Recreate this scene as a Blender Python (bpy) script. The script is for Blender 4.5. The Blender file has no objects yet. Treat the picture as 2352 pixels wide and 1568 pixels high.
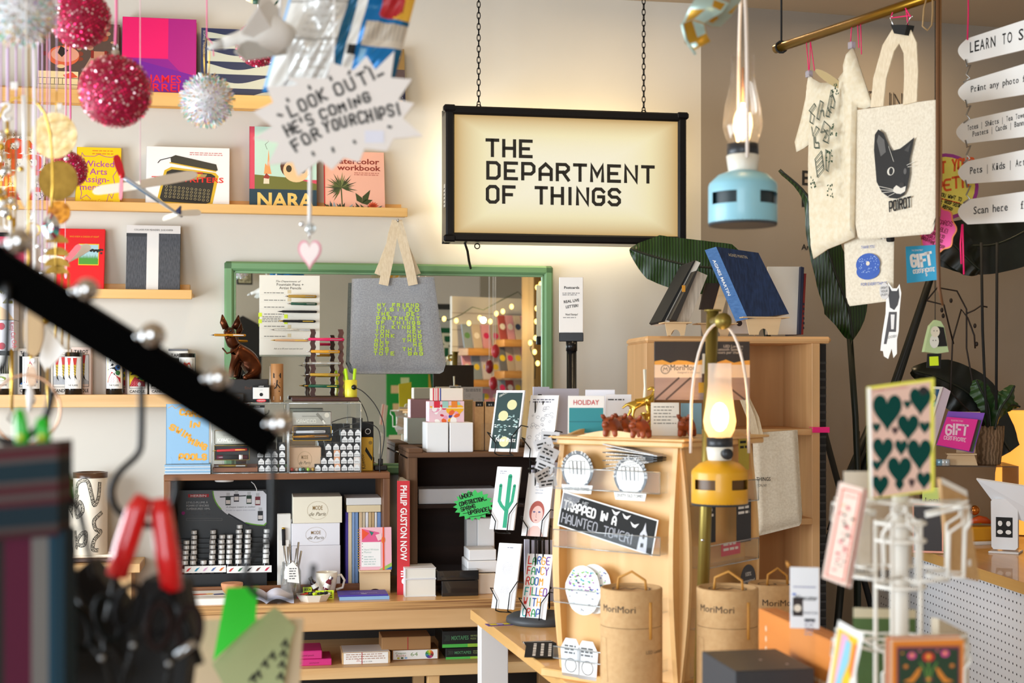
import bpy,bmesh,math,random
from mathutils import Vector,Matrix,noise
R=math.radians
PI=math.pi
S=bpy.context.scene
COL=S.collection
rnd=random.Random(7)
# --- camera, light, exposure
F=3267.0
CX,CY,EYE=1176.0,880.0,1.55
cam_d=bpy.data.cameras.new('camera')
cam=bpy.data.objects.new('camera',cam_d)
COL.objects.link(cam)
cam.location=(0,0,EYE)
cam.rotation_euler=(R(90),0,0)
cam_d.sensor_width=36.0
cam_d.lens=36.0*F/2352.0
cam_d.shift_y=(CY-784.0)/2352.0
cam_d.clip_start=0.05
cam_d.dof.use_dof=True
cam_d.dof.focus_distance=4.6
cam_d.dof.aperture_fstop=4.5
S.camera=cam
S.view_settings.view_transform='Standard'
S.view_settings.look='None'
S.view_settings.gamma=1.0
S.view_settings.use_curve_mapping=False
S.view_settings.exposure=0.45
W=bpy.data.worlds.new('world')
S.world=W
W.use_nodes=True
W.node_tree.nodes['Background'].inputs[0].default_value=(0.80,0.88,1.0,1)
W.node_tree.nodes['Background'].inputs[1].default_value=0.9
def area(name,loc,rot,sx,sy,power,col):
 l=bpy.data.lights.new(name,'AREA')
 l.shape='RECTANGLE';l.size=sx;l.size_y=sy
 l.energy=power;l.color=col
 o=bpy.data.objects.new(name,l)
 o.location=loc;o.rotation_euler=rot
 COL.objects.link(o)
 return o
area('window_daylight',(-2.72,2.45,1.45),(0,R(-90),0),1.35,2.7,106,(0.83,0.925,1.0))
area('shopfront_daylight',(-1.0,-2.86,1.7),(R(90),0,0),2.2,2.3,96,(0.83,0.925,1.0))
# --- materials
_M={}
def srgb(h):
 h=h.lstrip('#')
 if len(h)==3:h=''.join(c+c for c in h)
 c=[int(h[i:i+2],16)/255 for i in(0,2,4)]
 return tuple((x/12.92 if x<=0.04045 else((x+0.055)/1.055)**2.4)for x in c)
def mat(hexc,rough=0.6,metal=0.0,**k):
 """Plain principled material, cached by its arguments."""
 key=(hexc,rough,metal,tuple(sorted(k.items())))
 if key in _M:return _M[key]
 m=bpy.data.materials.new('m_'+hexc.strip('#'))
 m.use_nodes=True
 b=m.node_tree.nodes['Principled BSDF']
 b.inputs['Base Color'].default_value=(*srgb(hexc),1)
 b.inputs['Roughness'].default_value=rough
 b.inputs['Metallic'].default_value=metal
 if 'coat' in k:b.inputs['Coat Weight'].default_value=k['coat']
 if 'trans' in k:b.inputs['Transmission Weight'].default_value=k['trans']
 if 'alpha' in k:b.inputs['Alpha'].default_value=k['alpha']
 if 'sheen' in k:b.inputs['Sheen Weight'].default_value=k['sheen']
 if 'spec' in k:b.inputs['Specular IOR Level'].default_value=k['spec']
 if 'emit' in k:
  b.inputs['Emission Color'].default_value=(*srgb(k.get('ecol',hexc)),1)
  b.inputs['Emission Strength'].default_value=k['emit']
 if 'sss' in k:
  b.inputs['Subsurface Weight'].default_value=k['sss']
  b.inputs['Subsurface Scale'].default_value=0.02
 _M[key]=m
 return m
def nodes(m):
 nt=m.node_tree
 return nt,nt.nodes,nt.links,nt.nodes['Principled BSDF']
def textured(name,c1,c2,kind='noise',scale=8.0,stretch=(1,1,1),rough=0.6,metal=0.0,bump=0.0,lo=0.35,hi=0.65,detail=6.0,coord='Object',dist=0.0,c3=None,coat=0.0):
 """Two-tone procedural material driven by object coordinates."""
 if name in _M:return _M[name]
 m=bpy.data.materials.new(name);m.use_nodes=True
 nt,N,L,b=nodes(m)
 tc=N.new('ShaderNodeTexCoord');mp=N.new('ShaderNodeMapping')
 mp.inputs['Scale'].default_value=stretch
 L.new(tc.outputs[coord],mp.inputs['Vector'])
 if kind=='noise':
  t=N.new('ShaderNodeTexNoise');t.inputs['Scale'].default_value=scale;t.inputs['Detail'].default_value=detail
  t.inputs['Distortion'].default_value=dist;out=t.outputs['Fac']
 elif kind=='wave':
  t=N.new('ShaderNodeTexWave');t.inputs['Scale'].default_value=scale;t.inputs['Distortion'].default_value=dist
  t.inputs['Detail'].default_value=detail;t.inputs['Detail Scale'].default_value=1.5;out=t.outputs['Fac']
 elif kind=='voronoi':
  t=N.new('ShaderNodeTexVoronoi');t.inputs['Scale'].default_value=scale;out=t.outputs['Distance']
 elif kind=='cells':
  t=N.new('ShaderNodeTexVoronoi');t.inputs['Scale'].default_value=scale;out=t.outputs['Color']
 L.new(mp.outputs[0],t.inputs['Vector'])
 cr=N.new('ShaderNodeValToRGB')
 cr.color_ramp.elements[0].position=lo;cr.color_ramp.elements[0].color=(*srgb(c1),1)
 cr.color_ramp.elements[1].position=hi;cr.color_ramp.elements[1].color=(*srgb(c2),1)
 if c3:
  e=cr.color_ramp.elements.new((lo+hi)/2);e.color=(*srgb(c3),1)
 L.new(out,cr.inputs[0]);L.new(cr.outputs[0],b.inputs['Base Color'])
 b.inputs['Roughness'].default_value=rough;b.inputs['Metallic'].default_value=metal
 b.inputs['Coat Weight'].default_value=coat
 if bump:
  bp=N.new('ShaderNodeBump');bp.inputs['Strength'].default_value=bump;bp.inputs['Distance'].default_value=0.004
  L.new(out,bp.inputs['Height']);L.new(bp.outputs[0],b.inputs['Normal'])
 _M[name]=m
 return m
def wood(name,c1,c2,axis=0,scale=14.0,rough=0.5,coat=0.0,dist=2.5):
 st=[1,1,1];st[axis]=0.06
 return textured(name,c1,c2,'noise',scale*2.2,tuple(st),rough,0,0.08,0.3,0.72,5,'Object',dist*0.25,coat=coat)
def glass(name,tint='#ffffff',gloss=0.10,rough=0.02,dens=0.06):
 """Thin clear sheet: mostly transparent, with a fresnel-weighted gloss."""
 if name in _M:return _M[name]
 m=bpy.data.materials.new(name);m.use_nodes=True
 nt=m.node_tree;N=nt.nodes;L=nt.links;N.clear()
 o=N.new('ShaderNodeOutputMaterial');mx=N.new('ShaderNodeMixShader');tr=N.new('ShaderNodeBsdfTransparent')
 gl=N.new('ShaderNodeBsdfGlossy');lw=N.new('ShaderNodeLayerWeight');ad=N.new('ShaderNodeMath')
 df=N.new('ShaderNodeBsdfDiffuse');mx2=N.new('ShaderNodeMixShader')
 df.inputs[0].default_value=(*srgb(tint),1);mx2 .inputs[0].default_value=dens
 tr.inputs[0].default_value=(*srgb(tint),1);gl.inputs['Roughness'].default_value=rough
 lw.inputs[0].default_value=0.25;ad.operation='MULTIPLY_ADD';ad.inputs[1].default_value=0.22;ad.inputs[2].default_value=gloss
 ad.use_clamp=True
 L.new(lw.outputs['Fresnel'],ad.inputs[0]);L.new(ad.outputs[0],mx.inputs[0])
 L.new(tr.outputs[0],mx2 .inputs[1]);L.new(df.outputs[0],mx2 .inputs[2])
 L.new(mx2 .outputs[0],mx.inputs[1]);L.new(gl.outputs[0],mx.inputs[2]);L.new(mx.outputs[0],o.inputs[0])
 _M[name]=m
 return m
def emis(name,hexc,strength):
 if name in _M:return _M[name]
 m=bpy.data.materials.new(name);m.use_nodes=True
 nt=m.node_tree;N=nt.nodes;L=nt.links;N.clear()
 o=N.new('ShaderNodeOutputMaterial');e=N.new('ShaderNodeEmission')
 e.inputs[0].default_value=(*srgb(hexc),1);e.inputs[1].default_value=strength
 L.new(e.outputs[0],o.inputs[0]);_M[name]=m
 return m
WHITE=mat('#f1efec',0.55);BLACK=mat('#0d0d0f',0.45);INK=mat('#141414',0.8)
PAPER=mat('#f4f2ee',0.75);CREAM=mat('#ece6d6',0.75);PAGES=mat('#e8e4da',0.85)
CHROME=mat('#d9dadc',0.12,1.0);STEEL=mat('#b9bbbd',0.3,1.0);BRASS=mat('#8a7230',0.38,1.0)
GOLD=mat('#d9b04a',0.28,1.0);BLKMET=mat('#0e0e10',0.35,0.6,spec=0.3)
PLEX=glass('acrylic','#fdfeff',0.0,0.03,0.012)
KRAFT=textured('kraft','#c39a68','#d2ac7b','noise',90,(1,1,1),0.8,0,0,0.2,0.8)
OAK=wood('oak','#c9935c','#dfb07c',0);OAKV=wood('oak_v','#a97f52','#c39a6a',2)
PINE=wood('pine','#d8a86e','#e6c08a',0,9);MAPLE=wood('maple','#e3b878','#f0cd96',2,6)
BEECH=wood('beech','#e0b078','#efca98',0,10);WALNUT=wood('walnut','#3a2016','#573425',0,10)
LEDGE=wood('ledge_bamboo','#d99f50','#eabd76',0,10,0.45)
# --- mesh builder
_FT={}
def text_mesh(body,shear=0.0,off=0.0,space=1.0):
 key=(body,shear,off,space)
 if key in _FT:return _FT[key]
 cu=bpy.data.curves.new('t','FONT');cu.body=body;cu.shear=shear;cu.offset=off
 cu.space_character=space;cu.resolution_u=2;cu.fill_mode='FRONT'
 ob=bpy.data.objects.new('t',cu)
 me=bpy.data.meshes.new_from_object(ob)
 vs=[v.co.copy()for v in me.vertices];fs=[tuple(p.vertices)for p in me.polygons]
 bpy.data.meshes.remove(me);bpy.data.objects.remove(ob);bpy.data.curves.remove(cu)
 _FT[key]=(vs,fs)
 return vs,fs
SF={'A':'00,16,26,46x 00,26,40 12,32','B':'00,06,36,45,44,33,03 33,42,41,30,00','C':'45,36,16,05,01,10,30,41','D':'00,06,36,45,41,30,00','E':'46,06,00,40 03,33','F':'46,06,00 03,33','G':'45,36,16,05,01,10,30,41,43,23','H':'00,06 40,46 03,43','I':'20,26','J':'46,41,30,10,01','K':'00,06 46,03,40','L':'06,00,40','M':'00,06,22,46,40','N':'00,06,40,46','O':'01,05,16,36,45,41,30,10,01','P':'00,06,36,45,43,32,02','Q':'01,05,16,36,45,41,30,10,01 22,40','R':'00,06,36,45,44,33,03 23,40','S':'45,36,16,05,04,13,33,42,41,30,10,01','T':'06,46 26,20','U':'06,01,10,30,41,46','V':'06,20,46','W':'06,10,24,30,46','X':'00,46 06,40','Y':'06,23,46 23,20','Z':'06,46,00,40','0':'01,05,16,36,45,41,30,10,01','1':'15,26,20','2':'05,16,36,45,44,00,40','3':'06,46,23,33,42,41,30,10,01','4':'30,36,02,42','5':'46,06,04,34,43,41,30,10,01','6':'36,15,01,10,30,41,42,33,03','7':'06,46,20','8':'13,04,05,16,36,45,44,33,13,02,01,10,30,41,42,33','9':'10,31,45,36,16,05,04,13,43','!':'26,22 21,20','-':'13,33','+':'13,33 24,22','.':'20,21',',':'21,10',"'":'26,24','"':'16,14 36,34','&':'40,15,26,35,02,10,30,42','$':'45,36,16,05,04,13,33,42,41,30,10,01 27,2-','/':'00,46','@':'42,33,13,12,21,42,45,36,16,05,01,10,40','(':'36,24,22,30',')':'16,24,22,10','?':'05,16,36,45,23,22 21,20','|':'27,2-','%':'00,46'}
SF['A']='00,04,26,44,40 02,42'
class MB:
 def __init__(s):
  s.v=[];s.f=[];s.mi=[];s.ms=[];s.sm=[];s.M=Matrix()
 def m(s,m):
  if m not in s.ms:s.ms.append(m)
  return s.ms.index(m)
 def at(s,*a,rz=0.0,rx=0.0,ry=0.0,sc=None):
  s.M=Matrix.Translation(Vector(a)if a else Vector())@Matrix.Rotation(rz,4,'Z')@Matrix.Rotation(ry,4,'Y')@Matrix.Rotation(rx,4,'X')
  if sc:s.M=s.M@Matrix.Diagonal((*sc,1))
  return s
 def add(s,vs,fs,m,smooth=False):
  n=len(s.v);i=s.m(m)
  s.v+=[s.M@Vector(v)for v in vs]
  for f in fs:
   s.f.append(tuple(n+k for k in f));s.mi.append(i);s.sm.append(smooth)
  return s
 def box(s,x0,x1,y0,y1,z0,z1,m,b=0.0):
  if b<=0:
   vs=[(x,y,z)for x in(x0,x1)for y in(y0,y1)for z in(z0,z1)]
   return s.add(vs,[(0,1,3,2),(4,6,7,5),(0,4,5,1),(2,3,7,6),(0,2,6,4),(1,5,7,3)],m)
  vs=[];ix={}
  lim=((x0,x1),(y0,y1),(z0,z1))
  for i in(0,1):
   for j in(0,1):
    for k in(0,1):
     c=[lim[0][i],lim[1][j],lim[2][k]];sg=[(1,-1)[i],(1,-1)[j],(1,-1)[k]]
     for a in range(3):
      p=c[:]
      for q in range(3):
       if q!=a:p[q]+=sg[q]*b
      ix[(i,j,k,a)]=len(vs);vs.append(p)
  fs=[]
  for a in range(3):
   o=[q for q in range(3)if q!=a]
   for e in(0,1):
    loop=[]
    for(p,q)in((0,0),(1,0),(1,1),(0,1)):
     c=[0,0,0];c[a]=e;c[o[0]]=p;c[o[1]]=q
     loop.append(ix[(*c,a)])
    fs.append(tuple(loop))
  for a in range(3):
   o=[q for q in range(3)if q!=a]
   for p in(0,1):
    for q in(0,1):
     c0=[0,0,0];c0[o[0]]=p;c0[o[1]]=q;c1=c0[:];c1[a]=1
     fs.append((ix[(*c0,o[0])],ix[(*c1,o[0])],ix[(*c1,o[1])],ix[(*c0,o[1])]))
  for i in(0,1):
   for j in(0,1):
    for k in(0,1):
     fs.append((ix[(i,j,k,0)],ix[(i,j,k,1)],ix[(i,j,k,2)]))
  return s.add(vs,fs,m)
 def tube(s,pts,r,m,n=8,caps=True,closed=False):
  pts=[Vector(p)for p in pts];N=len(pts)
  rs=r if isinstance(r,(list,tuple))else[r]*N
  vs=[];fs=[];up=None
  for i in range(N):
   if closed:d=pts[(i+1)%N]-pts[i-1]
   else:d=pts[min(i+1,N-1)]-pts[max(i-1,0)]
   if d.length<1e-9:d=Vector((0,0,1))
   d.normalize()
   if up is None:
    up=Vector((0,0,1))if abs(d.z)<0.9 else Vector((1,0,0))
   a=d.cross(up)
   if a.length<1e-6:a=d.orthogonal()
   a.normalize();up=a.cross(d).normalized()
   for k in range(n):
    t=2*PI*k/n
    vs.append(pts[i]+(a*math.cos(t)+up*math.sin(t))*rs[i])
  for i in range(N if closed else N-1):
   j=(i+1)%N
   for k in range(n):
    fs.append((i*n+k,i*n+(k+1)%n,j*n+(k+1)%n,j*n+k))
  if caps and not closed:
   fs.append(tuple(range(n))[::-1]);fs.append(tuple((N-1)*n+k for k in range(n)))
  return s.add(vs,fs,m,True)
 def lathe(s,prof,m,n=32,cap=True):
  vs=[];fs=[]
  for(r,z)in prof:
   for k in range(n):
    t=2*PI*k/n;vs.append((r*math.cos(t),r*math.sin(t),z))
  for i in range(len(prof)-1):
   for k in range(n):
    fs.append((i*n+k,i*n+(k+1)%n,(i+1)*n+(k+1)%n,(i+1)*n+k))
  s.add(vs,fs,m,True)
  if cap:
   if prof[0][0]>1e-5:s.add([vs[k]for k in range(n)],[tuple(range(n))[::-1]],m)
   if prof[-1][0]>1e-5:s.add([vs[(len(prof)-1)*n+k]for k in range(n)],[tuple(range(n))],m)
  return s
 def cyl(s,r,z0,z1,m,n=24,b=0.0):
  if b:return s.lathe([(r-b,z0),(r,z0+b),(r,z1-b),(r-b,z1)],m,n)
  return s.lathe([(r,z0),(r,z1)],m,n)
 def ball(s,c,r,m,n=16,sq=(1,1,1)):
  vs=[];fs=[];h=n//2
  for i in range(h+1):
   p=PI*i/h
   for k in range(n):
    t=2*PI*k/n
    vs.append((c[0]+r*sq[0]*math.sin(p)*math.cos(t),c[1]+r*sq[1]*math.sin(p)*math.sin(t),c[2]+r*sq[2]*math.cos(p)))
  for i in range(h):
   for k in range(n):
    fs.append((i*n+k,(i+1)*n+k,(i+1)*n+(k+1)%n,i*n+(k+1)%n))
  return s.add(vs,fs,m,True)
 def flat(s,pts,m,y=0.0):
  return s.add([(p[0],y,p[1])for p in pts],[tuple(range(len(pts)))],m)
 def rect(s,x0,z0,x1,z1,m,y=0.0):
  return s.flat([(x0,z0),(x1,z0),(x1,z1),(x0,z1)],m,y)
 def disc(s,x,z,r,m,y=0.0,n=20,q=1.0,a0=0.0,a1=2*PI,rot=0.0):
  full=abs(a1-a0)>6.28
  P=[]
  for k in range(n if full else n+1):
   t=a0+(a1-a0)*k/n
   a,b=r*math.cos(t),r*q*math.sin(t)
   P.append((x+a*math.cos(rot)-b*math.sin(rot),z+a*math.sin(rot)+b*math.cos(rot)))
  return s.flat(P,m,y)
 def prism(s,pts,y0,y1,m,side=None):
  n=len(pts);side=side or m
  s.add([(p[0],y0,p[1])for p in pts],[tuple(range(n))],m)
  s.add([(p[0],y1,p[1])for p in pts],[tuple(range(n))[::-1]],m)
  vs=[(p[0],y,p[1])for y in(y0,y1)for p in pts]
  return s.add(vs,[(k,k+n,(k+1)%n+n,(k+1)%n)for k in range(n)],side)
 def stroke(s,pts,w,m,y=0.0,ends=0.0):
  pts=[Vector((p[0],p[1]))for p in pts];N=len(pts)
  if N<2:return s
  closed=(pts[0]-pts[-1]).length<1e-7 and N>2
  L=[];Rr=[]
  for i in range(N):
   a=pts[i]-pts[i-1]if i else(pts[-1]-pts[-2]if closed else pts[1]-pts[0])
   b=pts[i+1]-pts[i]if i<N-1 else(pts[1]-pts[0]if closed else a)
   if a.length<1e-9:a=b
   if b.length<1e-9:b=a
   a=a.normalized();b=b.normalized()
   na=Vector((-a.y,a.x));nb=Vector((-b.y,b.x));nn=na+nb
   if nn.length<0.3:nn=na
   nn.normalize();k=w/2/max(0.5,nn.dot(na))
   p=pts[i].copy()
   if not closed and ends:
    if i==0:p-=a*ends
    if i==N-1:p+=a*ends
   L.append(p+nn*k);Rr.append(p-nn*k)
  vs=[(p.x,y,p.y)for p in L]+[(p.x,y,p.y)for p in Rr]
  return s.add(vs,[(i,N+i,N+i+1,i+1)for i in range(N-1)],m)
 def text(s,body,x,z,h,m,y=0.0,al='l',rot=0.0,shear=0.0,off=0.0,sx=1.0,space=1.0,fit=None):
  """Printed lettering, cap height h, baseline at z."""
  vs,fs=text_mesh(body,shear,off,space)
  if not vs:return s
  k=h/0.70
  xs=[v.x for v in vs];x0,x1=min(xs),max(xs)
  wd=(x1-x0)*k*sx
  if fit and wd>0:sx*=fit/wd;wd=fit
  ox={'l':0,'c':-wd/2,'r':-wd}[al]
  c,sn=math.cos(rot),math.sin(rot);out=[]
  for v in vs:
   a=(v.x-x0)*k*sx+ox;b=v.y*k
   out.append((x+a*c-b*sn,y,z+a*sn+b*c))
  return s.add(out,fs,m)
 def pen(s,body,x,z,h,m,y=0.0,al='l',w=None,asp=0.62,sp=0.35,rot=0.0,jit=0.0,serif=0.0,slant=0.0,fit=None,track=None):
  """Squared / hand lettering made of strokes, cap height h, baseline at z."""
  w=w or h*0.16;adv=h*asp*(1+sp);n=len(body)
  wid=lambda ch:(0.35 if ch in "I!.,'|" else 1.0)if track is None else 1.0
  tot=sum(wid(ch)*h*asp+h*asp*sp for ch in body)-h*asp*sp
  if fit:asp*=fit/tot;tot=fit
  cx={'l':0,'c':-tot/2,'r':-tot}[al]
  c,sn=math.cos(rot),math.sin(rot)
  tr=lambda a,b:(x+a*c-b*sn,z+a*sn+b*c)
  for ch in body:
   cw=h*asp*wid(ch);st=SF.get(ch.upper())
   if st:
    jx,jz=(rnd.uniform(-1,1)*jit*h,rnd.uniform(-1,1)*jit*h)
    for pl in st.split():
     P=[]
     for q in pl.split(','):
      gx=int(q[0])/4;gz=(-0.5 if q[1]=='-' else int(q[1]))/6
      if wid(ch)<1:gx=0.5+(gx-0.5)*2
      a=cx+gx*cw+jx+rnd.uniform(-1,1)*jit*h*0.4+slant*gz*h
      b=gz*h+jz+rnd.uniform(-1,1)*jit*h*0.4
      P.append(tr(a,b))
     if jit and len(P)>3:
      for _ in(0,1):
       cl_=P[0]==P[-1];Q=[]if cl_ else[P[0]]
       for a_,b_ in zip(P,P[1:]):Q+=[(a_[0]*.75+b_[0]*.25,a_[1]*.75+b_[1]*.25),(a_[0]*.25+b_[0]*.75,a_[1]*.25+b_[1]*.75)]
       P=Q+([Q[0]]if cl_ else[P[-1]])
     s.stroke(P,w,m,y,w*0.45)
     if serif:
      for e in(P[0],P[-1]):
       s.stroke([(e[0]-serif*h*c,e[1]-serif*h*sn),(e[0]+serif*h*c,e[1]+serif*h*sn)],w,m,y)
   cx+=cw+h*asp*sp
  return s
 def build(s,name,parent=None,smooth_angle=None):
  me=bpy.data.meshes.new(name)
  me.from_pydata([tuple(v)for v in s.v],[],s.f)
  for x in s.ms:me.materials.append(x)
  me.polygons.foreach_set('material_index',s.mi)
  me.polygons.foreach_set('use_smooth',s.sm)
  me.update()
  o=bpy.data.objects.new(name,me);COL.objects.link(o)
  if parent:o.parent=parent
  return o
def tag(o,label=None,cat=None,group=None,kind=None):
 if label:o['label']=label
 if cat:o['category']=cat
 if group:o['group']=group
 if kind:o['kind']=kind
 return o
def thing(name,label,cat,loc=(0,0,0),rz=0.0,group=None,rx=0.0,ry=0.0):
 o=bpy.data.objects.new(name,None);o.empty_display_size=0.05;COL.objects.link(o)
 o.location=loc;o.rotation_euler=(rx,ry,rz)
 return tag(o,label,cat,group)
def solo(name,label,cat,mb,loc=(0,0,0),rz=0.0,group=None,rx=0.0,ry=0.0):
 o=mb.build(name);o.location=loc;o.rotation_euler=(rx,ry,rz)
 return tag(o,label,cat,group)
def struct(name,mb):
 return tag(mb.build(name),kind='structure')
def dup(root,loc,rz=None,label=None):
 r=root.copy();COL.objects.link(r);r.location=loc
 if rz is not None:r.rotation_euler=(root.rotation_euler.x,root.rotation_euler.y,rz)
 if label:r['label']=label
 for ch in list(root.children):
  c=ch.copy();COL.objects.link(c);c.parent=r
  for g in list(ch.children):
   d=g.copy();COL.objects.link(d);d.parent=c
 return r
def skin(name,verts,edges,radii,m,parent=None,sub=2,root=0):
 me=bpy.data.meshes.new(name);me.from_pydata(verts,edges,[]);me.materials.append(m)
 o=bpy.data.objects.new(name,me);COL.objects.link(o)
 o.modifiers.new('skin','SKIN').use_smooth_shade=True
 if not me.skin_vertices:bm=bmesh.new();bm.from_mesh(me);bm.verts.layers.skin.verify();bm.to_mesh(me);bm.free()
 for i,r in enumerate(radii):
  sv=me.skin_vertices[0].data[i];sv.radius=(r,r)if not isinstance(r,tuple)else r;sv.use_root=(i==root)
 md=o.modifiers.new('sub','SUBSURF');md.levels=sub;md.render_levels=sub
 if parent:o.parent=parent
 return o
def at(px,py,Y):
 return Vector(((px-CX)/F*Y,Y,EYE-(py-CY)/F*Y))
class Plane:
 """A vertical plane through world point p0 whose right-hand direction is turned by yaw."""
 def __init__(s,p0,yaw):
  s.p0=Vector(p0);s.yaw=yaw;s.t=Vector((math.cos(yaw),math.sin(yaw),0));s.n=Vector((math.sin(yaw),-math.cos(yaw),0))
 def off(s,v):return Plane(s.p0+s.n*v,s.yaw)
 def hit(s,px,py):
  d=Vector(((px-CX)/F,1,-(py-CY)/F));o=Vector((0,0,EYE))
  k=(s.p0-o).dot(s.n)/d.dot(s.n)
  return o+d*k
 def uz(s,px,py):
  h=s.hit(px,py);return((h-s.p0).dot(s.t),h.z)
 def P(s,u,z,v=0.0):
  q=s.p0+s.t*u+s.n*v;return Vector((q.x,q.y,z))
 def face(s,x0,y0,x1,y1,z=None):
  """Bottom-centre point, width, height of a pixel rectangle on this plane."""
  cy=(y0+y1)/2;a=s.hit(x0,cy);b=s.hit(x1,cy);cx=(x0+x1)/2
  p=s.hit(cx,y1);q=s.hit(cx,y0)
  if z is not None:p.z=z
  return p,(b-a).length,q.z-p.z
class PF(Plane):
 """A vertical working plane through the point seen at (px, py) at distance Y; calling it turns pixels into local (x, z)."""
 def __init__(s,px,py,Y,yaw=0.0):
  super().__init__(at(px,py,Y),yaw);s.loc=s.p0
 def __call__(s,px,py):
  h=s.hit(px,py);return((h-s.p0).dot(s.t),h.z-s.p0 .z)
 def px(s,n):return n/F*s.p0 .y
 def pts(s,*a):return[s(*q)for q in a]
 def p3(s,px,py,y=0.0):
  a=s(px,py);return Vector((a[0],y,a[1]))
YAW=R(10.0);YAWR=R(16.0)
BW=Plane((0,5.2,0),YAW)
_c=BW.hit(1610,CY)
RW=Plane((_c.x,_c.y,0),YAWR)
CEIL=2.97
# --- the room
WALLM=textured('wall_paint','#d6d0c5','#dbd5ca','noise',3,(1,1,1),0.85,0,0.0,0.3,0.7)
WALLR=textured('wall_paint_shaded','#958a7d','#9b9083','noise',3,(1,1,1),0.85,0,0.0,0.3,0.7)  # taupe paint, darkened so its colour also carries this wall's shade
CEILM=mat('#b5a085',0.9)
FLOORM=wood('floor_boards','#7d6a57','#94806a',0,6)
mb=MB();L0=BW.P(-2.6,0);C0=Vector((_c.x,_c.y,0));R0=RW.P(3.2,0)
def wallseg(a,b,th,m,h=CEIL):
 d=(b-a).normalized();n=Vector((-d.y,d.x,0))*th
 vs=[a,b,b+n,a+n]
 mb=MB();P=[(v.x,v.y,0)for v in vs]+[(v.x,v.y,h)for v in vs]
 mb.add(P,[(0,1,5,4),(1,2,6,5),(2,3,7,6),(3,0,4,7),(4,5,6,7),(3,2,1,0)],m)
 return mb
struct('wall_back',wallseg(L0,C0,0.15,WALLM))
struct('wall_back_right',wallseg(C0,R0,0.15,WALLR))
XL,XR,YB=L0 .x,R0 .x,-2.9
XL=-2.65
mb=MB().box(XL-0.3,XR+0.3,YB-0.3,7.0,-0.1,0.0,FLOORM);struct('floor',mb)
mb=MB().box(XL-0.3,XR+0.3,YB-0.3,7.0,CEIL,CEIL+0.1,CEILM);struct('ceiling',mb)
# left wall with a shop window
mb=MB()
mb.box(XL-0.15,XL,YB,1.0,0,CEIL,WALLM);mb.box(XL-0.15,XL,3.9,5.0,0,CEIL,WALLM)
mb.box(XL-0.15,XL,1.0,3.9,0,0.75,WALLM);mb.box(XL-0.15,XL,1.0,3.9,2.2,CEIL,WALLM)
struct('wall_left',mb)
mb=MB()
for y in(1.0,2.42,3.84):mb.box(XL-0.1,XL-0.04,y,y+0.06,0.75,2.2,WHITE)
for z in(0.75,2.14):mb.box(XL-0.1,XL-0.04,1.0,3.9,z,z+0.06,WHITE)
struct('window_1',mb)
# wall behind the camera with the shopfront
mb=MB();y0,y1=YB-0.15,YB
mb.box(XL-0.1,-2.15,y0,y1,0,CEIL,WALLM);mb.box(0.1,XR+0.2,y0,y1,0,CEIL,WALLM)
mb.box(-2.15,0.1,y0,y1,0,0.5,WALLM);mb.box(-2.15,0.1,y0,y1,2.9,CEIL,WALLM)
struct('wall_behind',mb)
mb=MB()
for x in(-2.15,-1.25,-0.3,0.05):mb.box(x,x+0.05,y0+0.02,y0+0.08,0.5,2.9,BLACK)
for z in(0.5,2.85):mb.box(-2.15,0.1,y0+0.02,y0+0.08,z,z+0.05,BLACK)
struct('window_2',mb)
mb=MB().box(XR,XR+0.15,YB-0.1,7.0,0,CEIL,WALLM);struct('wall_right',mb)
# unseen ceiling lamps, added to warm the upper walls
for i,(x,y)in enumerate(((-0.75,4.55),(0.5,4.72),(1.5,5.05))):
 solo('added_ceiling_lamp','added warm ceiling lamp, %s one in the row over the desk'%('nearest the window','middle','farthest from the window')[i],'lamp',MB().cyl(0.09,-0.03,0,WHITE,24,0.004),(x,y,CEIL-0.001),0,'added warm ceiling lamps')
 area('added_ceiling_glow',(x,y,CEIL-0.035),(0,0,0),0.16,0.16,(2.2,2.4,5.0)[i],(1.0,0.74,0.43))
pl=BW.off(0.24)
p,w,h=pl.face(1048,270,1562,538)
sg=thing('lightbox_sign','black framed light box sign with glowing cream face hung on two chains','sign',(p.x,p.y,p.z),YAW)
fr_=0.030;D=0.115
face_m=_M.setdefault('sign_face',bpy.data.materials.new('sign_face'))
face_m.use_nodes=True
nt,N,L,b=nodes(face_m)
tc=N.new('ShaderNodeTexCoord');mp=N.new('ShaderNodeMapping');mp.inputs['Rotation'].default_value=(0,R(45),0);mp.inputs['Scale'].default_value=(1,1,1)
wv=N.new('ShaderNodeTexWave');wv.inputs['Scale'].default_value=110;wv.bands_direction='X'
gr=N.new('ShaderNodeVectorMath');gr.operation='ABSOLUTE'
L.new(tc.outputs['Object'],mp.inputs[0]);L.new(mp.outputs[0],wv.inputs['Vector'])
mr=N.new('ShaderNodeMapRange');mr.inputs[3].default_value=0.72;mr.inputs[4].default_value=1.0
L.new(wv.outputs['Fac'],mr.inputs[0])
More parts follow.
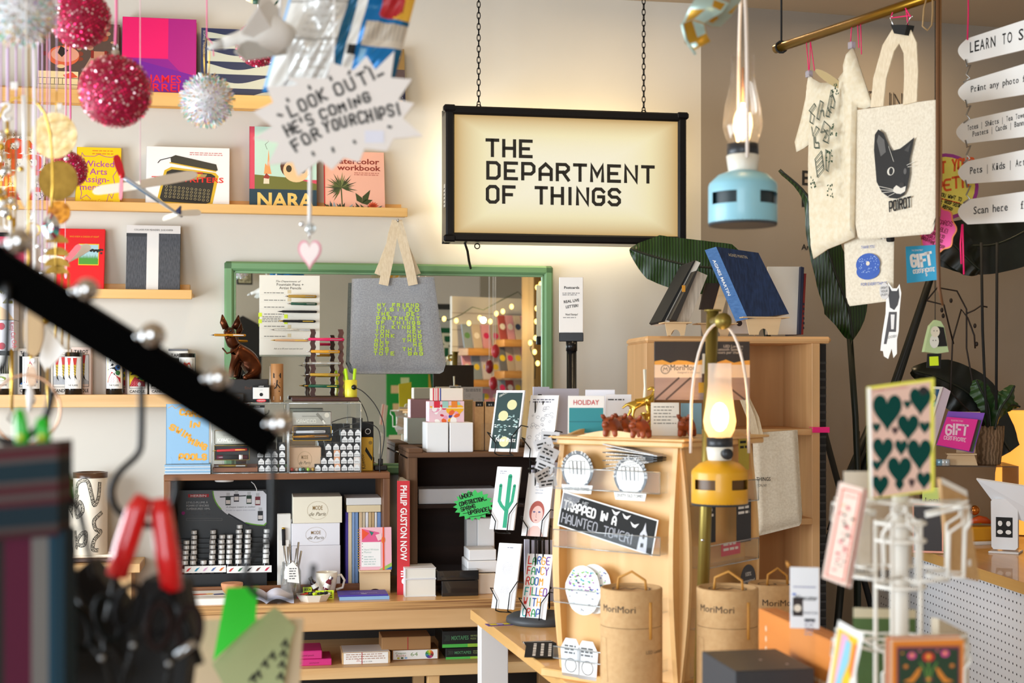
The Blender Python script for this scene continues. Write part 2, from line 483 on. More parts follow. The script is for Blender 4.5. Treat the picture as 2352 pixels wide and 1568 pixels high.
# lamps inside glow brightest behind the middle of the panel
mp2=N.new('ShaderNodeMapping');mp2 .vector_type='POINT';mp2 .inputs['Location'].default_value=(0,0,-h/2/(h/2));mp2 .inputs['Scale'].default_value=(2/w,0,2/h)
L.new(tc.outputs['Object'],mp2 .inputs[0])
ln=N.new('ShaderNodeSeparateXYZ');L.new(mp2 .outputs[0],ln.inputs[0])
def mth(op,a,b_):
 q=N.new('ShaderNodeMath');q.operation=op
 for i,x in enumerate((a,b_)):
  if hasattr(x,'type')or not isinstance(x,(int,float)):L.new(x,q.inputs[i])
  else:q.inputs[i].default_value=x
 return q.outputs[0]
ax=mth('POWER',mth('ABSOLUTE',ln.outputs[0],0),3.0);az=mth('POWER',mth('ABSOLUTE',ln.outputs[2],0),2.5)
fall=mth('MULTIPLY',mth('MINIMUM',mth('MAXIMUM',ax,az),1.0),1.0)
cr=N.new('ShaderNodeValToRGB');L.new(fall,cr.inputs[0])
cr.color_ramp.elements[0].color=(*srgb('#fff9e0'),1);cr.color_ramp.elements[1].color=(*srgb('#c99f58'),1)
e1=cr.color_ramp.elements.new(0.4);e1 .color=(*srgb('#f8edbe'),1)
b.inputs['Base Color'].default_value=(*srgb('#6b675c'),1);b.inputs['Roughness'].default_value=0.4
L.new(cr.outputs[0],b.inputs['Emission Color'])
st_=mth('MULTIPLY',mr.outputs[0],0.66);L.new(st_,b.inputs['Emission Strength'])
mb=MB().box(-w/2-0.004,w/2+0.004,0.012,0.02,-0.004,h+0.004,face_m);mb.build('lit_panel',sg)
mb=MB()
SX=w/0.5;lm=mat('#17130b',0.6)
def spx(px,py):
 u,z=pl.uz(px,py);u0,_=pl.uz((1048+1562)/2,400)
 return u-u0,z-p.z
for tx,(xa,ya),(xb,yb)in(('THE',(1117,357),(1224,357)),('DEPARTMENT',(1119,409),(1505,420)),('OF THINGS',(1118,464),(1427,474))):
 x0,z0=spx(xa,ya);x1,z1=spx(xb,yb)
 mb.pen(tx,x0+0.004,z0+0.002,0.054,lm,0.0105,w=0.0115,fit=x1-x0-0.008,sp=0.55,asp=0.7,rot=0)
mb.build('lettering',sg)
f=fr_;mb=MB()
fm=mat('#101115',0.32,0.4)
mb.box(-w/2-f,w/2+f,0.0,D,h,h+f,fm,0.006);mb.box(-w/2-f,w/2+f,0.0,D,-f,0,fm,0.006)
mb.box(-w/2-f,-w/2,0.0,D,-f,h+f,fm,0.006);mb.box(w/2,w/2+f,0.0,D,-f,h+f,fm,0.006)
mb.box(-w/2-f,w/2+f,D-0.006,D,-f,h+f,fm)
mb.build('frame',sg)
mb=MB()
for sx in(-1,1):
 for z in(-f,h+f):mb=MB();mb.box(sx*(w/2+f*0.55)-0.022,sx*(w/2+f*0.55)+0.022,-0.004,0.03,z-0.022 if z>0 else z-0.003,z+0.003 if z>0 else z+0.022,mat('#14161c',0.25,0.5),0.006);mb.build('corner_cap',sg)
mb=MB().box(-w/2-f-0.0015,-w/2-f,0.02,0.05,0.09,0.17,mat('#c9c6bd',0.6))
for k in range(5):mb.box(-w/2-f-0.002,-w/2-f-0.0015,0.024,0.046,0.1+k*0.013,0.104+k*0.013,INK)
mb.build('rating_sticker',sg)
for px in(1105,1488):
 u,_=spx(px,260);mb=MB();mb.at(u,0.055,h+f)
 mb.tube([(0.008*math.cos(t),0,0.008+0.008*math.sin(t))for t in[k*PI/6 for k in range(12)]],0.002,BLKMET,6,closed=True)
 mb.build('eye_ring',sg)
u,_=spx(1101,545);mb=MB().at(u,0.05,-f)
mb.tube([(0.009*math.cos(t),0,-0.012+0.009*math.sin(t))for t in[k*PI/6 for k in range(12)]],0.0022,BLKMET,6,closed=True);mb.build('eye_ring',sg)
sp_=p.copy()
for px,lab in((1105,'black link chain holding up the left end of the light box sign'),(1488,'black link chain holding up the right end of the light box sign')):
 u,_=spx(px,260);top=CEIL-0.002;z=p.z+h+f+0.016;mb=MB();k=0;base=z
 while z<top:
  if k%2==0:P=[(0.006*math.cos(t),0,0.013*math.sin(t))for t in[q*PI/5 for q in range(10)]]
  else:P=[(0,0.006*math.cos(t),0.013*math.sin(t))for t in[q*PI/5 for q in range(10)]]
  mb.at(0,0,z-base);mb.tube(P,0.0017,BLKMET,5,closed=True);z+=0.0195;k+=1
 q=BW.P((Vector((p.x,p.y,0))-BW.p0).dot(BW.t)+u,base,0.24-0.055)
 solo('chain',lab,'chain',mb,q,YAW)
a=BW.off(0.17).hit(1068,559);bq=BW.off(0.045).hit(1081,616)
mb=MB().tube([a-a,(bq-a)*0.3+Vector((0.003,0,0)),(bq-a)*0.7,(bq-a)],0.0045,BLACK,8)
solo('mains_cable','black power cord running down from the light box sign to the mirror frame','cord',mb,a)
# pale light spilling from the translucent back edge of the box
lt=bpy.data.lights.new('sign_spill','AREA');lt.shape='RECTANGLE';lt.size=w*0.9;lt.size_y=h*0.8;lt.energy=5;lt.color=(1,0.82,0.5)
lo=bpy.data.objects.new('sign_spill',lt);COL.objects.link(lo)
lo.location=BW.P((p-BW.p0).dot(BW.t),p.z+h/2,0.115);lo.rotation_euler=(R(90),0,YAW)
# --- mirror
pl=BW.off(0.035)
p,w,h=pl.face(523,605,1278,1090)
mi=thing('wall_mirror','large wall mirror in a sage green wooden frame','mirror',p,YAW)
GR=mat('#6f9a6b',0.45,coat=0.2);GR2=mat('#86ad80',0.4)
f=0.032;y1=0.033
mb=MB()
def moulding(x0,x1,z0,z1,ax,sgn):
# stepped frame bar: outer fillet, slope, inner bead
 mb.box(x0,x1,0,y1,z0,z1,GR,0.006)
mb.box(-w/2,w/2,0,y1,h-f,h,GR,0.007);mb.box(-w/2,w/2,0,y1,0,f,GR,0.007)
mb.box(-w/2,-w/2+f,0,y1,0,h,GR,0.007);mb.box(w/2-f,w/2,0,y1,0,h,GR,0.007)
for(x0,x1,z0,z1)in((-w/2+f,w/2-f,h-f-0.008,h-f),(-w/2+f,w/2-f,f,f+0.008),(-w/2+f,-w/2+f+0.008,f,h-f),(w/2-f-0.008,w/2-f,f,h-f)):
 mb.box(x0,x1,0.01,y1,z0,z1,GR2,0.002)
mb.build('frame',mi)
mb=MB().box(-w/2+f,w/2-f,0.02,0.026,f,h-f,mat('#e9eeea',0.0,1.0));mb.build('mirror_glass',mi)
MIR=BW.off(0.035-0.02)
def refl(v):
 """The point of the room whose image in the mirror stands at v."""
 v=Vector(v);d=(v-MIR.p0).dot(MIR.n);return v-MIR.n*(2*d)
def ledge(lab,u0,u1,z,lip,dep,m,th=0.012,back=0.05):
 """z = top of the front lip."""
 q=BW.P((u0+u1)/2,z-lip,0);w=(u1-u0)/2
 t=thing('picture_ledge',lab,'shelf',q,YAW,'bamboo picture ledges')
 MB().box(-w,w,-dep,-dep+th,0,lip,m,0.0015).build('front_lip',t)
 MB().box(-w,w,-dep+th,0,lip-.021,lip-.009,m).build('shelf_board',t)
 MB().box(-w+0.01,w-0.012,-th,0,th,lip+back*0.5,m,0.001).build('back_rail',t)
 return z-.009
DEP=0.115;fp=BW.off(DEP)
def uz(px,py,v):return BW.off(v).uz(px,py)
z1=uz(300,209,DEP)[1];z2=uz(446,467,DEP)[1];z3=uz(300,664,DEP)[1]
uL=uz(-60,480,DEP)[0]
f1=ledge('long bamboo ledge holding the magenta book, highest of three on the wall',uL,uz(925,220,DEP)[0],z1,0.047,DEP,LEDGE)
f2=ledge('long bamboo ledge holding the typewriter book and the pink plant book',uL,uz(936,480,DEP)[0],z2,0.031,DEP,LEDGE)
f3=ledge('bamboo ledge holding the red book and the grey striped book',uL,uz(441,675,DEP)[0],z3,0.032,DEP,LEDGE)
z4=uz(300,906,0.15)[1]
q=BW.P(uL,z4,0);w4=uz(470,920,0.15)[0]-uL
mb=MB().box(0,w4,-0.15,0,-0.043,0,PINE,0.002)
solo('wall_shelf','thick pine wall shelf carrying the black tarot candles','shelf',mb,q,YAW)
def book(name,lab,x0,y0,x1,y1,floor,v,th,col,art=None,spine=None,sp_art=None,group=None,plane=BW,lean=None,cat='book',pg=None,cm=None):
 """Book standing front-on and leaning back. Pixel rectangle of the front board on the plane v from the wall."""
 pl=plane.off(v);p,w,h=pl.face(x0,y0,x1,y1,floor)
 if lean is None:lean=-math.atan2(max(0.0,v-th-0.014),h)
 t=thing(name,lab,cat,p,plane.yaw,group,rx=lean)
 c=cm or mat(col,0.5);mb=MB()
 b=0.0025;k=w/2
 mb.box(-k,k,0,b,0,h,c,0.0006);mb.box(-k,k,th-b,th,0,h,c,0.0006)
 mb.box(-k,-k+b,0,th,0,h,mat(spine,0.5)if spine else c,0.0006)
 if art:art(mb,w,h)
 if sp_art:
  mb.at(-k-0.0004,0,0,rz=-PI/2);sp_art(mb,th,h);mb.at()
 mb.build('cover',t)
 MB().box(-k+b,k-0.003,b,th-b,0.003,h-0.003,pg or PAGES).build('page_block',t)
 return t,w,h
def C(h,r=0.6):return mat(h,r)
def lines(mb,x0,x1,z,n,dz,hgt,m,y=-0.0006,rag=0.3):
 """n lines of small print drawn as words."""
 for i in range(n):
  x=x0;e=x1-rnd.random()*rag*(x1-x0)
  while x<e:
   wl=min(e-x,hgt*rnd.uniform(1.5,5));mb.rect(x,z-i*dz,x+wl,z-i*dz+hgt,m,y);x+=wl+hgt*0.8
def a_skull(mb,w,h):
 y=-0.0005;K=C('#3b2a26')
 for k in range(26):
  x=rnd.uniform(-w/2+.01,w/2-.015);z=rnd.uniform(h*.45,h*.97)
  mb.disc(x,z,rnd.uniform(.006,.016),C(rnd.choice(['#6e1f16','#8a3a25','#b98a6c','#a4482c','#4a2019'])),y-rnd.random()*.0002,8,rnd.uniform(.5,1))
 mb.disc(-.05,h*.52,.052,C('#e0653a'),-.0008,24,.72);mb.disc(-.045,h*.54,.046,C('#e8a184'),-.001,24,.6)
 mb.flat([(-.07,h*.56),(-.06,h*.66),(-.035,h*.6),(-.055,h*.5)],C('#2a1d1a'),-.0012);mb.disc(-.058,h*.37,.014,C('#efc690'),-.0012,14,.5)
 mb.flat([(-.005,0),(.005,h*.25),(.04,h*.52),(w/2-.004,h*.56),(w/2-.004,0)],C('#b98f78'),-.001)
 mb.rect(-w/2+.002,0,.0,h*.3,C('#f3d9a2'),-.0009)
 for i in range(9):mb.rect(-w/2+.004+i*.013,h*.12,-w/2+.0055+i*.013,h*.2,K,-.0012)
 mb.rect(-w/2+.002,h*.2,.0,h*.207,K,-.0012);mb.rect(-w/2+.002,h*.11,.0,h*.117,K,-.0012)
 mb.flat([(-.02,h*.29),(0,h*.22),(-.04,h*.2),(-.05,h*.25)],C('#e2562e'),-.0013)
 mb.rect(.045,h*.5,.09,h*.6,C('#c78a6a'),-.0013);mb.rect(.04,h*.5,.05,h*.61,C('#8e241a'),-.0014);mb.rect(.085,h*.5,.093,h*.61,C('#8e241a'),-.0014)
book('book','illustrated skull and pottery book behind the hanging pink glitter ball',85,40,272,205,f1,.092,.024,'#5b463d',a_skull)
def a_magenta(mb,w,h):
 y=-0.0005
 mb.rect(-w/2,0,w/2,h,C('#c2147d'),y);mb.rect(-w/2+.001,h*.48,w*.12,h-.001,C('#f0066c'),y-.0002)
 mb.rect(w*.12,h*.3,w/2-.001,h-.001,C('#b31685'),y-.0001);mb.flat([(-w/2,0),(-w/2,h*.47),(-w*.25,h*.44),(w/2,h*.27),(w/2,0)],C('#75139a'),y-.0003)
 mb.flat([(-w/2,h*.30),(-w/2,h*.47),(w*.12,h*.47),(w*.3,h*.3),(-w*.2,h*.22)],C('#8e1391'),y-.0002)
 mb.text('JAMES',w*.3,h*.17,.028,C('#e8112f'),y-.0006,'r',off=.01,sx=1.0);mb.text('TURRELL',w*.44,h*.06,.028,C('#e8112f'),y-.0006,'r',off=.01,fit=w*.8)
book('book','magenta and purple colour field book beside the patterned blue book',279,31,450,212,f1,.092,.03,'#d10d72',a_magenta,'#c00f6c')
def a_wave(mb,w,h):
 y=-0.0005;g=C('#c4cabd');x0=-w/2+.02
 mb.rect(x0,0,w/2-.003,h-.012,C('#c4cabd'),y)
 n=7;rows=[.95,.83,.69,.5,.32,.12]
 for i,r in enumerate(rows):
  zt=h*r;amp=h*(.03+.035*(i/5));P=[]
  for k in range(25):
   s=k/24;x=x0+s*(w/2-.003-x0)
   P.append((x,zt-amp*(1-math.cos(2*PI*(s*1.25+.1)))*.9))
  P+=[(w/2-.003,zt+.006),(x0,zt+.006)]
  mb.flat(P,C('#1e2c52'),y-.0002)
 mb.rect(-w/2,0,x0,h,C('#22305a'),y-.0002);mb.text('SOPHIE TAEUBER',-w/2+.006,h*.96,.008,g,y-.0005,'l',rot=-PI/2)
book('book','navy book with pale wave bands beside the magenta book',462,57,692,218,f1,.092,.026,'#24315c',a_wave)
def a_night(mb,w,h):
 y=-.0005;mb.rect(-w/2,h*.62,w/2,h,C('#9a7a45'),y);mb.rect(-w/2,h*.36,w/2,h*.62,C('#5b4a4a'),y);mb.rect(-w/2,h*.3,w/2,h*.36,C('#242338'),y)
 for i in range(22):mb.disc(rnd.uniform(-w/2,w/2),rnd.uniform(0,h*.3),.0015,C('#cfd6ea'),y-.0002,6)
 mb.disc(w*.4,h*.85,.012,C('#d9b35c'),y-.0002)
book('book','dark book with ochre sky at the end of the highest ledge',760,96,932,218,f1,.092,.02,'#1f2340',a_night)
# ---- second ledge
def a_tomat(mb,w,h):
 y=-.0005;mb.rect(-w/2,0,w/2,h,C('#efe6d8'),y)
 for i in range(300):
  x,z=rnd.uniform(-w/2,w/2),rnd.uniform(0,h);a=rnd.uniform(0,PI);l=rnd.uniform(.004,.011)
  mb.stroke([(x,z),(x+l*math.cos(a),z+l*math.sin(a)),(x+l*math.cos(a+.9),z+l*1.5*math.sin(a+.9))],.0022,C('#17120f'),y-.0002)
 for i,s in enumerate(('TOM','ATO','EAT','ART')):mb.pen(s,-w/2+.012,h*(.76-i*.24),h*.17,C('#e2481c'),y-.0005,w=.017,fit=w-.03,jit=.03)
book('book','black scribble patterned book with fat orange letters',-40,302,100,455,f2,.088,.02,'#efe6d8',a_tomat)
def a_wicked(mb,w,h):
 y=-.0005;P=C('#b0479f');O=C('#e08a1e')
 for i,s in enumerate(('Wicked','Arts','Assign-','ments')):mb.text(s,[.0,.0,-.01,-.02][i]+.0,h*(.66-i*.135),.023,P,y,'c',off=.006)
 lines(mb,-w*.15,w*.35,h*.93,2,.011,.004,O,y,.1);mb.text('Practising Creativity',0,h*.055,.009,O,y,'c',fit=w*.7)
 mb.stroke([(-w*.42,h*.72),(-w*.38,h*.9),(-w*.33,h*.84),(-w*.1,h*.84),(.0,h*.88),(.02,h*.84),(w*.28,h*.83),(w*.42,h*.87),(w*.35,h*.72),(w*.43,h*.62),(w*.33,h*.5),(w*.4,h*.3),(w*.32,h*.12),(w*.25,h*.2),(w*.2,h*.03)],.002,P,y)
 mb.stroke([(-w*.42,h*.4),(-w*.36,h*.2),(-w*.38,h*.1),(-w*.25,h*.17),(-w*.15,h*.1)],.002,P,y)
book('book','yellow paperback with purple title standing on the ledge',172,327,275,458,f2,.085,.012,'#f6cf0d',a_wicked)
def a_typewriter(mb,w,h):
 y=-.0005;Y=C('#d9b22a');K=C('#2d2b26');G=C('#a8915a')
 for i in range(2):lines(mb,w*.02,w*.42,h*.9-i*.007,1,.005,.0032,C('#c88'),y,.05)
 mb.flat([(-w*.36,h*.12),(-w*.31,h*.05),(w*.22,h*.02),(w*.3,h*.06),(w*.37,h*.52),(w*.33,h*.58),(-w*.2,h*.66),(-w*.28,h*.6)],Y,y)
 mb.flat([(-w*.33,h*.14),(-w*.29,h*.08),(w*.21,h*.05),(w*.27,h*.08),(w*.33,h*.52),(w*.28,h*.56),(-w*.19,h*.62),(-w*.25,h*.58)],K,y-.0002)
 mb.flat([(-w*.2,h*.72),(-w*.21,h*.82),(-w*.15,h*.86),(w*.34,h*.72),(w*.36,h*.62),(w*.32,h*.6)],C('#3a382f'),y-.0004);mb.stroke([(-w*.22,h*.73),(w*.34,h*.6)],.004,Y,y-.0006)
 mb.stroke([(-w*.2,h*.82),(-w*.33,h*.77),(-w*.36,h*.72)],.003,K,y-.0005)
 mb.disc(w*.06,h*.55,w*.17,G,y-.0005,24,.45,PI,2*PI);mb.disc(w*.06,h*.55,w*.1,Y,y-.0007,24,.55,PI,2*PI);mb.rect(-w*.06,h*.55,w*.18,h*.58,C('#b8302a'),y-.0008)
 mb.text('TYPEWRITERS',0,h*.41,.019,C('#e22a1e'),y-.0009,'c',fit=w*.86,off=.012)
 for r in range(4):
  for c in range(11):mb.disc(-w*.25+c*w*.05+r*.003-r*.004,h*(.33-r*.055)+c*-.0012,.0042,C('#cfc08a'),y-.0008,8);mb.disc(-w*.25+c*w*.05+r*.003-r*.004,h*(.33-r*.055)+c*-.0012,.0032,C('#191816'),y-.001,8)
 mb.stroke([(-w*.22,h*.13),(w*.16,h*.09)],.006,C('#151412'),y-.0008)
book('book','white book with a black and yellow typewriter on its cover',334,329,527,467,f2,.088,.024,'#f1f1f3',a_typewriter)
def a_nara(mb,w,h):
 y=-.0005;x0=-w/2+.018
 mb.rect(x0,h*.36,w/2,h,C('#bfe0d2'),y);mb.flat([(x0,h*.22),(x0,h*.41),(w*.1,h*.38),(w/2,h*.31),(w/2,h*.22)],C('#6f7030'),y-.0002)
 mb.rect(-w/2,0,w/2,h*.235,C('#1f3d4c'),y-.0003);mb.text('NARA',(x0+w/2)/2,h*.02,h*.17,C('#ecc66c'),y-.0006,'c',fit=w*.84,off=.03)
 mb.flat([(-.068,h*.3),(-.066,h*.4),(-.058,h*.42),(-.048,h*.38),(-.048,h*.3)],C('#e9d9bd'),y-.0004);mb.flat([(-.07,h*.37),(-.058,h*.43),(-.046,h*.39),(-.05,h*.36)],C('#9c352a'),y-.0005)
 mb.flat([(-.066,h*.42),(-.062,h*.55),(-.055,h*.52),(-.05,h*.72),(-.045,h*.5),(-.04,h*.42)],C('#f0a060'),y-.0004)
 mb.stroke([(-.055,h*.72),(-.062,h*.78),(-.05,h*.82),(-.06,h*.88),(-.048,h*.93)],.0015,C('#5a6a60'),y-.0004)
 mb.disc(.045,h*.52,.055,C('#5b3320'),y-.0005,24,.9);mb.disc(.045,h*.47,.045,C('#eec795'),y-.0007,24,.95);mb.disc(.02,h*.49,.01,C('#3c3320'),y-.001,14,1.3);mb.disc(.068,h*.48,.01,C('#3c3320'),y-.001,14,1.3)
book('book','painting book with pink spine, burning house and large yellow title',573,285,728,467,f2,.09,.032,'#d64a63',a_nara,'#d64a63')
def a_plants(mb,w,h):
 y=-.0005;Rr=C('#8c2a1c')
 mb.text('watercolor',w*.42,h*.79,.02,Rr,y,'r',off=.02,fit=w*.8);mb.text('workbook',w*.44,h*.68,.02,Rr,y,'r',off=.02,fit=w*.72)
 lines(mb,0,w*.44,h*.63,2,.007,.003,C('#c07060'),y,.1)
 def leaf(x,z,a,l,wd,m,yy):
  c,s=math.cos(a),math.sin(a);mb.flat([(x,z),(x+l*.4*c-wd*s,z+l*.4*s+wd*c),(x+l*c,z+l*s),(x+l*.4*c+wd*s,z+l*.4*s-wd*c)],m,yy)
 for k in range(26):leaf(-w*.22,h*.38,R(-20+k*10.5),.05+.012*math.sin(k*2.1),.003,C(rnd.choice(['#3d4a25','#55602f','#2d3a1e','#777f4a'])),y-.0002-k*.00001)
 mb.stroke([(-w*.22,h*.38),(-w*.2,0)],.004,C('#4a5530'),y-.0002)
 for(a,l)in((60,.06),(120,.045),(20,.04)):leaf(w*.12,h*.12,R(a),l,.011,C('#37451f'),y-.0004)
 for k in range(22):leaf(rnd.uniform(-w*.45,w*.4),.002,R(rnd.uniform(40,140)),rnd.uniform(.015,.035),.005,C(rnd.choice(['#2b3320','#8fa7b8','#3c4a2a','#566'])),y-.0005)
 for k in range(7):leaf(w*.3,h*.06,R(20+k*24),.022,.005,C('#d4532c'),y-.0006)
 mb.rect(-w/2,0,-w/2+.004,h,C('#c22b2b'),y-.0001)
book('book','pale pink painting workbook with green leaves on its cover',745,338,885,473,f2,.085,.014,'#efb6a0',a_plants,'#c22b2b')
# ---- third ledge
book('book','pink book with a black top edge, half hidden by jewellery',-30,526,60,655,f3,.085,.018,'#cf3f63',lambda mb,w,h:(mb.rect(-w/2,h*.93,w/2,h,INK,-.0005),lines(mb,-w*.1,w*.4,h*.84,3,.008,.003,C('#7a2740'),-.0005)))
def a_red(mb,w,h):
 y=-.0005;O=C('#f2a71d');mb.text('WHO KNEW A GARDEN AT NIGHT',.01,h*.86,.006,O,y,'c',fit=w*.62)
 mb.rect(-w*.05,h*.42,w*.38,h*.76,C('#f1c21d'),y);mb.rect(-w*.04,h*.435,w*.365,h*.745,C('#a9cfd8'),y-.0002)
 P=[(-w*.04,h*.435)]
 for k in range(30):P+=[(-w*.04+k*w*.0135,h*.56+rnd.random()*.012),(-w*.033+k*w*.0135,h*.52)]
 P+=[(w*.365,h*.52),(w*.365,h*.435)];mb.flat(P,C('#4f9a34'),y-.0004)
 for k in range(14):mb.disc(w*.2+k*.003,h*.64+rnd.uniform(-.008,.008),.004,C('#2c2f2a'),y-.0005,7)
 mb.text('JAN VERWER',.0,h*.035,.006,O,y,'c')
book('book','bright red book with a small grass picture on its cover',128,517,238,662,f3,.085,.016,'#e3141d',a_red)
def a_grey(mb,w,h):
 y=-.0005;mb.rect(-w/2,h*.88,w/2,h,C('#e4e0dc'),y);mb.rect(-w*.12,0.004,w*.1,h*.9,C('#e9e6e2'),y-.0001);mb.text('COLLAGES FOR MEANDERS  JULIE KNIFER',0,h*.92,.006,C('#333'),y-.0004,'c',fit=w*.72);mb.rect(-w/2,h*.83,-w*.12,h*.88,C('#3a3d42'),y-.0003)
book('book','grey cloth book with one white vertical band',288,510,413,664,f3,.088,.02,'#55575c',a_grey,'#e9e6e2',cm=textured('grey_cloth','#45474c','#5b5d63','noise',300,(1,1,.2),.9))
# ---- tarot candles and boxes on the thick shelf
def label_art(kind,mb,w,h,y):
 if kind=='legs':
  mb.rect(-w/2,0,w/2,h,C('#e6e6e8'),y);mb.flat([(-w/2,0),(w/2,0),(w/2,h*.1),(-w*.1,h*.33),(-w/2,h*.3)],C('#b4b5b9'),y-.0001)
  for x in(-w*.28,w*.14):
   mb.flat([(x-w*.12,h),(x+w*.16,h),(x+w*.1,h*.72),(x-w*.06,h*.72)],C('#c8332c'),y-.0002)
   mb.flat([(x-w*.07,h*.72),(x+w*.11,h*.72),(x+w*.06,h*.3),(x,h*.18),(x-w*.02,h*.3)],C('#c9a82b'),y-.0002);mb.flat([(x,h*.3),(x+w*.06,h*.3),(x+w*.16,h*.12),(x+w*.02,h*.22),(x+w*.0,h*.05)],INK,y-.0003)
   for k in range(4):mb.stroke([(x-w*.06,h*(.65-k*.1)),(x+w*.09,h*(.6-k*.1))],.0012,INK,y-.0003)
 elif kind=='red':
  mb.rect(-w/2,0,w/2,h,C('#efd618'),y);mb.stroke([(-w*.3,h*.9),(w*.2,h*.95),(-w*.1,h*.72),(-w*.35,h*.55),(w*.05,h*.6),(w*.3,h*.4),(0,h*.35)],.007,INK,y-.0001)
  mb.disc(w*.3,h*.62,w*.2,C('#3566a8'),y-.0002);mb.disc(w*.32,h*.62,w*.08,INK,y-.0003);mb.disc(w*.3,h*.4,w*.18,C('#2c6b35'),y-.0002)
  mb.flat([(-w/2,0),(-w*.38,h*.22),(-w*.15,h*.45),(w*.2,h*.28),(w/2,h*.2),(w/2,0)],C('#b3202c'),y-.0003)
  for i in range(5):
   for j in range(4):mb.rect(-w*.4+i*w*.17+(j%2)*.002,h*.03+j*h*.055,-w*.34+i*w*.17+(j%2)*.002,h*.05+j*h*.055,C('#e5808a'),y-.0004)
  mb.disc(w*.15,h*.1,w*.11,WHITE,y-.0005,14,1.3)
 elif kind=='mouth':
  mb.rect(-w/2,0,w/2,h,C('#2a2a22'),y)
  for k in range(30):mb.disc(rnd.uniform(-w/2,w/2),rnd.uniform(h*.3,h),.0012,C('#d9c02a'),y-.0001,6)
  mb.flat([(-w*.45,h*.5),(-w*.2,h*.85),(0,h*.8),(w*.2,h*.85),(w*.45,h*.5),(0,h*.25)],C('#d8402e'),y-.0002);mb.flat([(-w*.3,h*.5),(0,h*.68),(w*.3,h*.5),(0,h*.45)],WHITE,y-.0003)
 elif kind=='blue':
  mb.rect(-w/2,0,w/2,h,INK,y);mb.flat([(-w*.3,0),(-w*.2,h*.5),(0,h*.95),(w*.3,h*.4),(w*.4,0)],C('#b3262a'),y-.0001);mb.flat([(-w/2,0),(-w*.1,h*.2),(0,0)],C('#2b6cb2'),y-.0002);mb.flat([(0,h*.1),(w*.3,h*.3),(w/2,0)],C('#2b6cb2'),y-.0002);mb.disc(-.004,h*.7,.006,C('#e8dcb8'),y-.0003)
 else:
  mb.rect(-w/2,0,w/2,h,C('#e9e2d3'),y);mb.rect(-w/2,h*.5,w/2,h,C('#e9d21c'),y-.0001)
  for k in range(7):mb.flat([(-w*.4+k*w*.13,h*.35),(-w*.36+k*w*.13,h*.8),(-w*.3+k*w*.13,h*.35)],C('#23301c'),y-.0002)
  mb.disc(0,h*.15,w*.3,C('#88a04a'),y-.0002,12,.5)
def candle(lab,px0,py0,px1,py1,kind,tie):
 v=.105;pl=BW.off(v);p,w,h=pl.face(px0,py0,px1,py1,z4)
 r=w/2;p=p-BW.n*(r*0.9)
 t=thing('candle',lab,'candle',p,YAW,'tarot candles on the thick pine shelf')
 g=mat('#0c0c0e',0.12,coat=.5)
 MB().lathe([(r*.96,0),(r,.003),(r,h-.002),(r*.97,h),(r*.9,h),(r*.9,h-.012),(0,h-.012)],g,32).build('jar',t)
 mb=MB();n=8;rr=r+.0006;z0,z1=h*.14,h*.9;a0=R(-62)
 vs=[]
 for k in range(n+1):
  a=a0+2*-a0*k/n;vs+=[(rr*math.sin(a),-rr*math.cos(a),z0),(rr*math.sin(a),-rr*math.cos(a),z1)]
 mb.add(vs,[(2*k,2*k+2,2*k+3,2*k+1)for k in range(n)],PAPER,True)
 q=MB();label_art(kind,q,r*1.56,(z1-z0)*.78,0);q.text('THE FLAME',0,-.011,.006,INK,-.0004,'c',fit=r*1.1)
 for i,vv in enumerate(q.v):
  a=vv.x/rr;d=rr+.0006-vv.y
  q.v[i]=Vector((d*math.sin(a),-d*math.cos(a),z0+(z1-z0)*.18+vv.z))
 n0=len(mb.v);mb.v+=q.v
 for f_,mi_ in zip(q.f,q.mi):mb.f.append(tuple(n0+k for k in f_));mb.mi.append(mb.m(q.ms[mi_]));mb.sm.append(False)
 mb.build('printed_label',t)
 return t
candle('black candle jar with a yellow and green label at the shelf end behind the jewellery',-22,806,27,906,'green',0)
candle('black candle jar with a blue and red robed figure label',48,809,92,908,'blue',0)
candle('black candle jar with red stockinged legs on its label',146,809,188,908,'legs',1)
candle('black candle jar with a red brick tower and yellow label',241,809,282,908,'red',1)
candle('black candle jar with an open red mouth label',409,811,449,908,'mouth',1)
def tarot_box(lab,px0,py0,px1,py1,v,kind,col='#efe6dc',gtop=False):
 pl=BW.off(v);p,w,h=pl.face(px0,py0,px1,py1,z4)
 t=thing('candle_box',lab,'box',p,YAW,'cardboard tarot candle boxes');mb=MB().box(-w/2,w/2,0,min(w,v-.008),0,h,mat(col,.7),.001)
 mb.text('TAROT',0,h*.87,h*.07,INK,-.0005,'c',fit=w*.72,off=.02);mb.text('CANDLE',0,h*.05,h*.07,INK,-.0005,'c',fit=w*.75,off=.02)
 mb.at(0,0,h*.22);label_art(kind,mb,w*.76,h*.61,-.0005);mb.at();mb.stroke([(-w*.39,h*.17),(w*.39,h*.17),(w*.39,h*.84),(-w*.39,h*.84),(-w*.39,h*.17)],.0012,INK,-.0012)
 mb.build('carton',t)
 if gtop:MB().box(-w/2+.001,w/2-.001,.001,min(w,v-.008)-.001,h,h+.008,mat('#6f6f72',.5),.001).build('tuck_flap',t)
tarot_box('pale candle box behind the robed figure candle',40,800,84,904,.06,'blue')
tarot_box('white tarot box peeking out beside the red stocking candle',117,802,163,904,.06,'legs')
tarot_box('pinkish tarot box behind the red stocking candle',164,797,209,903,.055,'legs','#ecd3c6')
tarot_box('grey tarot box just behind the brick tower candle',254,812,292,904,.05,'red','#cfa9a0')
tarot_box('white tarot box with a brick tower picture',292,822,338,906,.07,'red','#f1ede6')
tarot_box('white tarot box half hidden by the black display arm',343,822,388,906,.07,'mouth','#f1ede6')
tarot_box('taller white tarot box with a grey lid behind the mouth candle',386,806,432,905,.05,'mouth','#efeae2',True)
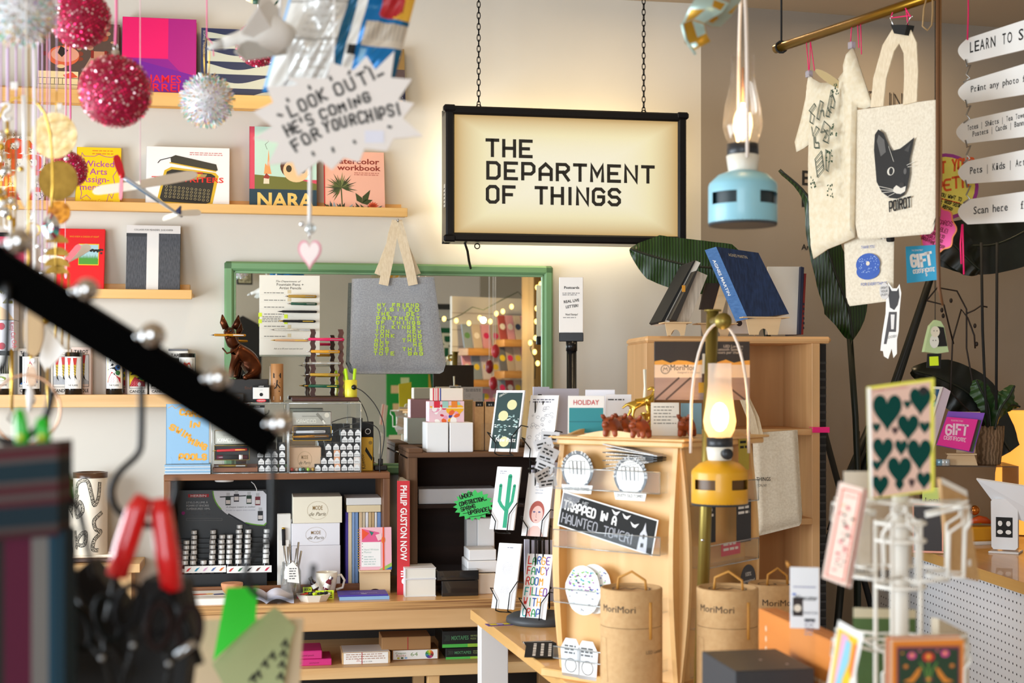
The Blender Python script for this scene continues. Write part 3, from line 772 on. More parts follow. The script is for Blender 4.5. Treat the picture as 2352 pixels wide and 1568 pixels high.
# cat calendar card box standing on the shelf by the frame edge
pl=BW.off(.13)
for lab,r_,kind in(('white gift box with a red cat club print, partly behind the hanging hook',(-40,735,32,805),'k'),('white and peach gift box with an olive numeral above the cat club box',(-40,632,32,734),'2')):
 p,w,h=pl.face(*r_)
 t=thing('gift_box',lab,'box',p,YAW)
 mb=MB().box(-w/2,w/2,0,.1,0,h,mat('#eceaf2',.6),.001)
 if kind=='k':mb.text('Kitty Cat Club',w*.36,h*.92,h*.14,C('#c8203a'),-.0005,'l',rot=-PI/2+.12,fit=h*.85);mb.disc(w*.1,h*.8,.012,C('#c8203a'),-.0005);mb.disc(w*.12,h*.15,.012,C('#c8203a'),-.0005)
 else:mb.text('2',w*.3,h*.38,h*.3,C('#8a8020'),-.0006,'c',off=.03);mb.flat([(-w/2,0),(w/2,0),(w*.3,h*.2),(-w/2,h*.55)],C('#f0c998'),-.0004);mb.flat([(w*.0,h*.65),(w*.12,h*.88),(w*.2,h*.8),(w*.12,h*.58)],C('#8a8020'),-.0005)
 mb.build('carton',t)
v=.2;pl=BW.off(v);u0,zs=pl.uz(60,1300);u1,_=pl.uz(322,1300)
q=BW.P((u0+u1)/2,zs,0);w=(u1-u0)/2
t=thing('side_shelf','low pine side shelf under the snake vase','shelf',q,YAW)
MB().box(-w,w,-v,-.002,-.03,0,PINE,.002).build('shelf_board',t)
PINEV=wood('pine_v','#d8a86e','#e6c08a',2,9)
for sx in(-1,1):MB().box(sx*(w-.06)-.03,sx*(w-.06)+.03,-v+.03,-.04,-zs,-.03,PINEV,.002).build('leg',t)
CLAY=mat('#f0e5d2',.35);RIM=textured('dark_glaze','#3a2417','#5d3d26','noise',20,(1,1,1),.3)
# tray under the vase
pl=BW.off(.11);p,w,h=pl.face(160,1262,272,1300,zs)
t=thing('serving_dish','long white dish on dark feet under the snake vase','dish',p,YAW)
MB().box(-w/2-.02,w/2,-.05,.05,.018,.028,CLAY,.004).build('dish',t);MB().box(-w/2,w/2-.02,-.035,.035,0,.018,RIM,.004).build('foot',t)
zt=zs+.028
p,w,h=pl.face(168,1084,247,1272,zt);r=w/2
t=thing('vase','tall cream cylinder vase painted with black snakes','vase',p,YAW)
MB().lathe([(r*.97,0),(r,.004),(r,h-.002),(r*.98,h),(r*.88,h),(r*.88,.02),(0,.02)],CLAY,40).build('body',t)
MB().lathe([(r+.0006,h-.018),(r+.001,h),(r*.86,h+.001),(r*.86,h-.01)],RIM,40,False).build('brown_rim',t)
q=MB();SN=textured('snake_skin','#17140f','#cfc4b0','voronoi',260,(1,1,1),.6,lo=.25,hi=.75)
def snake(P,w_=.011):
 pts=[]
 for i in range(len(P)-1):
  p0=Vector(P[max(i-1,0)]);p1=Vector(P[i]);p2=Vector(P[i+1]);p3=Vector(P[min(i+2,len(P)-1)])
  for k in range(6):
   s=k/6;pts.append(.5*((2*p1)+(p2-p0)*s+(2*p0-5*p1+4*p2-p3)*s*s+(3*p1-p0-3*p2+p3)*s**3))
 pts.append(Vector(P[-1]));q.stroke(pts,w_*1.15,INK,0);q.stroke(pts,w_*.85,SN,-.0003)
snake([(-.05,.19),(-.04,.235),(-.005,.245),(.01,.2),(.02,.165),(.035,.19),(.04,.24)]);snake([(-.055,.15),(-.03,.175),(-.02,.145),(-.045,.125),(-.055,.16),(-.04,.2)]);snake([(.05,.14),(.02,.115),(.025,.085),(.045,.075),(.02,.05),(.015,.02),(.035,.015)]);snake([(-.05,.02),(-.035,.06),(-.01,.075),(-.015,.035),(-.045,.04),(-.055,.08)])
for i,vv in enumerate(q.v):
 a=vv.x/r*.95;d=r+.0008-vv.y;q.v[i]=Vector((d*math.sin(a),-d*math.cos(a),vv.z*h/.27))
q.build('snake_painting',t)
pl=BW.off(.06);c=pl.hit(118,1085)
rr=.145
t=thing('plate','round cream plate with a brown rim leaning behind the snake vase','plate',Vector((c.x,c.y,zs))+Vector((0,0,.001)),YAW,rx=-.12)
mb=MB();mb.M=Matrix.Translation((0,0,rr))@Matrix.Rotation(R(90),4,'X')
mb.lathe([(0,.008),(rr*.7,.008),(rr*.86,.014)],CLAY,48,False);mb.lathe([(rr*.7,-.0),(0,-.0)],CLAY,48,False);mb.build('plate_well',t)
mb=MB();mb.M=Matrix.Translation((0,0,rr))@Matrix.Rotation(R(90),4,'X');mb.lathe([(rr*.86,.014),(rr,.02),(rr,.016),(rr*.7,0)],RIM,48,False);mb.build('brown_rim',t)
q=MB();snake([(-.06,.0),(-.02,.05),(.04,.06),(.07,.02),(.085,-.02)],.016)
q.M=Matrix();
for i,vv in enumerate(q.v):q.v[i]=Vector((vv.x,vv.y-.0145,vv.z+rr))
q.build('snake_painting',t)
# --- things hanging from the ceiling, near the camera
def hang(mb,P,top=CEIL,r=.0011,m=None,n=5):
 mb.tube([P,Vector((P[0],P[1],P[2]))+Vector((0,0,top))],r,m,n)
PINKS=mat('#f06a9e',.6);LILAC=mat('#d9b8dc',.6);WHITES=mat('#f3f0ee',.5)
def glitter(px,py,rpx,Y,lab,seed,string=PINKS,dark=False):
 rr=random.Random(seed);c=at(px,py,Y);r=rpx/F*Y
 t=thing('glitter_ball',lab,'ornament',c,0,'pink glitter balls')
 mb=MB();ms=[mat(h,.28,.75)for h in('#f5205f','#e01352','#ff4d7c','#e0206a','#b00a3c')]+[mat('#ffb3bf',.2,.6),mat('#ffd5da',.25,.4),mat('#f01a66',.5,.2)]  # pale pink flakes paint in the bright glints
 mb.ball((0,0,0),r*.97,mat('#a00c3a',.6),20)
 n=int(900+5*rpx)
 for i in range(n):
  z=1-2*(i+.5)/n;ph=i*2.39996;s=math.sqrt(1-z*z)
  d=Vector((s*math.cos(ph),s*math.sin(ph),z));a=d.orthogonal().normalized();b=d.cross(a)
  k=rr.uniform(0,6.28);a,b=a*math.cos(k)+b*math.sin(k),b*math.cos(k)-a*math.sin(k)
  tl=Vector((rr.gauss(0,.45),rr.gauss(0,.45),rr.gauss(0,.45)));q=r*rr.uniform(.03,.05);o=d*r*rr.uniform(.985,1.02)
  nn=(d+tl).normalized();a=nn.cross(b).normalized();b=a.cross(nn)
  mb.add([o+a*q,o+b*q,o-a*q,o-b*q],[(0,1,2,3)],rr.choice(ms))
 mb.build('glitter_shell',t)
 mb=MB().at(0,0,r*.98);mb.lathe([(.007,0),(.007,.008),(.003,.012),(.0,.013)],CHROME,12);mb.at()
 mb.tube([(.004*math.cos(k*PI/4),0,r*.98+.017+.005*math.sin(k*PI/4))for k in range(8)],.001,CHROME,5,closed=True);mb.build('silver_cap',t)
 mb=MB();mb.tube([(0,0,r*.98+.02),(.002,0,r+.07),(0,0,CEIL-c.z)],.0022,string,6);mb.build('hanging_string',t)
glitter(265,210,82,2.45,'large pink glitter ball hanging in front of the magenta book',1)
glitter(183,40,69,2.6,'pink glitter ball cut by the picture top beside the tinsel ball',2)
glitter(592,102,50,3.4,'small pink glitter ball behind the paper gull and chips bag',3,WHITES)
glitter(160,390,41,3.3,'dark pink glitter ball half hidden behind the brass discs',4)
def tinsel(px,py,rpx,Y,lab,seed,n=1300,tip=.35):
 rr=random.Random(seed);c=at(px,py,Y);r=rpx/F*Y
 t=thing('tinsel_ball',lab,'ornament',c,0,'iridescent tinsel balls')
 ms=[mat('#fbfcff',.3,.0)]*6+[mat('#e6f2fa',.2,.2),mat('#f2e4fa',.2,.2)]
 edge=[mat(h,.3,.1)for h in('#e9c46a','#7fd0b4','#f0b48a','#c7a8e0','#8fd6d9','#f2e3b0','#eef3f2','#f6d9e4')]
 mb=MB().ball((0,0,0),r*.78,mat('#f4f5f8',.6),16)
 for i in range(n):
  z=1-2*(i+.5)/n;ph=i*2.39996;s=math.sqrt(1-z*z)
  d=(Vector((s*math.cos(ph),s*math.sin(ph),z))+Vector((rr.gauss(0,.12),rr.gauss(0,.12),rr.gauss(0,.12)))).normalized()
  a=d.orthogonal().normalized();k=rr.uniform(0,6.28);a=a*math.cos(k)+d.cross(a)*math.sin(k)
  l=r*rr.uniform(.85,1.06);w=r*.022;p0=d*r*.5;p1=d*(l-r*.12);p2=d*l+a*w*3*rr.uniform(-1,1)
  mb.add([p0-a*w,p0+a*w,p1+a*w,p1-a*w],[(0,1,2,3)],rr.choice(ms))
  mb.add([p1-a*w,p1+a*w,p2+a*w,p2-a*w],[(0,1,2,3)],rr.choice(edge if rr.random()<.75 else ms))
 mb.build('tinsel',t)
 mb=MB();mb.tube([(-.004,0,r*.9),(-.006,0,r+.05),(0,0,r+.075),(.006,0,r+.05),(.004,0,r*.9)],.0011,GOLD,5);mb.build('gold_loop',t)
 mb=MB();mb.tube([(.014,0,r+.035),(.012,0,r+.06),(0,0,r+.074),(0,0,CEIL-c.z)],.0013,PINKS,5);mb.build('hanging_string',t)
tinsel(475,231,63,2.9,'white iridescent tinsel ball hanging beside the large pink ball',11)
tinsel(42,20,88,2.05,'big fluffy tinsel ball with orange and green tips above the mobiles',12,1700)
# toy gliders
def glider(lab,px,py,Y,pts,prop=True):
 """pts: pixel places of nose, tail, wing tips, fin."""
 f=PF(px,py,Y);t=thing('toy_glider',lab,'toy plane',f.loc,0,'balsa toy gliders with red propellers')
 B=mat('#e6dccb',.6);B2=mat('#cfd8e2',.5);RD=mat('#d3101f',.3,coat=.4)
 nose,tail=f.p3(*pts['nose'],-.03),f.p3(*pts['tail'],.08)
 MB().tube([nose,nose.lerp(tail,.5),tail],[.0045,.004,.0025],B2,6).build('fuselage',t)
 s0=nose.lerp(tail,.06)+Vector((0,-.003,-.004));s1=nose.lerp(tail,.6)+Vector((0,-.003,-.004));MB().tube([s0,s1],.0012,mat('#2b7fb5',.4),5).build('rubber_band',t)
 def blade(a,b,w,m,th=.002,face=None):
  a=Vector(a);b=Vector(b);d=(b-a).normalized();up=Vector((0,.55,.83));n=d.cross(up).normalized();q=n.cross(d).normalized()
  if face:n=Vector(face);q=n.cross(d).normalized()
  P=[]
  for(s,k)in((0,.8),(.5,1),(.85,.95),(.95,.7),(1,.3)):P.append(a.lerp(b,s)+q*w*k)
  for(s,k)in((1,.3),(.95,.7),(.85,.95),(.5,1),(0,.8)):P.append(a.lerp(b,s)-q*w*k)
  mb=MB();n_=len(P);mb.add(P+[p+n*th for p in P],[tuple(range(n_)),tuple(range(n_,2*n_))[::-1]]+[(i,i+n_,(i+1)%n_+n_,(i+1)%n_)for i in range(n_)],m);return mb
 wc=f.p3(*pts['wing'],0);blade(wc,f.p3(*pts['wl'],.03),.012,B).build('wing',t);blade(wc,f.p3(*pts['wr'],.05),.012,B).build('wing',t)
 tc=nose.lerp(tail,.92);blade(tc,f.p3(*pts['tl'],.09),.007,B).build('tailplane',t);blade(tc,f.p3(*pts['tr'],.1),.007,B).build('tailplane',t)
 fx=f.p3(*pts['fin'],.08);MB().tube([tc,fx],[.009,.002],mat('#39446e',.5),4).build('fin',t)
 pr=thing('propeller',None,None,(0,0,0));pr.parent=t
 h=nose+Vector((0,-.008,0))
 MB().ball(h,.0055,RD,10).build('spinner',pr)
 blade(h,f.p3(*pts['p1'],-.04),.0075,RD,.0015,(.25,-.95,.1)).build('blade',pr);blade(h,f.p3(*pts['p2'],-.03),.004,mat('#e06a78',.35),.0015,(-.25,-.95,.1)).build('blade',pr)
 c=wc+Vector((0,0,.004));MB().tube([c,Vector((c.x,c.y,CEIL-f.loc.z))],.0009,mat('#f0c4cc',.6),5).build('hanging_string',t)
 return t
glider('balsa toy glider with a red propeller hanging before the typewriter book',320,425,2.85,dict(nose=(292,410),tail=(397,487),wing=(322,424),wl=(203,433),wr=(440,392),tl=(348,490),tr=(436,474),fin=(394,462),p1=(279,364),p2=(287,463)))
glider('toy glider whose red propeller shows against the red book',165,600,3.5,dict(nose=(163,604),tail=(110,612),wing=(150,598),wl=(80,590),wr=(192,560),tl=(90,618),tr=(120,600),fin=(112,595),p1=(195,566),p2=(160,642)))
# ---- gull, chips bag and star sign
f=PF(570,100,2.12);t=thing('paper_gull','white paper seagull reaching for the blue chips bag','mobile',f.loc)
GW=mat('#e4e0db',.6);GG=mat('#b9b6b0',.6)
MB().tube([f.p3(488,124,-.03),f.p3(505,115,-.028),f.p3(520,108,-.025)],[.002,.006,.008],mat('#c9c7c4',.5),10).build('beak',t)
MB().tube([f.p3(518,109,-.025),f.p3(545,98,-.02),f.p3(585,88,-.01),f.p3(630,78,0),f.p3(665,72,.02)],[.008,.009,.018,.03,.012],GW,14).build('body',t)
def plate3(P,th,m):
 mb=MB();n=len(P);P=[Vector(p)for p in P];d=(P[1]-P[0]).cross(P[2]-P[0]).normalized()*th
 return mb.add(P+[p+d for p in P],[tuple(range(n)),tuple(range(n,2*n))[::-1]]+[(i,i+n,(i+1)%n+n,(i+1)%n)for i in range(n)],m)
plate3([f.p3(566,92,-.04),f.p3(612,42,-.06),f.p3(614,20,-.05),f.p3(628,9,-.03),f.p3(640,20,0),f.p3(646,60,.01),f.p3(648,108,.01)],.003,GW).build('wing',t)
plate3([f.p3(556,138,-.05),f.p3(566,115,-.04),f.p3(582,98,-.02),f.p3(650,90,.01),f.p3(655,118,.02),f.p3(575,150,-.03)],.003,GG).build('wing',t)
MB().tube([f.p3(644,40,0),f.p3(644,20,0)+Vector((0,0,CEIL-f.p3(644,20).z-f.loc.z))],.0025,WHITES,6).build('hanging_string',t)
f=PF(770,40,2.16);t=thing('chips_bag','crumpled blue and silver chips bag hanging above the star sign','bag',f.loc)
TL,TR,BL,BR=f.p3(705,-150),f.p3(985,-120),f.p3(602,212),f.p3(898,215)
SIL=mat('#dcdcda',.3,.35);BLU=mat('#0d74b8',.28,.25);BLU2=mat('#0a5a80',.28,.25);WHT=mat('#e9e8e4',.4);GRYP=mat('#8f8a84',.6);REDP=mat('#b3202a',.4);YEL=mat('#e8b23a',.4)
N_=64;mb=MB();vs=[]
for side in(0,1):
 for j in range(N_+1):
  for i in range(N_+1):
   u,v=i/N_,j/N_
   b=TL.lerp(TR,u).lerp(BL.lerp(BR,u),v)
   puff=(max(0,math.sin(PI*u))**.6)*(max(0,math.sin(PI*v))**.45)*.035
   cr=noise.noise(Vector((u*5,v*5,3+side*9)))*.016+abs(noise.noise(Vector((u*9+v*4,v*3,7+side*5))))*.012
   vs.append(b+Vector((0,(-puff+cr*min(1,8*u,8*(1-u)))*(1 if side==0 else-1),0)))
mats_={}
def bagm(u,v):
 if v>.97 or v<.02:return BLU
 if u<.035:return mat('#8fb8e0',.35)
 if u<.50:
  if.42<v<.445 or.665<v<.685:return mat('#9d9a95',.5)
  if.2<u<.46 and v<.9 and(int(v*64)%3==0)and rnd.random()<.6:return mat('#b9b5ae',.5)
  return SIL if u>.15 else WHT
 if u<.58:return BLU2 if v>.0 else BLU
 if u<.66:return INK if(.70<v<.76 and.60<u<.65)else WHT
 if v<.52 and u>.76:return REDP if((u-.83)/.11)**2+((v-.42)/.1)**2<1 else(YEL if u>.8 and v>.2 else BLU)
 if.54<v<.7 and u>.69:return mat('#cfc3b2',.5)if(int(u*64)%2 or v>.66)else mat('#b3a89a',.5)
 if.72<v<.82 and.68<u<.74:return mat('#7fb4d8',.5)
 return BLU if u<.96 else BLU2
n1=(N_+1)**2;base=len(mb.v)
for side in(0,1):
 off=side*n1
 for j in range(N_):
  for i in range(N_):
   q=[off+j*(N_+1)+i,off+j*(N_+1)+i+1,off+(j+1)*(N_+1)+i+1,off+(j+1)*(N_+1)+i]
   mb.f.append(tuple(q[::-1]if side==0 else q));mb.mi.append(mb.m(bagm((i+.5)/N_,(j+.5)/N_)if side==0 else BLU));mb.sm.append(True)
mb.v=vs;mb.build('foil_bag',t)
MB().tube([(TL+TR)/2+Vector((0,0,-.01)),Vector(((TL+TR).x/2,0,CEIL-f.loc.z))],.0015,WHITES,5).build('hanging_string',t)
f=PF(775,260,2.02);t=thing('star_sign','white starburst card warning about chips in black marker','sign',f.loc)
star=[(612,200),(690,195),(658,172+6),(752,180),(760,143),(812,160),(842,128),(862,160),(906,117),(898,178),(946,182),(915,228),(952,237),(925,272),(972,312),(905,318),(888,346),(838,340),(825,372),(790,362),(762,390),(735,368),(684,405),(672,372),(615,378),(640,328),(583,318),(625,290),(582,257),(627,235)]
SC=mat('#e6dfdb',.7);MB().prism(f.pts(*star),0,.003,SC).build('card',t)
mb=MB();y=-.0006;mk=mat('#15130f',.6);g=f.px
def hand(txt,a,b,hh,ww=None):
 x0,z0=f(*a);x1,z1=f(*b);mb.pen(txt,x0,z0,g(hh),mk,y,w=g(5.6),fit=math.hypot(x1-x0,z1-z0),rot=math.atan2(z1-z0,x1-x0),jit=.05,sp=.7)
hand('LOOK',(670,268),(752,228),27);hand('OUT!',(776,222),(862,182),28);hand("HE'S",(662,314),(722,284),26);hand('COMING',(740,274),(852,232),22);hand('FOR',(682,348),(738,312),25);hand('YOUR',(748,305),(818,284),24);hand('CHIPS!',(826,284),(918,262),26)
for(a,b)in(((636,263),(650,266)),((658,226),(664,234)),((708,196),(714,206)),((757,175),(762,186)),((800,172),(804,162)),((836,158),(842,152)),((866,176),(882,168)),((890,290),(900,293)),((812,322),(817,330)),((763,338),(767,350)),((717,348),(722,358))):mb.stroke(f.pts(a,b),g(6),mk,y)
mb.build('marker_writing',t)
MB().rect(*f(838,328),*f(882,300),mat('#dcdcea',.6),-.0005).build('price_sticker',t)
b0,b1=f.p3(762,380,.004),f.p3(762,0,.004);MB().tube([b0,Vector((b0 .x,.12,CEIL-f.loc.z))],.0012,WHITES,5).build('hanging_string',t)
# heart on a white rod
f=PF(711,580,2.3);t=thing('heart_ornament','pink edged white heart with a crystal bead on a white rod','ornament',f.loc)
def heart(w,h,n=28):
 P=[]
 for k in range(n):
  a=2*PI*k/n;P.append((w/2*math.sin(a)**3,h/2*(13*math.cos(a)-5*math.cos(2*a)-2*math.cos(3*a)-math.cos(4*a))/14.5))
 return P
hw,hh=g(62),g(80);MB().prism(heart(hw,hh),0,.006,mat('#e79aa8',.4)).build('heart_rim',t);MB().prism(heart(hw*.82,hh*.82),-.001,0,mat('#f4e3e0',.35)).build('heart_face',t)
MB().ball(f.p3(713,525),g(15),glass('crystal','#eef4f6',.25,.02,.25),10).build('crystal_bead',t);MB().ball(f.p3(694,514),g(7),CHROME,10).build('bead',t)
z0=f.p3(711,520);MB().tube([z0,Vector((z0 .x,.1,CEIL-f.loc.z))],.0032,WHITES,8).build('hanging_rod',t);MB().tube([z0,f.p3(711,548)],.0012,CHROME,5).build('link',t)
# ---- jewellery mobiles
DISC=textured('hammered_gold','#cda765','#efdcae','noise',60,(1,1,1),.35,.75,.25,.3,.7);BRD=textured('aged_brass','#7a5c22','#9c7a34','noise',30,(1,1,1),.4,.85,.1);AMB=textured('amber_disc','#a8650f','#d38b22','voronoi',90,(1,1,1),.4,.5,.3)
def rnddisc(f,px,py,rpx,m,y=0.0,q=1.0,th=.0015,a0=0,a1=2*PI):
 x,z=f(px,py);r=f.px(rpx);n=40
 return MB().prism([(x+r*math.cos(a0+(a1-a0)*k/n),z+q*r*math.sin(a0+(a1-a0)*k/n))for k in range(n)],y,y+th,m)
f=PF(125,310,2.4);t=thing('disc_mobile','gold disc mobile with brass half moons and long tube chimes','mobile',f.loc)
rnddisc(f,124,311,53,DISC).build('gold_disc',t);rnddisc(f,120,408,46,BRD,.03).build('brass_disc',t);rnddisc(f,122,483,27,AMB,.03).build('amber_disc',t)
for i,(y_,rp)in enumerate(((545,26),(575,27),(600,29),(617,27))):rnddisc(f,122,y_+10,rp,BRD,.02,.75,.001,0,PI).build('half_moon',t)
for i,x_ in enumerate((119,134,149)):MB().tube([f.p3(x_,625,.02),f.p3(x_,812+i*3,.02)],.0016,GOLD,8).build('tube_chime',t)
mb=MB()
for a,b in(((124,258),(125,200)),((120,454),(120,460)),((122,510),(122,620))):mb.tube([f.p3(*a,.012),f.p3(*b,.012)],.0008,GOLD,5)
z0=f.p3(125,205,.012);mb.tube([z0,Vector((z0 .x,.012,CEIL-f.loc.z))],.0009,LILAC,5);mb.build('hanging_string',t)
MB().box(*sorted((f(132,250)[0],f(143,250)[0])),-.002,.0,*sorted((f(132,250)[1],f(132,238)[1])),PAPER).build('price_tag',t)
f=PF(62,415,2.25);t=thing('crystal_mobile','gold arch mobile with a white diamond plate and crystal drop','mobile',f.loc)
P=[f.p3(*p,-.01)for p in((0,285),(12,252),(35,230),(60,224),(88,236),(108,262),(121,310),(125,370),(126,430),(123,478))]
MB().tube(P,.0019,GOLD,7).build('arch_wire',t)
MB().prism(f.pts((62,357),(92,412),(61,477),(32,414)),-.012,-.008,textured('marble','#f5f2ee','#e9e3da','noise',30,(1,1,1),.3)).build('diamond_plate',t)
mb=MB().tube([f.p3(59,222,-.01),f.p3(60,290,-.01),f.p3(61,357,-.01)],[.0035,.0025,.003],WHITES,7);mb.build('beaded_stem',t)
CRY=mat('#f4f6f8',.04,.75);CRC=[mat('#c23a5a',.08,.6),mat('#58c0b4',.08,.6),mat('#77708f',.08,.7),CRY,CRY,mat('#d9dde2',.05,.9)]
mb=MB();c=f.p3(122,522,-.01);ro,ri=[],[]
for k in range(16):
 a=2*PI*k/16;s=1 if math.cos(a)<.3 else.85;zz=math.cos(a);xx=math.sin(a)*(1-.32*max(0,zz));ro.append(c+Vector((xx*g(23),0,zz*g(35)*(1.0 if zz<0 else 1.0))));ri.append(c+Vector((xx*g(11),-.009,zz*g(18))))
for k in range(16):
 j=(k+1)%16;mb.add([ro[k],ro[j],ri[j],ri[k]],[(0,1,2,3)],CRC[(k*5)%6]);mb.add([ro[j],ro[k],c+Vector((0,.006,0))],[(0,1,2)],CRY)
for k in range(16):mb.add([ri[k],ri[(k+1)%16],c+Vector((0,-.01,0))],[(0,1,2)],CRC[(k*7+1)%6])
mb.build('crystal_drop',t);mb=MB();mb.tube([f.p3(58,226,-.01),Vector((f.p3(58,226).x,-.01,CEIL-f.loc.z))],.0011,LILAC,5);mb.build('hanging_string',t)
MB().box(*sorted((f(30,0)[0],f(46,0)[0])),-.012,-.009,*sorted((f(30,208)[1],f(30,192)[1])),PAPER).build('price_tag',t)
f=PF(20,420,2.2);t=thing('bead_mobile','cluster of white beads and gold charms hanging at the picture edge','mobile',f.loc)
rr=random.Random(3)
for i in range(22):
 px,py=rr.gauss(14,14),rr.uniform(310,520);m=rr.choice([WHITES,WHITES,CRY,GOLD,CHROME]);MB().ball(f.p3(px,py,rr.uniform(-.03,.03)),g(rr.uniform(5,11)),m,10,(1,1,rr.uniform(.8,1.4))).build('bead',t)
for x_ in(2,15,25,35):MB().tube([f.p3(x_,520,0),f.p3(x_,300,0)],.0014,GOLD,5).build('chain_strand',t)
MB().tube([f.p3(24,500),f.p3(25,560)],.003,WHITES,6).build('pearl_strand',t);MB().tube([f.p3(31,500),f.p3(31,560)],.0022,GOLD,6).build('chain_strand',t)
P=[f.p3(*p)for p in((4,244),(10,238),(18,236),(24,243),(22,252),(12,258),(8,266),(12,274),(20,276),(28,268))];MB().tube(P,.0026,WHITES,7).build('s_hook',t)
MB().tube([f.p3(18,240),Vector((f.p3(18,240).x,0,CEIL-f.loc.z))],.0022,LILAC,6).build('hanging_string',t)
MB().tube([f.p3(17,276),f.p3(18,320)],.0026,GOLD,6).build('chain_strand',t)
f=PF(75,540,2.5);t=thing('ring_ornament','thin gold hoop with a white tag on a small hook','ornament',f.loc)
x,z=f(75,528);MB().tube([(x+g(20)*math.cos(a*PI/12),0,z+g(20)*math.sin(a*PI/12))for a in range(24)],.0012,GOLD,6,closed=True).build('hoop',t)
MB().prism(f.pts((56,512),(66,500),(74,506),(66,520)),-.001,0,PAPER).build('price_tag',t);P=[f.p3(*p)for p in((66,488),(70,492),(77,490),(79,484),(74,494),(72,506))];MB().tube(P,.0012,CHROME,6).build('hook',t)
MB().tube([f.p3(76,486),Vector((f.p3(76,486).x,0,CEIL-f.loc.z))],.0011,LILAC,5).build('hanging_string',t)
for i,(x_,yb,Y,m,rr_)in enumerate(((2,300,2.3,LILAC,.0015),(37,470,2.35,LILAC,.0016),(88,560,2.6,LILAC,.0011),(97,620,2.6,LILAC,.0013),(108,570,2.7,mat('#e79ab0',.6),.0012),(114,600,2.7,LILAC,.0011),(152,360,3.0,PINKS,.0011))):
 q=at(x_,yb,Y);t=thing('crystal_strand',['pale thread with a clear bead at the picture edge','lilac thread hanging beside the bead cluster','thin lilac thread ending by the gold hoop','lilac thread with beads beside the gold disc mobile','rose thread running down behind the gold disc','pale thread close beside the rose thread','bright pink thread running to the dark glitter ball'][i],'ornament',q,0,'hanging threads with beads')
 MB().tube([(0,0,0),(0,0,CEIL-q.z)],rr_,m,5).build('thread',t);MB().ball((0,0,-.004),.005,CRY,8).build('bead',t)
f=PF(75,765,2.1);t=thing('oval_ornament','gold oval plate with a peach drop hanging under the black arm','ornament',f.loc)
TW=wood('gold_grain','#b9966a','#d9bb8a',2,12)
x,z=f(76,762);mb=MB().prism([(x+g(24)*math.cos(k*PI/20),z+g(59)*math.sin(k*PI/20))for k in range(40)],0,.004,TW);mb.build('oval_plate',t)
x,z=f(72,864);MB().prism([(x+g(12)*math.cos(k*PI/16),z+g(25)*math.sin(k*PI/16))for k in range(32)],0,.004,mat('#e6c3a4',.35)).build('peach_drop',t)
MB().tube([f.p3(75,706),f.p3(72,690),f.p3(66,680),f.p3(66,400),Vector((f.p3(66,0).x,0,CEIL-f.loc.z))],.0014,GOLD,5).build('hanging_string',t)
for(a,b,r_)in((73,822,5),(80,827,6),(72,890,5),(74,905,7),(76,918,9)):MB().ball(f.p3(a,b,-.004),g(r_),CRY if r_>5 else GOLD,10,(1,1,1.4)).build('bead',t)
f=PF(115,815,2.15);t=thing('kite_ornament','white kite shaped plate with gold bow hanging above the candles','ornament',f.loc)
MB().prism(f.pts((109,755),(151,806),(105,854),(89,825)),0,.004,mat('#f7f5f2',.3)).build('kite_plate',t)
for(a,b,r_,m)in((93,712,7,BRD),(103,718,6,CREAM),(106,738,9,GOLD),(98,750,6,GOLD),(110,728,5,BRD)):MB().ball(f.p3(a,b,-.003),g(r_),m,10).build('bead',t)
MB().tube([f.p3(96,712),f.p3(88,690),f.p3(80,660),f.p3(80,400),Vector((f.p3(80,0).x,0,CEIL-f.loc.z))],.002,WHITES,6).build('hanging_ribbon',t)
MB().tube([f.p3(109,845),f.p3(109,980)],.0018,GOLD,6).build('gold_cord',t);MB().tube([f.p3(28,800),f.p3(27,945)],.0022,GOLD,6).build('gold_cord',t)
f=PF(60,940,2.0);t=thing('hoop_ornament','large copper hoop with white tassel over the green handles','ornament',f.loc)
x,z=f(60,940);MB().tube([(x+g(78)*math.cos(a*PI/24),0,z+g(78)*math.sin(a*PI/24))for a in range(48)],.0018,mat('#d8a888',.25,.7),7,closed=True).build('hoop',t)
MB().tube([f.p3(71,885,-.004),f.p3(72,905,-.004),f.p3(70,945,-.004)],[.003,.006,.003],WHITES,8).build('tassel',t);MB().tube([f.p3(60,863),f.p3(60,560),Vector((f.p3(60,0).x,0,CEIL-f.loc.z))],.0012,WHITES,5).build('hanging_string',t)
MB().prism(f.pts((28,940),(36,950),(30,975),(16,962)),-.006,-.002,CRY).build('crystal_charm',t)
# pale iridescent paper twist at the top, with a light bulb string above it
f=PF(1640,50,2.35);t=thing('ribbon_twist','curled iridescent turquoise and gold ribbon hanging beside the lantern rod','ribbon',f.loc)
TQ=mat('#bcd9d4',.3,.35);GO=mat('#c99a35',.3,.5)
def sheet(rows,m1,m2,name):
 vs=[];fs=[];n=len(rows[0])
 for r_ in rows:vs+=[Vector(p)for p in r_]
 for i in range(len(rows)-1):
  for j in range(n-1):fs.append((i*n+j,i*n+j+1,(i+1)*n+j+1,(i+1)*n+j))
 mb=MB().add(vs,fs,m1,True);mb.add([v+Vector((0,.002,0))for v in vs],[q[::-1]for q in fs],m2,True);return mb.build(name,t)
sheet([[f.p3(1594,3,-.02),f.p3(1630,4,-.03),f.p3(1670,14,-.02)],[f.p3(1578,30,-.04),f.p3(1620,34,-.05),f.p3(1652,40,-.03)],[f.p3(1561,66,-.03),f.p3(1590,54,-.03),f.p3(1612,60,-.02)]],TQ,GO,'upper_fold')
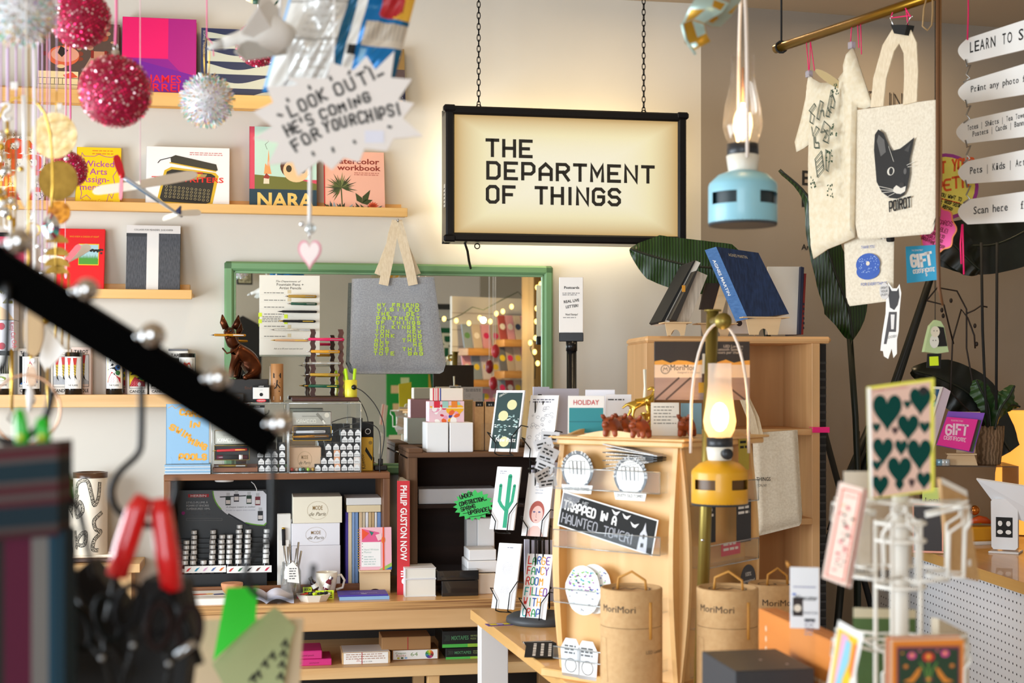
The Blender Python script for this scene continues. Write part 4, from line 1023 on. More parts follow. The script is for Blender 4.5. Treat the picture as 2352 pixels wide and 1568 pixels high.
sheet([[f.p3(1612,60,-.02),f.p3(1635,61,.0),f.p3(1656,58,.01)],[f.p3(1640,35,-.03),f.p3(1662,38,.0),f.p3(1680,36,.01)],[f.p3(1672,14,-.02),f.p3(1690,12,.0),f.p3(1704,0,.01)],[f.p3(1680,-40,0),f.p3(1700,-40,0),f.p3(1720,-40,.01)]],mat('#a9b8ac',.35,.3),GO,'side_fold')
sheet([[f.p3(1561,66,-.03),f.p3(1580,54,-.03),f.p3(1614,60,-.02)],[f.p3(1575,95,.01),f.p3(1600,90,.0),f.p3(1625,75,.01)],[f.p3(1592,116,.0),f.p3(1612,106,.0),f.p3(1634,92,.01)]],GO,TQ,'gold_fold')
MB().tube([f.p3(1561,66,-.031),f.p3(1574,95,-.01),f.p3(1596,129,-.01)],.0024,TQ,6).build('edge_fold',t);MB().tube([f.p3(1700,-38),Vector((f.p3(1700,0).x,0,CEIL-f.loc.z))],.001,WHITES,5).build('hanging_string',t)
f=PF(595,5,3.2);t=thing('fairy_light','green fairy light bulb and wire at the top edge','light',f.loc)
MB().tube([f.p3(560,-10),f.p3(585,6),f.p3(605,3),f.p3(630,12),f.p3(650,-12)],.0024,mat('#1d4a33',.5),7).build('wire',t);MB().tube([f.p3(582,4,-.003),f.p3(600,5,-.003)],.006,mat('#234f38',.5),8).build('socket',t);MB().tube([f.p3(582,4,-.003),f.p3(566,0,-.003)],[.005,.002],mat('#f3e6b0',.2,emit=.6),8).build('bulb',t)
# --- black display arm with hooks, very near
AY=1.32;f=PF(320,790,AY)
t=thing('display_rail','black square metal display arm sloping across the view with chrome ball ends','display arm',f.loc)
a,b=f.p3(-140,530),f.p3(632,1015);d=(b-a).normalized();L_=(b-a).length
mb=MB();mb.M=Matrix.Translation(a)@Matrix.Rotation(-math.atan2(d.z,d.x),4,'Y');hh=g(100)/2/2.02*AY
g2=lambda n:n/F*AY
mb.box(0,L_,-.014,.014,-g2(44),g2(44),mat('#010101',.8,spec=.03),.0015);mb.build('square_tube',t)
pegs=[(70,562,30),(222,670,26),(369,772,30),(520,868,27),(661,970,28)]
for(x_,y_,r_)in pegs:
 c=f.p3(x_,y_,-.03);MB().ball(c,g2(r_),mat('#c9c6c4',.08,1.0),20).build('chrome_ball',t);MB().tube([c+Vector((-g2(28),.002,0)),c+Vector((-g2(58),.025,-g2(6)))],.004,CHROME,8).build('peg',t)
def shook(lab,P,r_,y):
 f_=PF(P[0][0],P[0][1],AY);t=thing('hook',lab,'hook',f_.loc,0,'black metal hooks on the display arm')
 pts=[]
 Q=[f_.p3(*p,y)for p in P]
 for i in range(len(Q)-1):
  p0,p1,p2,p3=Q[max(i-1,0)],Q[i],Q[i+1],Q[min(i+2,len(Q)-1)]
  for k in range(5):s=k/5;pts.append(.5*((2*p1)+(p2-p0)*s+(2*p0-5*p1+4*p2-p3)*s*s+(3*p1-p0-3*p2+p3)*s**3))
 pts.append(Q[-1]);MB().tube(pts,r_,mat('#030303',.45,spec=.25),10).build('wire',t);MB().ball(Q[-1],r_*1.3,mat('#0b0b0c',.3,.3),10).build('tip',t)
shook('black hook carrying the striped pouch at the picture edge',[(38,655),(38,760),(32,835),(10,858),(-30,900),(-40,960),(0,1000),(70,1010),(118,965),(132,935),(138,905)],g2(9),-.024)
shook('black hook holding the red handled pliers',[(340,880),(340,1000),(332,1040),(292,1080),(272,1120),(282,1160),(320,1190),(370,1200),(404,1170),(418,1130),(420,1104)],g2(8),-.024)
shook('empty black hook at the lower end of the display arm',[(637,1020),(636,1150),(632,1225),(606,1250),(582,1280),(577,1320),(600,1355),(640,1370),(690,1360),(722,1325),(728,1295)],g2(7),-.024)
# striped pouch with green handled scissors
Y=1.2;f=PF(75,1250,Y);g3=lambda n:n/F*Y
t=thing('pouch','tall woven pouch with stripes across the top and down its body','pouch',f.loc)
mb=MB();stripe=[('#4a3b37',14),('#4a1620',18),('#4a4140',12),('#0d2630',40),('#463c3b',12),('#451820',18),('#4a403f',14),('#451820',14),('#0c222c',44),('#3d3433',14),('#38121a',14)]
yy=1010
for col,n in stripe:
 mb.prism(f.pts((-120,yy+22+.0),(150,yy),(150,yy+n),(-120,yy+n+22)),-.02,.02,mat(col,.95));yy+=n
mb.build('cuff',t)
mb=MB();xx=-120
for col,n in(('#100d0d',100),('#1d1a18',45),('#4a0a28',62),('#66625f',38),('#12384a',12),('#0b2a38',24)):
 mb.prism(f.pts((xx,yy-8),(xx+n,yy-10),(xx+n,1660),(xx,1660)),-.016,.018,mat(col,.95));xx+=n
mb.build('body',t)
GRN=mat('#10b322',.3,coat=.4)
for lab,(x0,x1),yt in(('green plastic handle standing in the pouch with a yellow dot',(34,68),938),('second, lower green plastic handle standing in the pouch',(84,116),958)):
 f_=PF((x0+x1)/2,1000,Y);t=thing('handle_tool',lab,'tool',f_.loc,0,'green handled tools in the striped pouch');c=(x0+x1)/2
 MB().tube([f_.p3(c+4,1060),f_.p3(c,1000),f_.p3(c-4,965),f_.p3(c-6,yt)],[g3(14),g3(17),g3(15),g3(9)],GRN,14).build('handle',t);MB().ball(f_.p3(c,1004,-g3(15)),g3(8),mat('#e8d42a',.4),10).build('yellow_dot',t)
Y=1.29;f=PF(350,1150,Y);RED=mat('#cf1216',.28,coat=.5);g4=lambda n:n/F*Y
t=thing('pliers','pliers with two thick red handles hanging on a black hook','pliers',f.loc)
MB().tube([f.p3(338,1138,-.01),f.p3(322,1170,-.01),f.p3(296,1250,-.01),f.p3(276,1318,-.01)],[g4(20),g4(26),g4(27),g4(25)],RED,16).build('handle',t)
MB().tube([f.p3(374,1142,-.01),f.p3(378,1180,-.01),f.p3(390,1270,-.01),f.p3(402,1352,-.01)],[g4(19),g4(25),g4(28),g4(24)],RED,16).build('handle',t)
DK=mat('#141210',.5,.5)
MB().tube([f.p3(276,1310,-.01),f.p3(262,1390,-.01),f.p3(255,1420,-.01)],g4(9),DK,10).build('shank',t);MB().tube([f.p3(400,1340,-.01),f.p3(430,1420,-.01),f.p3(465,1520,-.01)],g4(11),DK,10).build('shank',t)
MB().tube([f.p3(345,1170,.0),f.p3(350,1195,.0),f.p3(372,1180,.0)],g4(5),DK,8).build('spring',t)
# dark tools under the pliers
LEA=textured('dark_leather','#020202','#060505','noise',25,(1,1,1),.75)
f=PF(300,1470,1.33);t=thing('tool_holster','black leather holster full of dark tools below the pliers','holster',f.loc)
MB().prism(f.pts((150,1330),(200,1290),(290,1400),(330,1330),(420,1340),(440,1440),(415,1660),(130,1660)),0,.04,LEA).build('leather_body',t)
MB().tube([f.p3(160,1320,-.01),f.p3(240,1460,-.01),f.p3(310,1540,-.01)],g4(8),mat('#15181b',.5),8).build('strap',t)
def scissors(lab,cx,cy,col,rot,Y=1.27):
 f=PF(cx,cy,Y);t=thing('scissors',lab,'scissors',f.loc,0,'dark scissors hanging below the pliers',ry=rot);k=g4(1)
 for sx in(-1,1):
  MB().tube([(sx*34*k+26*k*math.cos(a*PI/9),sx*.002,50*k*math.sin(a*PI/9))for a in range(18)],8*k,mat(col,.6,spec=.15),9,closed=True).build('handle_loop',t)
  MB().tube([(sx*14*k,sx*.003,-45*k),(0,sx*.003,-80*k),(-sx*10*k,sx*.003,-190*k)],[9*k,8*k,3*k],DK,8).build('blade',t)
 MB().tube([(0,-.008,-80*k),(0,.008,-80*k)],6*k,STEEL,10).build('pivot',t)
scissors('scissors with black loops and a rust streak under the pliers',330,1400,'#080505',.25);scissors('scissors with dark green loops beside the striped pouch',215,1430,'#040705',-.3);scissors('brown looped scissors behind the steel shank',400,1440,'#1c0c08',.1)
MB_=MB().tube([(0,0,0),Vector(at(447,1475,1.25)-at(405,1505,1.25))],g4(9),STEEL,10);solo('steel_pin','short bright steel pin poking out of the dark tools','tool',MB_,at(405,1505,1.25))
MB_=MB().tube([(0,0,0),at(185,1180,1.22)-at(165,1140,1.22),at(215,1325,1.22)-at(165,1140,1.22)],[g4(7),g4(9),g4(5)],BLACK,8);solo('cable_tie','thin black tool shaft slanting from the pouch over the snake vase','tool',MB_,at(165,1140,1.22))
f=PF(163,1110,1.24);t=thing('paper_tag','bright green paper tag at the side of the striped pouch','tag',f.loc)
MB().prism(f.pts((150,1070),(166,1082),(178,1145),(152,1140)),0,.001,mat('#12c41a',.5)).build('tag_paper',t)
# neon and sage tags on a beige card
Y=1.75
f=PF(570,1500,Y+.02);t=thing('display_card','beige card with black handwriting behind the sage paper tag','card',f.loc)
MB().prism(f.pts((440,1424),(697,1420),(684,1640),(420,1640)),0,.004,mat('#dcc4a2',.7)).build('card',t);mb=MB()
for(x_,y_)in((652,1482),(648,1505),(646,1530),(644,1556),(600,1530),(585,1552),(620,1510)):x,z=f(x_,y_);mb.stroke([(x-.004,z),(x+.003,z+.004),(x+.004,z-.004)],.003,INK,-.025);
f2_=PF(570,1500,Y);t2=thing('paper_tag','sage green paper tag with black writing','tag',f2_.loc)
MB().prism(f2_.pts((630,1394),(646,1405),(679,1440),(668,1470),(641,1640),(550,1640),(487,1525),(590,1426)),0,.001,mat('#aeb886',.7)).build('tag_paper',t2)
mb=MB()
for(x_,y_)in((654,1480),(650,1503),(647,1528),(644,1555),(608,1526),(592,1550),(625,1508),(580,1560)):x,z=f2_(x_,y_);mb.stroke([(x-.004,z-.002),(x+.001,z+.005),(x+.004,z-.004)],.0035,INK,-.0005)
mb.build('handwriting',t2)
f3_=PF(540,1430,Y-.01);MB_=MB().prism(f3_.pts((520,1350),(592,1348),(587,1426),(489,1518)),0,.0015,mat('#19e010',.5));solo('paper_tag','neon green paper tag overlapping the sage tag','tag',MB_,f3_.loc)
# --- long plywood desk against the back wall
VD=0.60
zd=BW.off(VD).uz(760,1384)[1]
def vz(px,py,z,plane=BW):
 """Distance from the wall at which the photo's pixel meets height z."""
 d=Vector(((px-CX)/F,1,-(py-CY)/F));k=(z-EYE)/d.z
 return(Vector((0,0,EYE))+d*k-plane.p0).dot(plane.n)
PLY=wood('ply_top','#c98f4e','#dfae6c',0,8,.35,.3);APR=wood('desk_apron','#cda06c','#e0b684',0,7)
PLYE=textured('ply_edge','#8a5a30','#d9a869','noise',190,(.01,1,1),.6,lo=.35,hi=.6)
uA=uz(432,1390,VD)[0];uB=0.15
q=BW.P((uA+uB)/2,0,0);w=(uB-uA)/2
t=thing('display_desk','long plywood topped desk against the back wall with a low pine shelf','desk',q,YAW)
mb=MB().box(-w,w,-VD,-.003,zd-.027,zd-.0005,PLYE,.001).box(-w,w,-VD+.0008,-.003,zd-.001,zd,PLY);mb.build('plywood_top',t)
za=zd-.027;zb=BW.off(VD-.01).uz(760,1449)[1]
mb=MB().box(-w,w-.01,-VD+.006,-VD+.045,zb,za-.001,APR,.003)
for x_ in(.012,.031):mb.at(-w+x_,-VD+.0055,(za+zb)/2,rx=R(90)).cyl(.003,0,.001,INK,10)
mb.build('front_apron',t)
zs2=BW.off(VD-.06).uz(900,1528)[1]
MB().box(-w,w,-VD+.05,-.02,zs2-.036,zs2,PINE,.002).build('lower_shelf',t)
for x_ in(-w+.05,w-.05,BW.off(VD-.05).uz(997,1550)[0]-(uA+uB)/2):
 for y_ in(-VD+.08,-.08):MB().box(x_-.02,x_+.02,y_-.02,y_+.02,0,zs2-.036,PINEV,.002).build('leg',t)
MB().box(-w+.01,w-.01,-.03,-.012,.05,zb,mat('#2a241f',.8)).build('back_panel',t)
def cbox(name,lab,cat,x0,y0,x1,y1,m,dep,z=None,v=None,art=None,group=None,b=.002,plane=BW,dz=None,top=None,part='carton',rz=0.0,lid=None,lidm=None):
 """Carton whose front face fills the pixel rectangle; it stands on height z."""
 if v is None:v=max(dep+.012,vz((x0+x1)/2,y1,z,plane))
 p,w,h=plane.off(v).face(x0,y0,x1,y1,z)
 t=thing(name,lab,cat,p,plane.yaw+rz,group);mb=MB()
 hb=h if not lid else h-lid
 mb.box(-w/2,w/2,0,dep,0,hb,m,b)
 if art:art(mb,w,h)
 mb.build(part,t)
 if lid:MB().box(-w/2-.002,w/2+.002,-.002,dep+.002,hb,h,lidm or m,b).build('lid',t)
 return t,w,h,v
VH=.40
x0,ztop=BW.off(VH).uz(376,1090);x1,_=BW.off(VH).uz(896,1096)
q=BW.P((x0+x1)/2,zd,0);w=(x1-x0)/2;hh=ztop-zd
DW=wood('hutch_wood','#6b3d20','#94623a',0,9,.5);DWV=wood('hutch_wood_v','#5d3820','#8a5c36',2,9,.5)
t=thing('desk_hutch','stained wooden hutch with a dark open inside standing on the desk','shelf unit',q,YAW)
MB().box(-w,w,-VH,-.05,hh-.02,hh,DW,.0015).build('top_board',t)
for sx in(-1,1):MB().box(sx*w-(.022 if sx>0 else 0),sx*w+(.022 if sx<0 else 0),-VH+.002,-.05,0,hh-.02,DWV,.0015).build('side_board',t)
MB().box(-w+.022,w-.022,-.062,-.05,0,hh-.02,mat('#2c2c2e',.8)).build('back_board',t)
MB().box(-w+.022,w-.022,-VH+.02,-VH+.034,0,.028,DW,.001).build('kick_rail',t)
zh=ztop+.0005
# acrylic cases on top
def acrylic(lab,px0,py0,px1,py1,v,dep,z):
 p,w,h=BW.off(v).face(px0,py0,px1,py1,z);t=thing('display_case',lab,'case',p,YAW,'clear acrylic display cases');k=.003
 MB().box(-w/2,w/2,0,dep,0,k,PLEX).build('bottom_panel',t);MB().box(-w/2,w/2,0,dep,h-k,h,PLEX).build('top_panel',t)
 for sx in(-1,1):MB().box(sx*w/2-(k if sx>0 else 0),sx*w/2+(k if sx<0 else 0),0,dep,k,h-k,PLEX).build('side_panel',t)
 MB().box(-w/2+k,w/2-k,0,k,k,h-k,PLEX).build('front_panel',t)
 ED=glass('acrylic_edge','#e6eef0',.3,.1,.35)
 mb=MB();e=.0022
 for sx in(-w/2,w/2):
  mb.tube([(sx,0,0),(sx,0,h)],e,ED,6)
 for z_ in(0,h):mb.tube([(-w/2,0,z_),(w/2,0,z_)],e,ED,6)
 mb.build('polished_edge',t)
 return p,w,h
vc=.385
pc,wc,hc=acrylic('clear acrylic case with pen tins beside the blue notebooks',487,926,661,1096,vc,.2,zh)
acrylic('clear acrylic case holding the peach box and ink cartridges',664,926,829,1096,vc,.2,zh)
zc=zh+hc+.003;zin=zh+.004
# inside the cases
SILT=mat('#b5b0a2',.35,.8);TINK=mat('#171513',.5)
def pen_obj(lab,f,a,b,r,m,y=0.0,tip=None,grp='pens on display'):
 P=f.p3(*a,y);Q=f.p3(*b,y);d=Q-P
 t=thing('pen',lab,'pen',f.loc+Matrix.Rotation(f.yaw,3,'Z')@P,f.yaw,grp)
 MB().tube([(0,0,0),d*.02,d*.45,d*.5,d*.97,d],[r*.7,r*.95,r,r*1.08,r,r*.6],m,10).build('barrel',t)
 MB().tube([(0,0,0),-d.normalized()*.008,-d.normalized()*.016],[r*.6,r*.4,.0004],tip or CHROME,8).build('nib',t)
 MB().box(*sorted((d.x*.6,d.x*.93)),-r*1.25,-r*1.0,d.z*.75-.0012,d.z*.75+.0012,tip or GOLD).build('clip',t)
 return t
def tin(lab,lidr,boxr,v,z,col):
 p,w,h=BW.off(v).face(*boxr,z);t=thing('pen_tin',lab,'tin',p,YAW,'open metal pen tins');mb=MB()
 ic=mat(col,.35,.9)
 mb.box(-w/2,w/2,.014,.016,0,h,TINK)
 for(a,b,c,d)in((-w/2,w/2,0,.003),(-w/2,w/2,h-.003,h),(-w/2,-w/2+.003,0,h),(w/2-.003,w/2,0,h)):mb.box(a,b,0,.016,c,d,ic,.0008)
 mb.build('tin_base',t)
 f=PF((lidr[0]+lidr[2])/2,(lidr[1]+lidr[3])/2,p.y);hl=f.px(lidr[3]-lidr[1]);mb=MB().at(0,.012,h+.001);mb.box(-w/2,w/2,0,.006,0,hl,SILT,.003)
 mb.pen('KAWECO',-w*.4,hl*.2,hl*.22,mat('#e8e2d2',.3,.7),-.0006,jit=.03,fit=w*.5);mb.text('FEINSTE FEDERHALTER',-w*.25,hl*.6,hl*.09,mat('#6a665a',.5),-.0006,'l',fit=w*.5)
 mb.disc(w*.38,hl*.72,hl*.17,mat('#e4dcc8',.3,.7),-.0006);mb.stroke([(w*.12,hl*.85),(w*.32,hl*.2)],.009,mat('#8a8578',.3,.8),-.0007);mb.stroke([(w*.27,hl*.36),(w*.33,hl*.12)],.006,mat('#f0eadb',.3,.7),-.0008)
 mb.build('lid',t);return p,w,h
vt=.36
tin('open silver pen tin with a red pen in the case by the blue notebooks',(492,988,574,1022),(492,1022,574,1057),vt,BW.off(vt).uz(530,1057)[1],'#7a6530')
f=PF(533,1040,BW.off(vt+.004).hit(533,1040).y,YAW)
pen_obj('red fountain pen in the open tin with the red ink bottle',f,(498,1035),(568,1032),.0045,mat('#d11c22',.3),.004,GOLD)
MB_=MB().tube([(-.05,0,0),(.05,0,0)],.0075,mat('#5b1026',.2),12).tube([(-.03,0,0),(.02,0,0)],.0078,INK,12).tube([(.022,0,0),(.034,0,0)],.008,PAPER,12)
t=solo('ink_vial','dark red ink vial lying below the red pen in its tin','ink',MB_,f.loc+Vector((0,.003,-.014)),YAW)
cbox('tin_stand','clear block supporting the silver tin above the wooden pen tray','stand',510,1057,556,1066,PLEX,.03,v=vt-.005)
tr_=wood('tray_wood','#7d4526','#a0653c',0,12)
p,w,h=BW.off(.375).face(489,1074,592,1092,zin)
t=thing('pen_tray','small brown wooden tray of pens at the bottom of the case','tray',p,YAW)
MB().box(-w/2,w/2,0,.004,0,h,tr_,.001).build('front_wall',t);MB().box(-w/2,w/2,.004,.1,0,.006,tr_).build('tray_floor',t);MB().box(-w/2,w/2,.096,.1,.006,h*1.5,tr_,.001).build('back_wall',t)
for sx in(-1,1):MB().box(sx*w/2-(.004 if sx>0 else 0),sx*w/2+(.004 if sx<0 else 0),.004,.096,0,h*1.2,tr_,.001).build('side_wall',t)
f=PF(540,1070,BW.off(.345).hit(540,1070).y,YAW)
pen_obj('brass barrelled pen with white ends on the wooden tray',f,(502,1070),(568,1069),.0045,mat('#a8862e',.3,.8),0,WHITE);pen_obj('black pen with a white price flag on the wooden tray',f,(500,1080),(575,1079),.0048,INK,-.01)
MB_=MB().box(-.012,.012,-.001,0,-.006,.006,PAPER);solo('price_flag','white price flag wrapped round the black tray pen','label',MB_,f.loc+Matrix.Rotation(YAW,3,'Z')@(f.p3(563,1079,-.018)),YAW)
def herbin(mb,w,h):
 mb.rect(-w/2,h*.86,w/2,h,INK,-.0005);mb.text('LIERRE',0,h*.89,h*.07,WHITE,-.0008,'c',shear=.2);mb.text('la perle',0,h*.7,h*.04,C('#777'),-.0006,'c');mb.disc(0,h*.45,h*.1,INK,-.0006);mb.rect(-w/2,0,w/2,h*.2,INK,-.0005);mb.disc(0,h*.1,w*.3,C('#d0202c'),-.0008,20,.35);mb.text('HERBIN',0,h*.07,h*.06,WHITE,-.001,'c',fit=w*.45)
cbox('ink_box','white and black ink box inside the acrylic case behind the tins','box',574,930,608,972,mat('#e9e7e2',.6),.03,v=.2,art=herbin)
cbox('box_riser','pale card riser under the ink box inside the case','box',566,972,616,1060,mat('#8c8a86',.8),.06,z=zin,v=.22)
# cartridge boxes
cw=.0205
def carts(rows,zbase,lab,colours={}):
 proto=None
 for r,(yc,xs)in enumerate(rows):
  for i,xc in enumerate(xs):
   col=colours.get((r,i),'#101012');v=.37 if r<4 else.355
   p=BW.off(v).hit(xc,yc+6);z=zbase+r*.0232
   t=thing('cartridge_box',lab(r,i,len(xs)),'ink box',(p.x,p.y,z),YAW,'small ink cartridge boxes');mb=MB();k=cw/2
   mb.box(-k,k,0,.1 if r<4 else.08,0,.0228,mat(col,.5),.0005)
   mb.flat([(-k*.9,.0012),(k*.9,.0012),(k*.9,.012),(k*.55,.0155)]+[(k*.5*math.cos(a*PI/6),.0155+k*.5*math.sin(a*PI/6))for a in range(7)]+[(-k*.9,.012)],PAPER,-.0004)
   mb.text(['kaw','ink','blu','sm'][(r+i)%4],0,.005,.0045,INK,-.0007,'c',fit=k*1.3);mb.build('carton',t)
ord_=['nearest','second','third','fourth','fifth','sixth','seventh']
rown=['bottom row','second row up','third row up','fourth row up','fifth row up','topmost row']
pe='#efae84'
carts([(1082,(730,746,761,775,791,806,820)),(1068,(744,760,774,790,805,820)),(1054,(756,774,790,805,820)),(1040,(754,772,788,803,819)),(1020,(792,806,822)),(1007,(789,805,822))],zin,lambda r,i,n:'ink cartridge box in the %s, %s from the yellow tin'%(rown[r],ord_[n-1-i]),{(0,3):pe,(1,2):pe,(2,1):pe,(0,6):'#efe0d4',(1,5):'#efe0d4'})
carts([(1082,(601,616,631,648)),(1068,(600,616,631,648)),(1053,(598,615,631,648)),(1040,(648,))],zin,lambda r,i,n:'ink cartridge box behind the hook, %s, %s from the dividing wall'%(rown[r],ord_[n-1-i]))
def mode(mb,w,h):
 G=C('#8a6a34');mb.text('MODE',0,h*.5,h*.16,G,-.0005,'c',off=.005,fit=w*.2);mb.text('de Paris',0,h*.28,h*.14,C('#6b5d44'),-.0005,'c',shear=.4,fit=w*.34)
 P=[(w*.21*math.cos(a*PI/24),h*.48+h*.34*math.sin(a*PI/24))for a in range(48)];mb.stroke(P+[P[0]],.0006,G,-.0004)
cbox('stationery_box','peach stationery box with an oval script mark inside the acrylic case','box',662,1027,738,1076,mat('#ebc39c',.6),.12,z=zin,v=.34,art=mode,part='carton')
tin('open silver and yellow pen tin above the peach stationery box',(668,943,763,976),(672,978,762,1012),.35,BW.off(.35).uz(715,1012)[1],'#b98d22')
f=PF(715,995,BW.off(.358).hit(715,995).y,YAW)
pen_obj('white fountain pen lying in the yellow lined tin',f,(680,992),(748,991),.005,mat('#d6dae0',.3),.002,CHROME);pen_obj('gold fountain pen at the front edge of the yellow lined tin',f,(672,1003),(756,1001),.005,mat('#b07a1e',.25,.8),-.002,CHROME)
cbox('acrylic_stand','clear stand lifting the yellow lined tin over the peach box','stand',670,1012,750,1022,PLEX,.08,v=.345)
for i,(x_,c,n)in enumerate(((671,'#b8321f','red'),(682,'#c8a890','beige'),(690,'#a9cdd0','pale blue'),(698,'#1f4a34','dark green'),(708,'#a5d34a','lime'),(719,'#c0963c','ochre'))):
 p=BW.off(.375).hit(x_,1084);MB_=MB().tube([(0,0,.006),(0,.1,.006)],.0052,mat(c,.3),12);solo('pen','%s barrelled pen lying end on before the peach box'%n,'pen',MB_,(p.x,p.y,zin),YAW,'pens lying end on in the case')
def kaw(mb,w,h):
 Y=C('#c99a1c');mb.rect(-w/2+.002,.002,w/2-.002,h-.002,Y,-.0004);mb.flat([(-w*.1,h*.6),(w*.4,h*.3),(w*.46,h*.4),(-w*.02,h*.72)],INK,-.0006);mb.text('Kaweco',-w*.05,h*.08,w*.3,INK,-.0006,'l',rot=PI/2+.15,fit=h*.42);mb.disc(w*.3,h*.84,w*.14,C('#8a6a18'),-.0006)
cbox('pen_package','yellow and black pen tin standing beside the acrylic case','tin',826,1004,857,1083,mat('#c99a1c',.35,.5),.02,z=zh,v=.33,art=kaw,part='tin_body')
cbox('pen_package','black card box with round emblem behind the yellow pen tin','box',832,968,858,1083,INK,.02,z=zh,v=.29,art=lambda mb,w,h:(mb.disc(0,h*.8,w*.25,WHITE,-.0004),mb.disc(0,h*.8,w*.2,INK,-.0006),mb.text('MI',0,h*.6,.008,WHITE,-.0005,'c')))
# blue notebooks
NB=mat('#8db8d9',.5)
def a_cars(mb,w,h):
 O=C('#e8a83c');y=-.0005
 mb.stroke([(-w*.46,h*.93),(-w*.36,h*.97),(-w*.28,h*.92),(-w*.18,h*.97),(-w*.08,h*.92),(w*.04,h*.97),(w*.14,h*.92),(w*.26,h*.96),(w*.36,h*.92)],.0015,O,y)
 for s,x,z,ro,f_ in(('CARS',.08,.8,-.12,.52),('IN',.16,.61,-.1,.22),('SWIM',-.2,.5,-.5,.5),('MING',.22,.29,-.45,.42),('POOLS',.12,.07,.0,.62)):
  tot=f_*w;mb.pen(s,w*x-tot/2*math.cos(ro),h*z-tot/2*math.sin(ro),.017,O,y,w=.0062,fit=tot,rot=ro,jit=.05,sp=.5)
p,w,h=BW.off(.375).face(381,927,480,1066);zst=BW.off(.375).uz(430,1066)[1]
n_=6;th=(zst-zh)/n_
for i in range(n_):
 MB_=MB().box(-w/2-.004+rnd.uniform(0,.004),w/2+.006,-.02,.1,0,th*.92,NB if i%2 else mat('#c9d6e2',.5),.0008)
 solo('notebook','pale blue notebook lying flat, %s of the stack under the upright one'%('lowest','second','third','fourth','fifth','uppermost')[i],'notebook',MB_,(p.x,p.y,zh+i*th),YAW,'flat pile of blue notebooks')
t,w,h=book('notebook','pale blue notebook with orange letters standing on the notebook stack',381,927,480,1066,zst+.002,.375,.006,'#8db8d9',a_cars,lean=-.08,cat='notebook')
t=thing('acrylic_easel','clear acrylic easel holding up the blue notebook','easel',(p.x,p.y,zst),YAW)
for sx in(-1,1):
 MB().tube([(sx*w*.35,.06,.001),(sx*w*.35,-.012,.001),(sx*w*.35,-.016,.014),(sx*w*.35-.004,-.012,.024)],.002,PLEX,6).build('leg',t)
vtop=.36
def dark(mb,w,h):mb.text('and',w*.25,h*.1,h*.16,C('#8a4a22'),-.0006,'c',off=.01);mb.text('find',w*.05,h*.55,h*.14,C('#5a3018'),-.0006,'c')
cbox('plinth_box','black box with copper words under the bronze dog','box',512,870,617,924,mat('#17120f',.5),.09,z=zc,v=.33,art=dark)
cbox('ink_box','black and white ink box with a red oval mark before the bronze dog','box',581,884,619,924,mat('#e9e7e2',.6),.03,z=zc,v=.375,art=herbin)
cbox('card_box','small black box with copper lettering at the foot of the bronze dog','box',528,903,560,924,mat('#151110',.5),.03,z=zc,v=.378,art=lambda mb,w,h:mb.text('fleur',0,h*.4,h*.25,C('#a8623a'),-.0006,'c',shear=.3))
p,w,h=BW.off(.36).face(622,835,651,924,zc);r=w/2
t=thing('incense_tube','bamboo patterned tube with a black brush character','tube',p-BW.n*r,YAW)
MB().cyl(r,0,h,wood('tube_wood','#9c6a3a','#b98654',2,16),28,.001).build('tube',t)
q=MB();y=0
for P,w_ in(([(-.01,.085),(.008,.09)],.006),([(-.011,.082),(-.011,.097),(.011,.097),(.011,.082)],.004),([(-.009,.062),(.009,.066)],.0035),([(0,.075),(-.002,.05)],.0035),([(0,.06),(-.009,.045)],.003),([(.001,.06),(.01,.048)],.003),([(-.006,.05),(.008,.036)],.003)):q.stroke(P,w_,INK,0)
q.rect(-.012,.008,.012,.02,PAPER,0)
for i,vv in enumerate(q.v):a=vv.x/r;q.v[i]=Vector(((r+.0006)*math.sin(a),-(r+.0006)*math.cos(a),vv.z*h/.13))
q.build('printed_label',t)
# bronze dog with a pen in its mouth
BRZ=textured('bronze','#3a1d10','#6b3a20','noise',14,(1,1,1),.3,.85)
f=PF(555,800,BW.off(.285).hit(555,800).y,YAW);t=thing('dog_statue','seated bronze dog statue holding a gold pen across its muzzle','statue',f.loc+Vector((0,0,0)),YAW)
V=lambda a,b,y=0:tuple(f.p3(a,b,y));g5=f.px
verts=[V(585,852,.03),V(575,828,.025),V(553,806,.01),V(537,796,-.005),V(529,778,-.015),V(527,758,-.025),V(524,774,-.055),V(541,822,-.03),V(533,845,-.04),V(530,868,-.045),V(548,825,.01),V(543,850,-.005),V(541,868,-.02),V(587,858,-.005),V(572,864,-.03),V(560,868,-.05),V(592,866,.04)]
edges=[(0,1),(1,2),(2,3),(3,4),(4,5),(5,6),(2,7),(7,8),(8,9),(2,10),(10,11),(11,12),(0,13),(13,14),(14,15),(0,16)]
rad=[g5(23),g5(25),g5(21),g5(16),g5(13),g5(15),g5(8),g5(10),g5(7),g5(6),g5(10),g5(7),g5(6),g5(16),g5(9),g5(6),g5(6)]
skin('body',verts,edges,rad,BRZ,t)
for px_,tip,y_ in((519,(511,723),-.02),(538,(548,724),-.005)):
 MB().tube([f.p3(px_,754,y_),f.p3((px_+tip[0])/2+(-2 if px_<530 else 3),740,y_-.004),f.p3(*tip,y_)],[g5(8),g5(8),g5(1.5)],BRZ,10).build('ear',t)
mb=MB()
for px_ in(520,531):mb=MB().ball(f.p3(px_,760,-.048),g5(2.6),BLACK,8);mb.build('eye',t)
MB().ball(f.p3(523,776,-.064),g5(4.5),BRZ,10).build('nose',t)
mb=MB().tube([f.p3(512,800,-.03),f.p3(522,812,-.045),f.p3(540,806,-.04),f.p3(552,790,-.01)],.003,BRZ,8);mb.build('collar',t)
f2_=PF(525,770,BW.off(.345).hit(525,770).y,YAW)
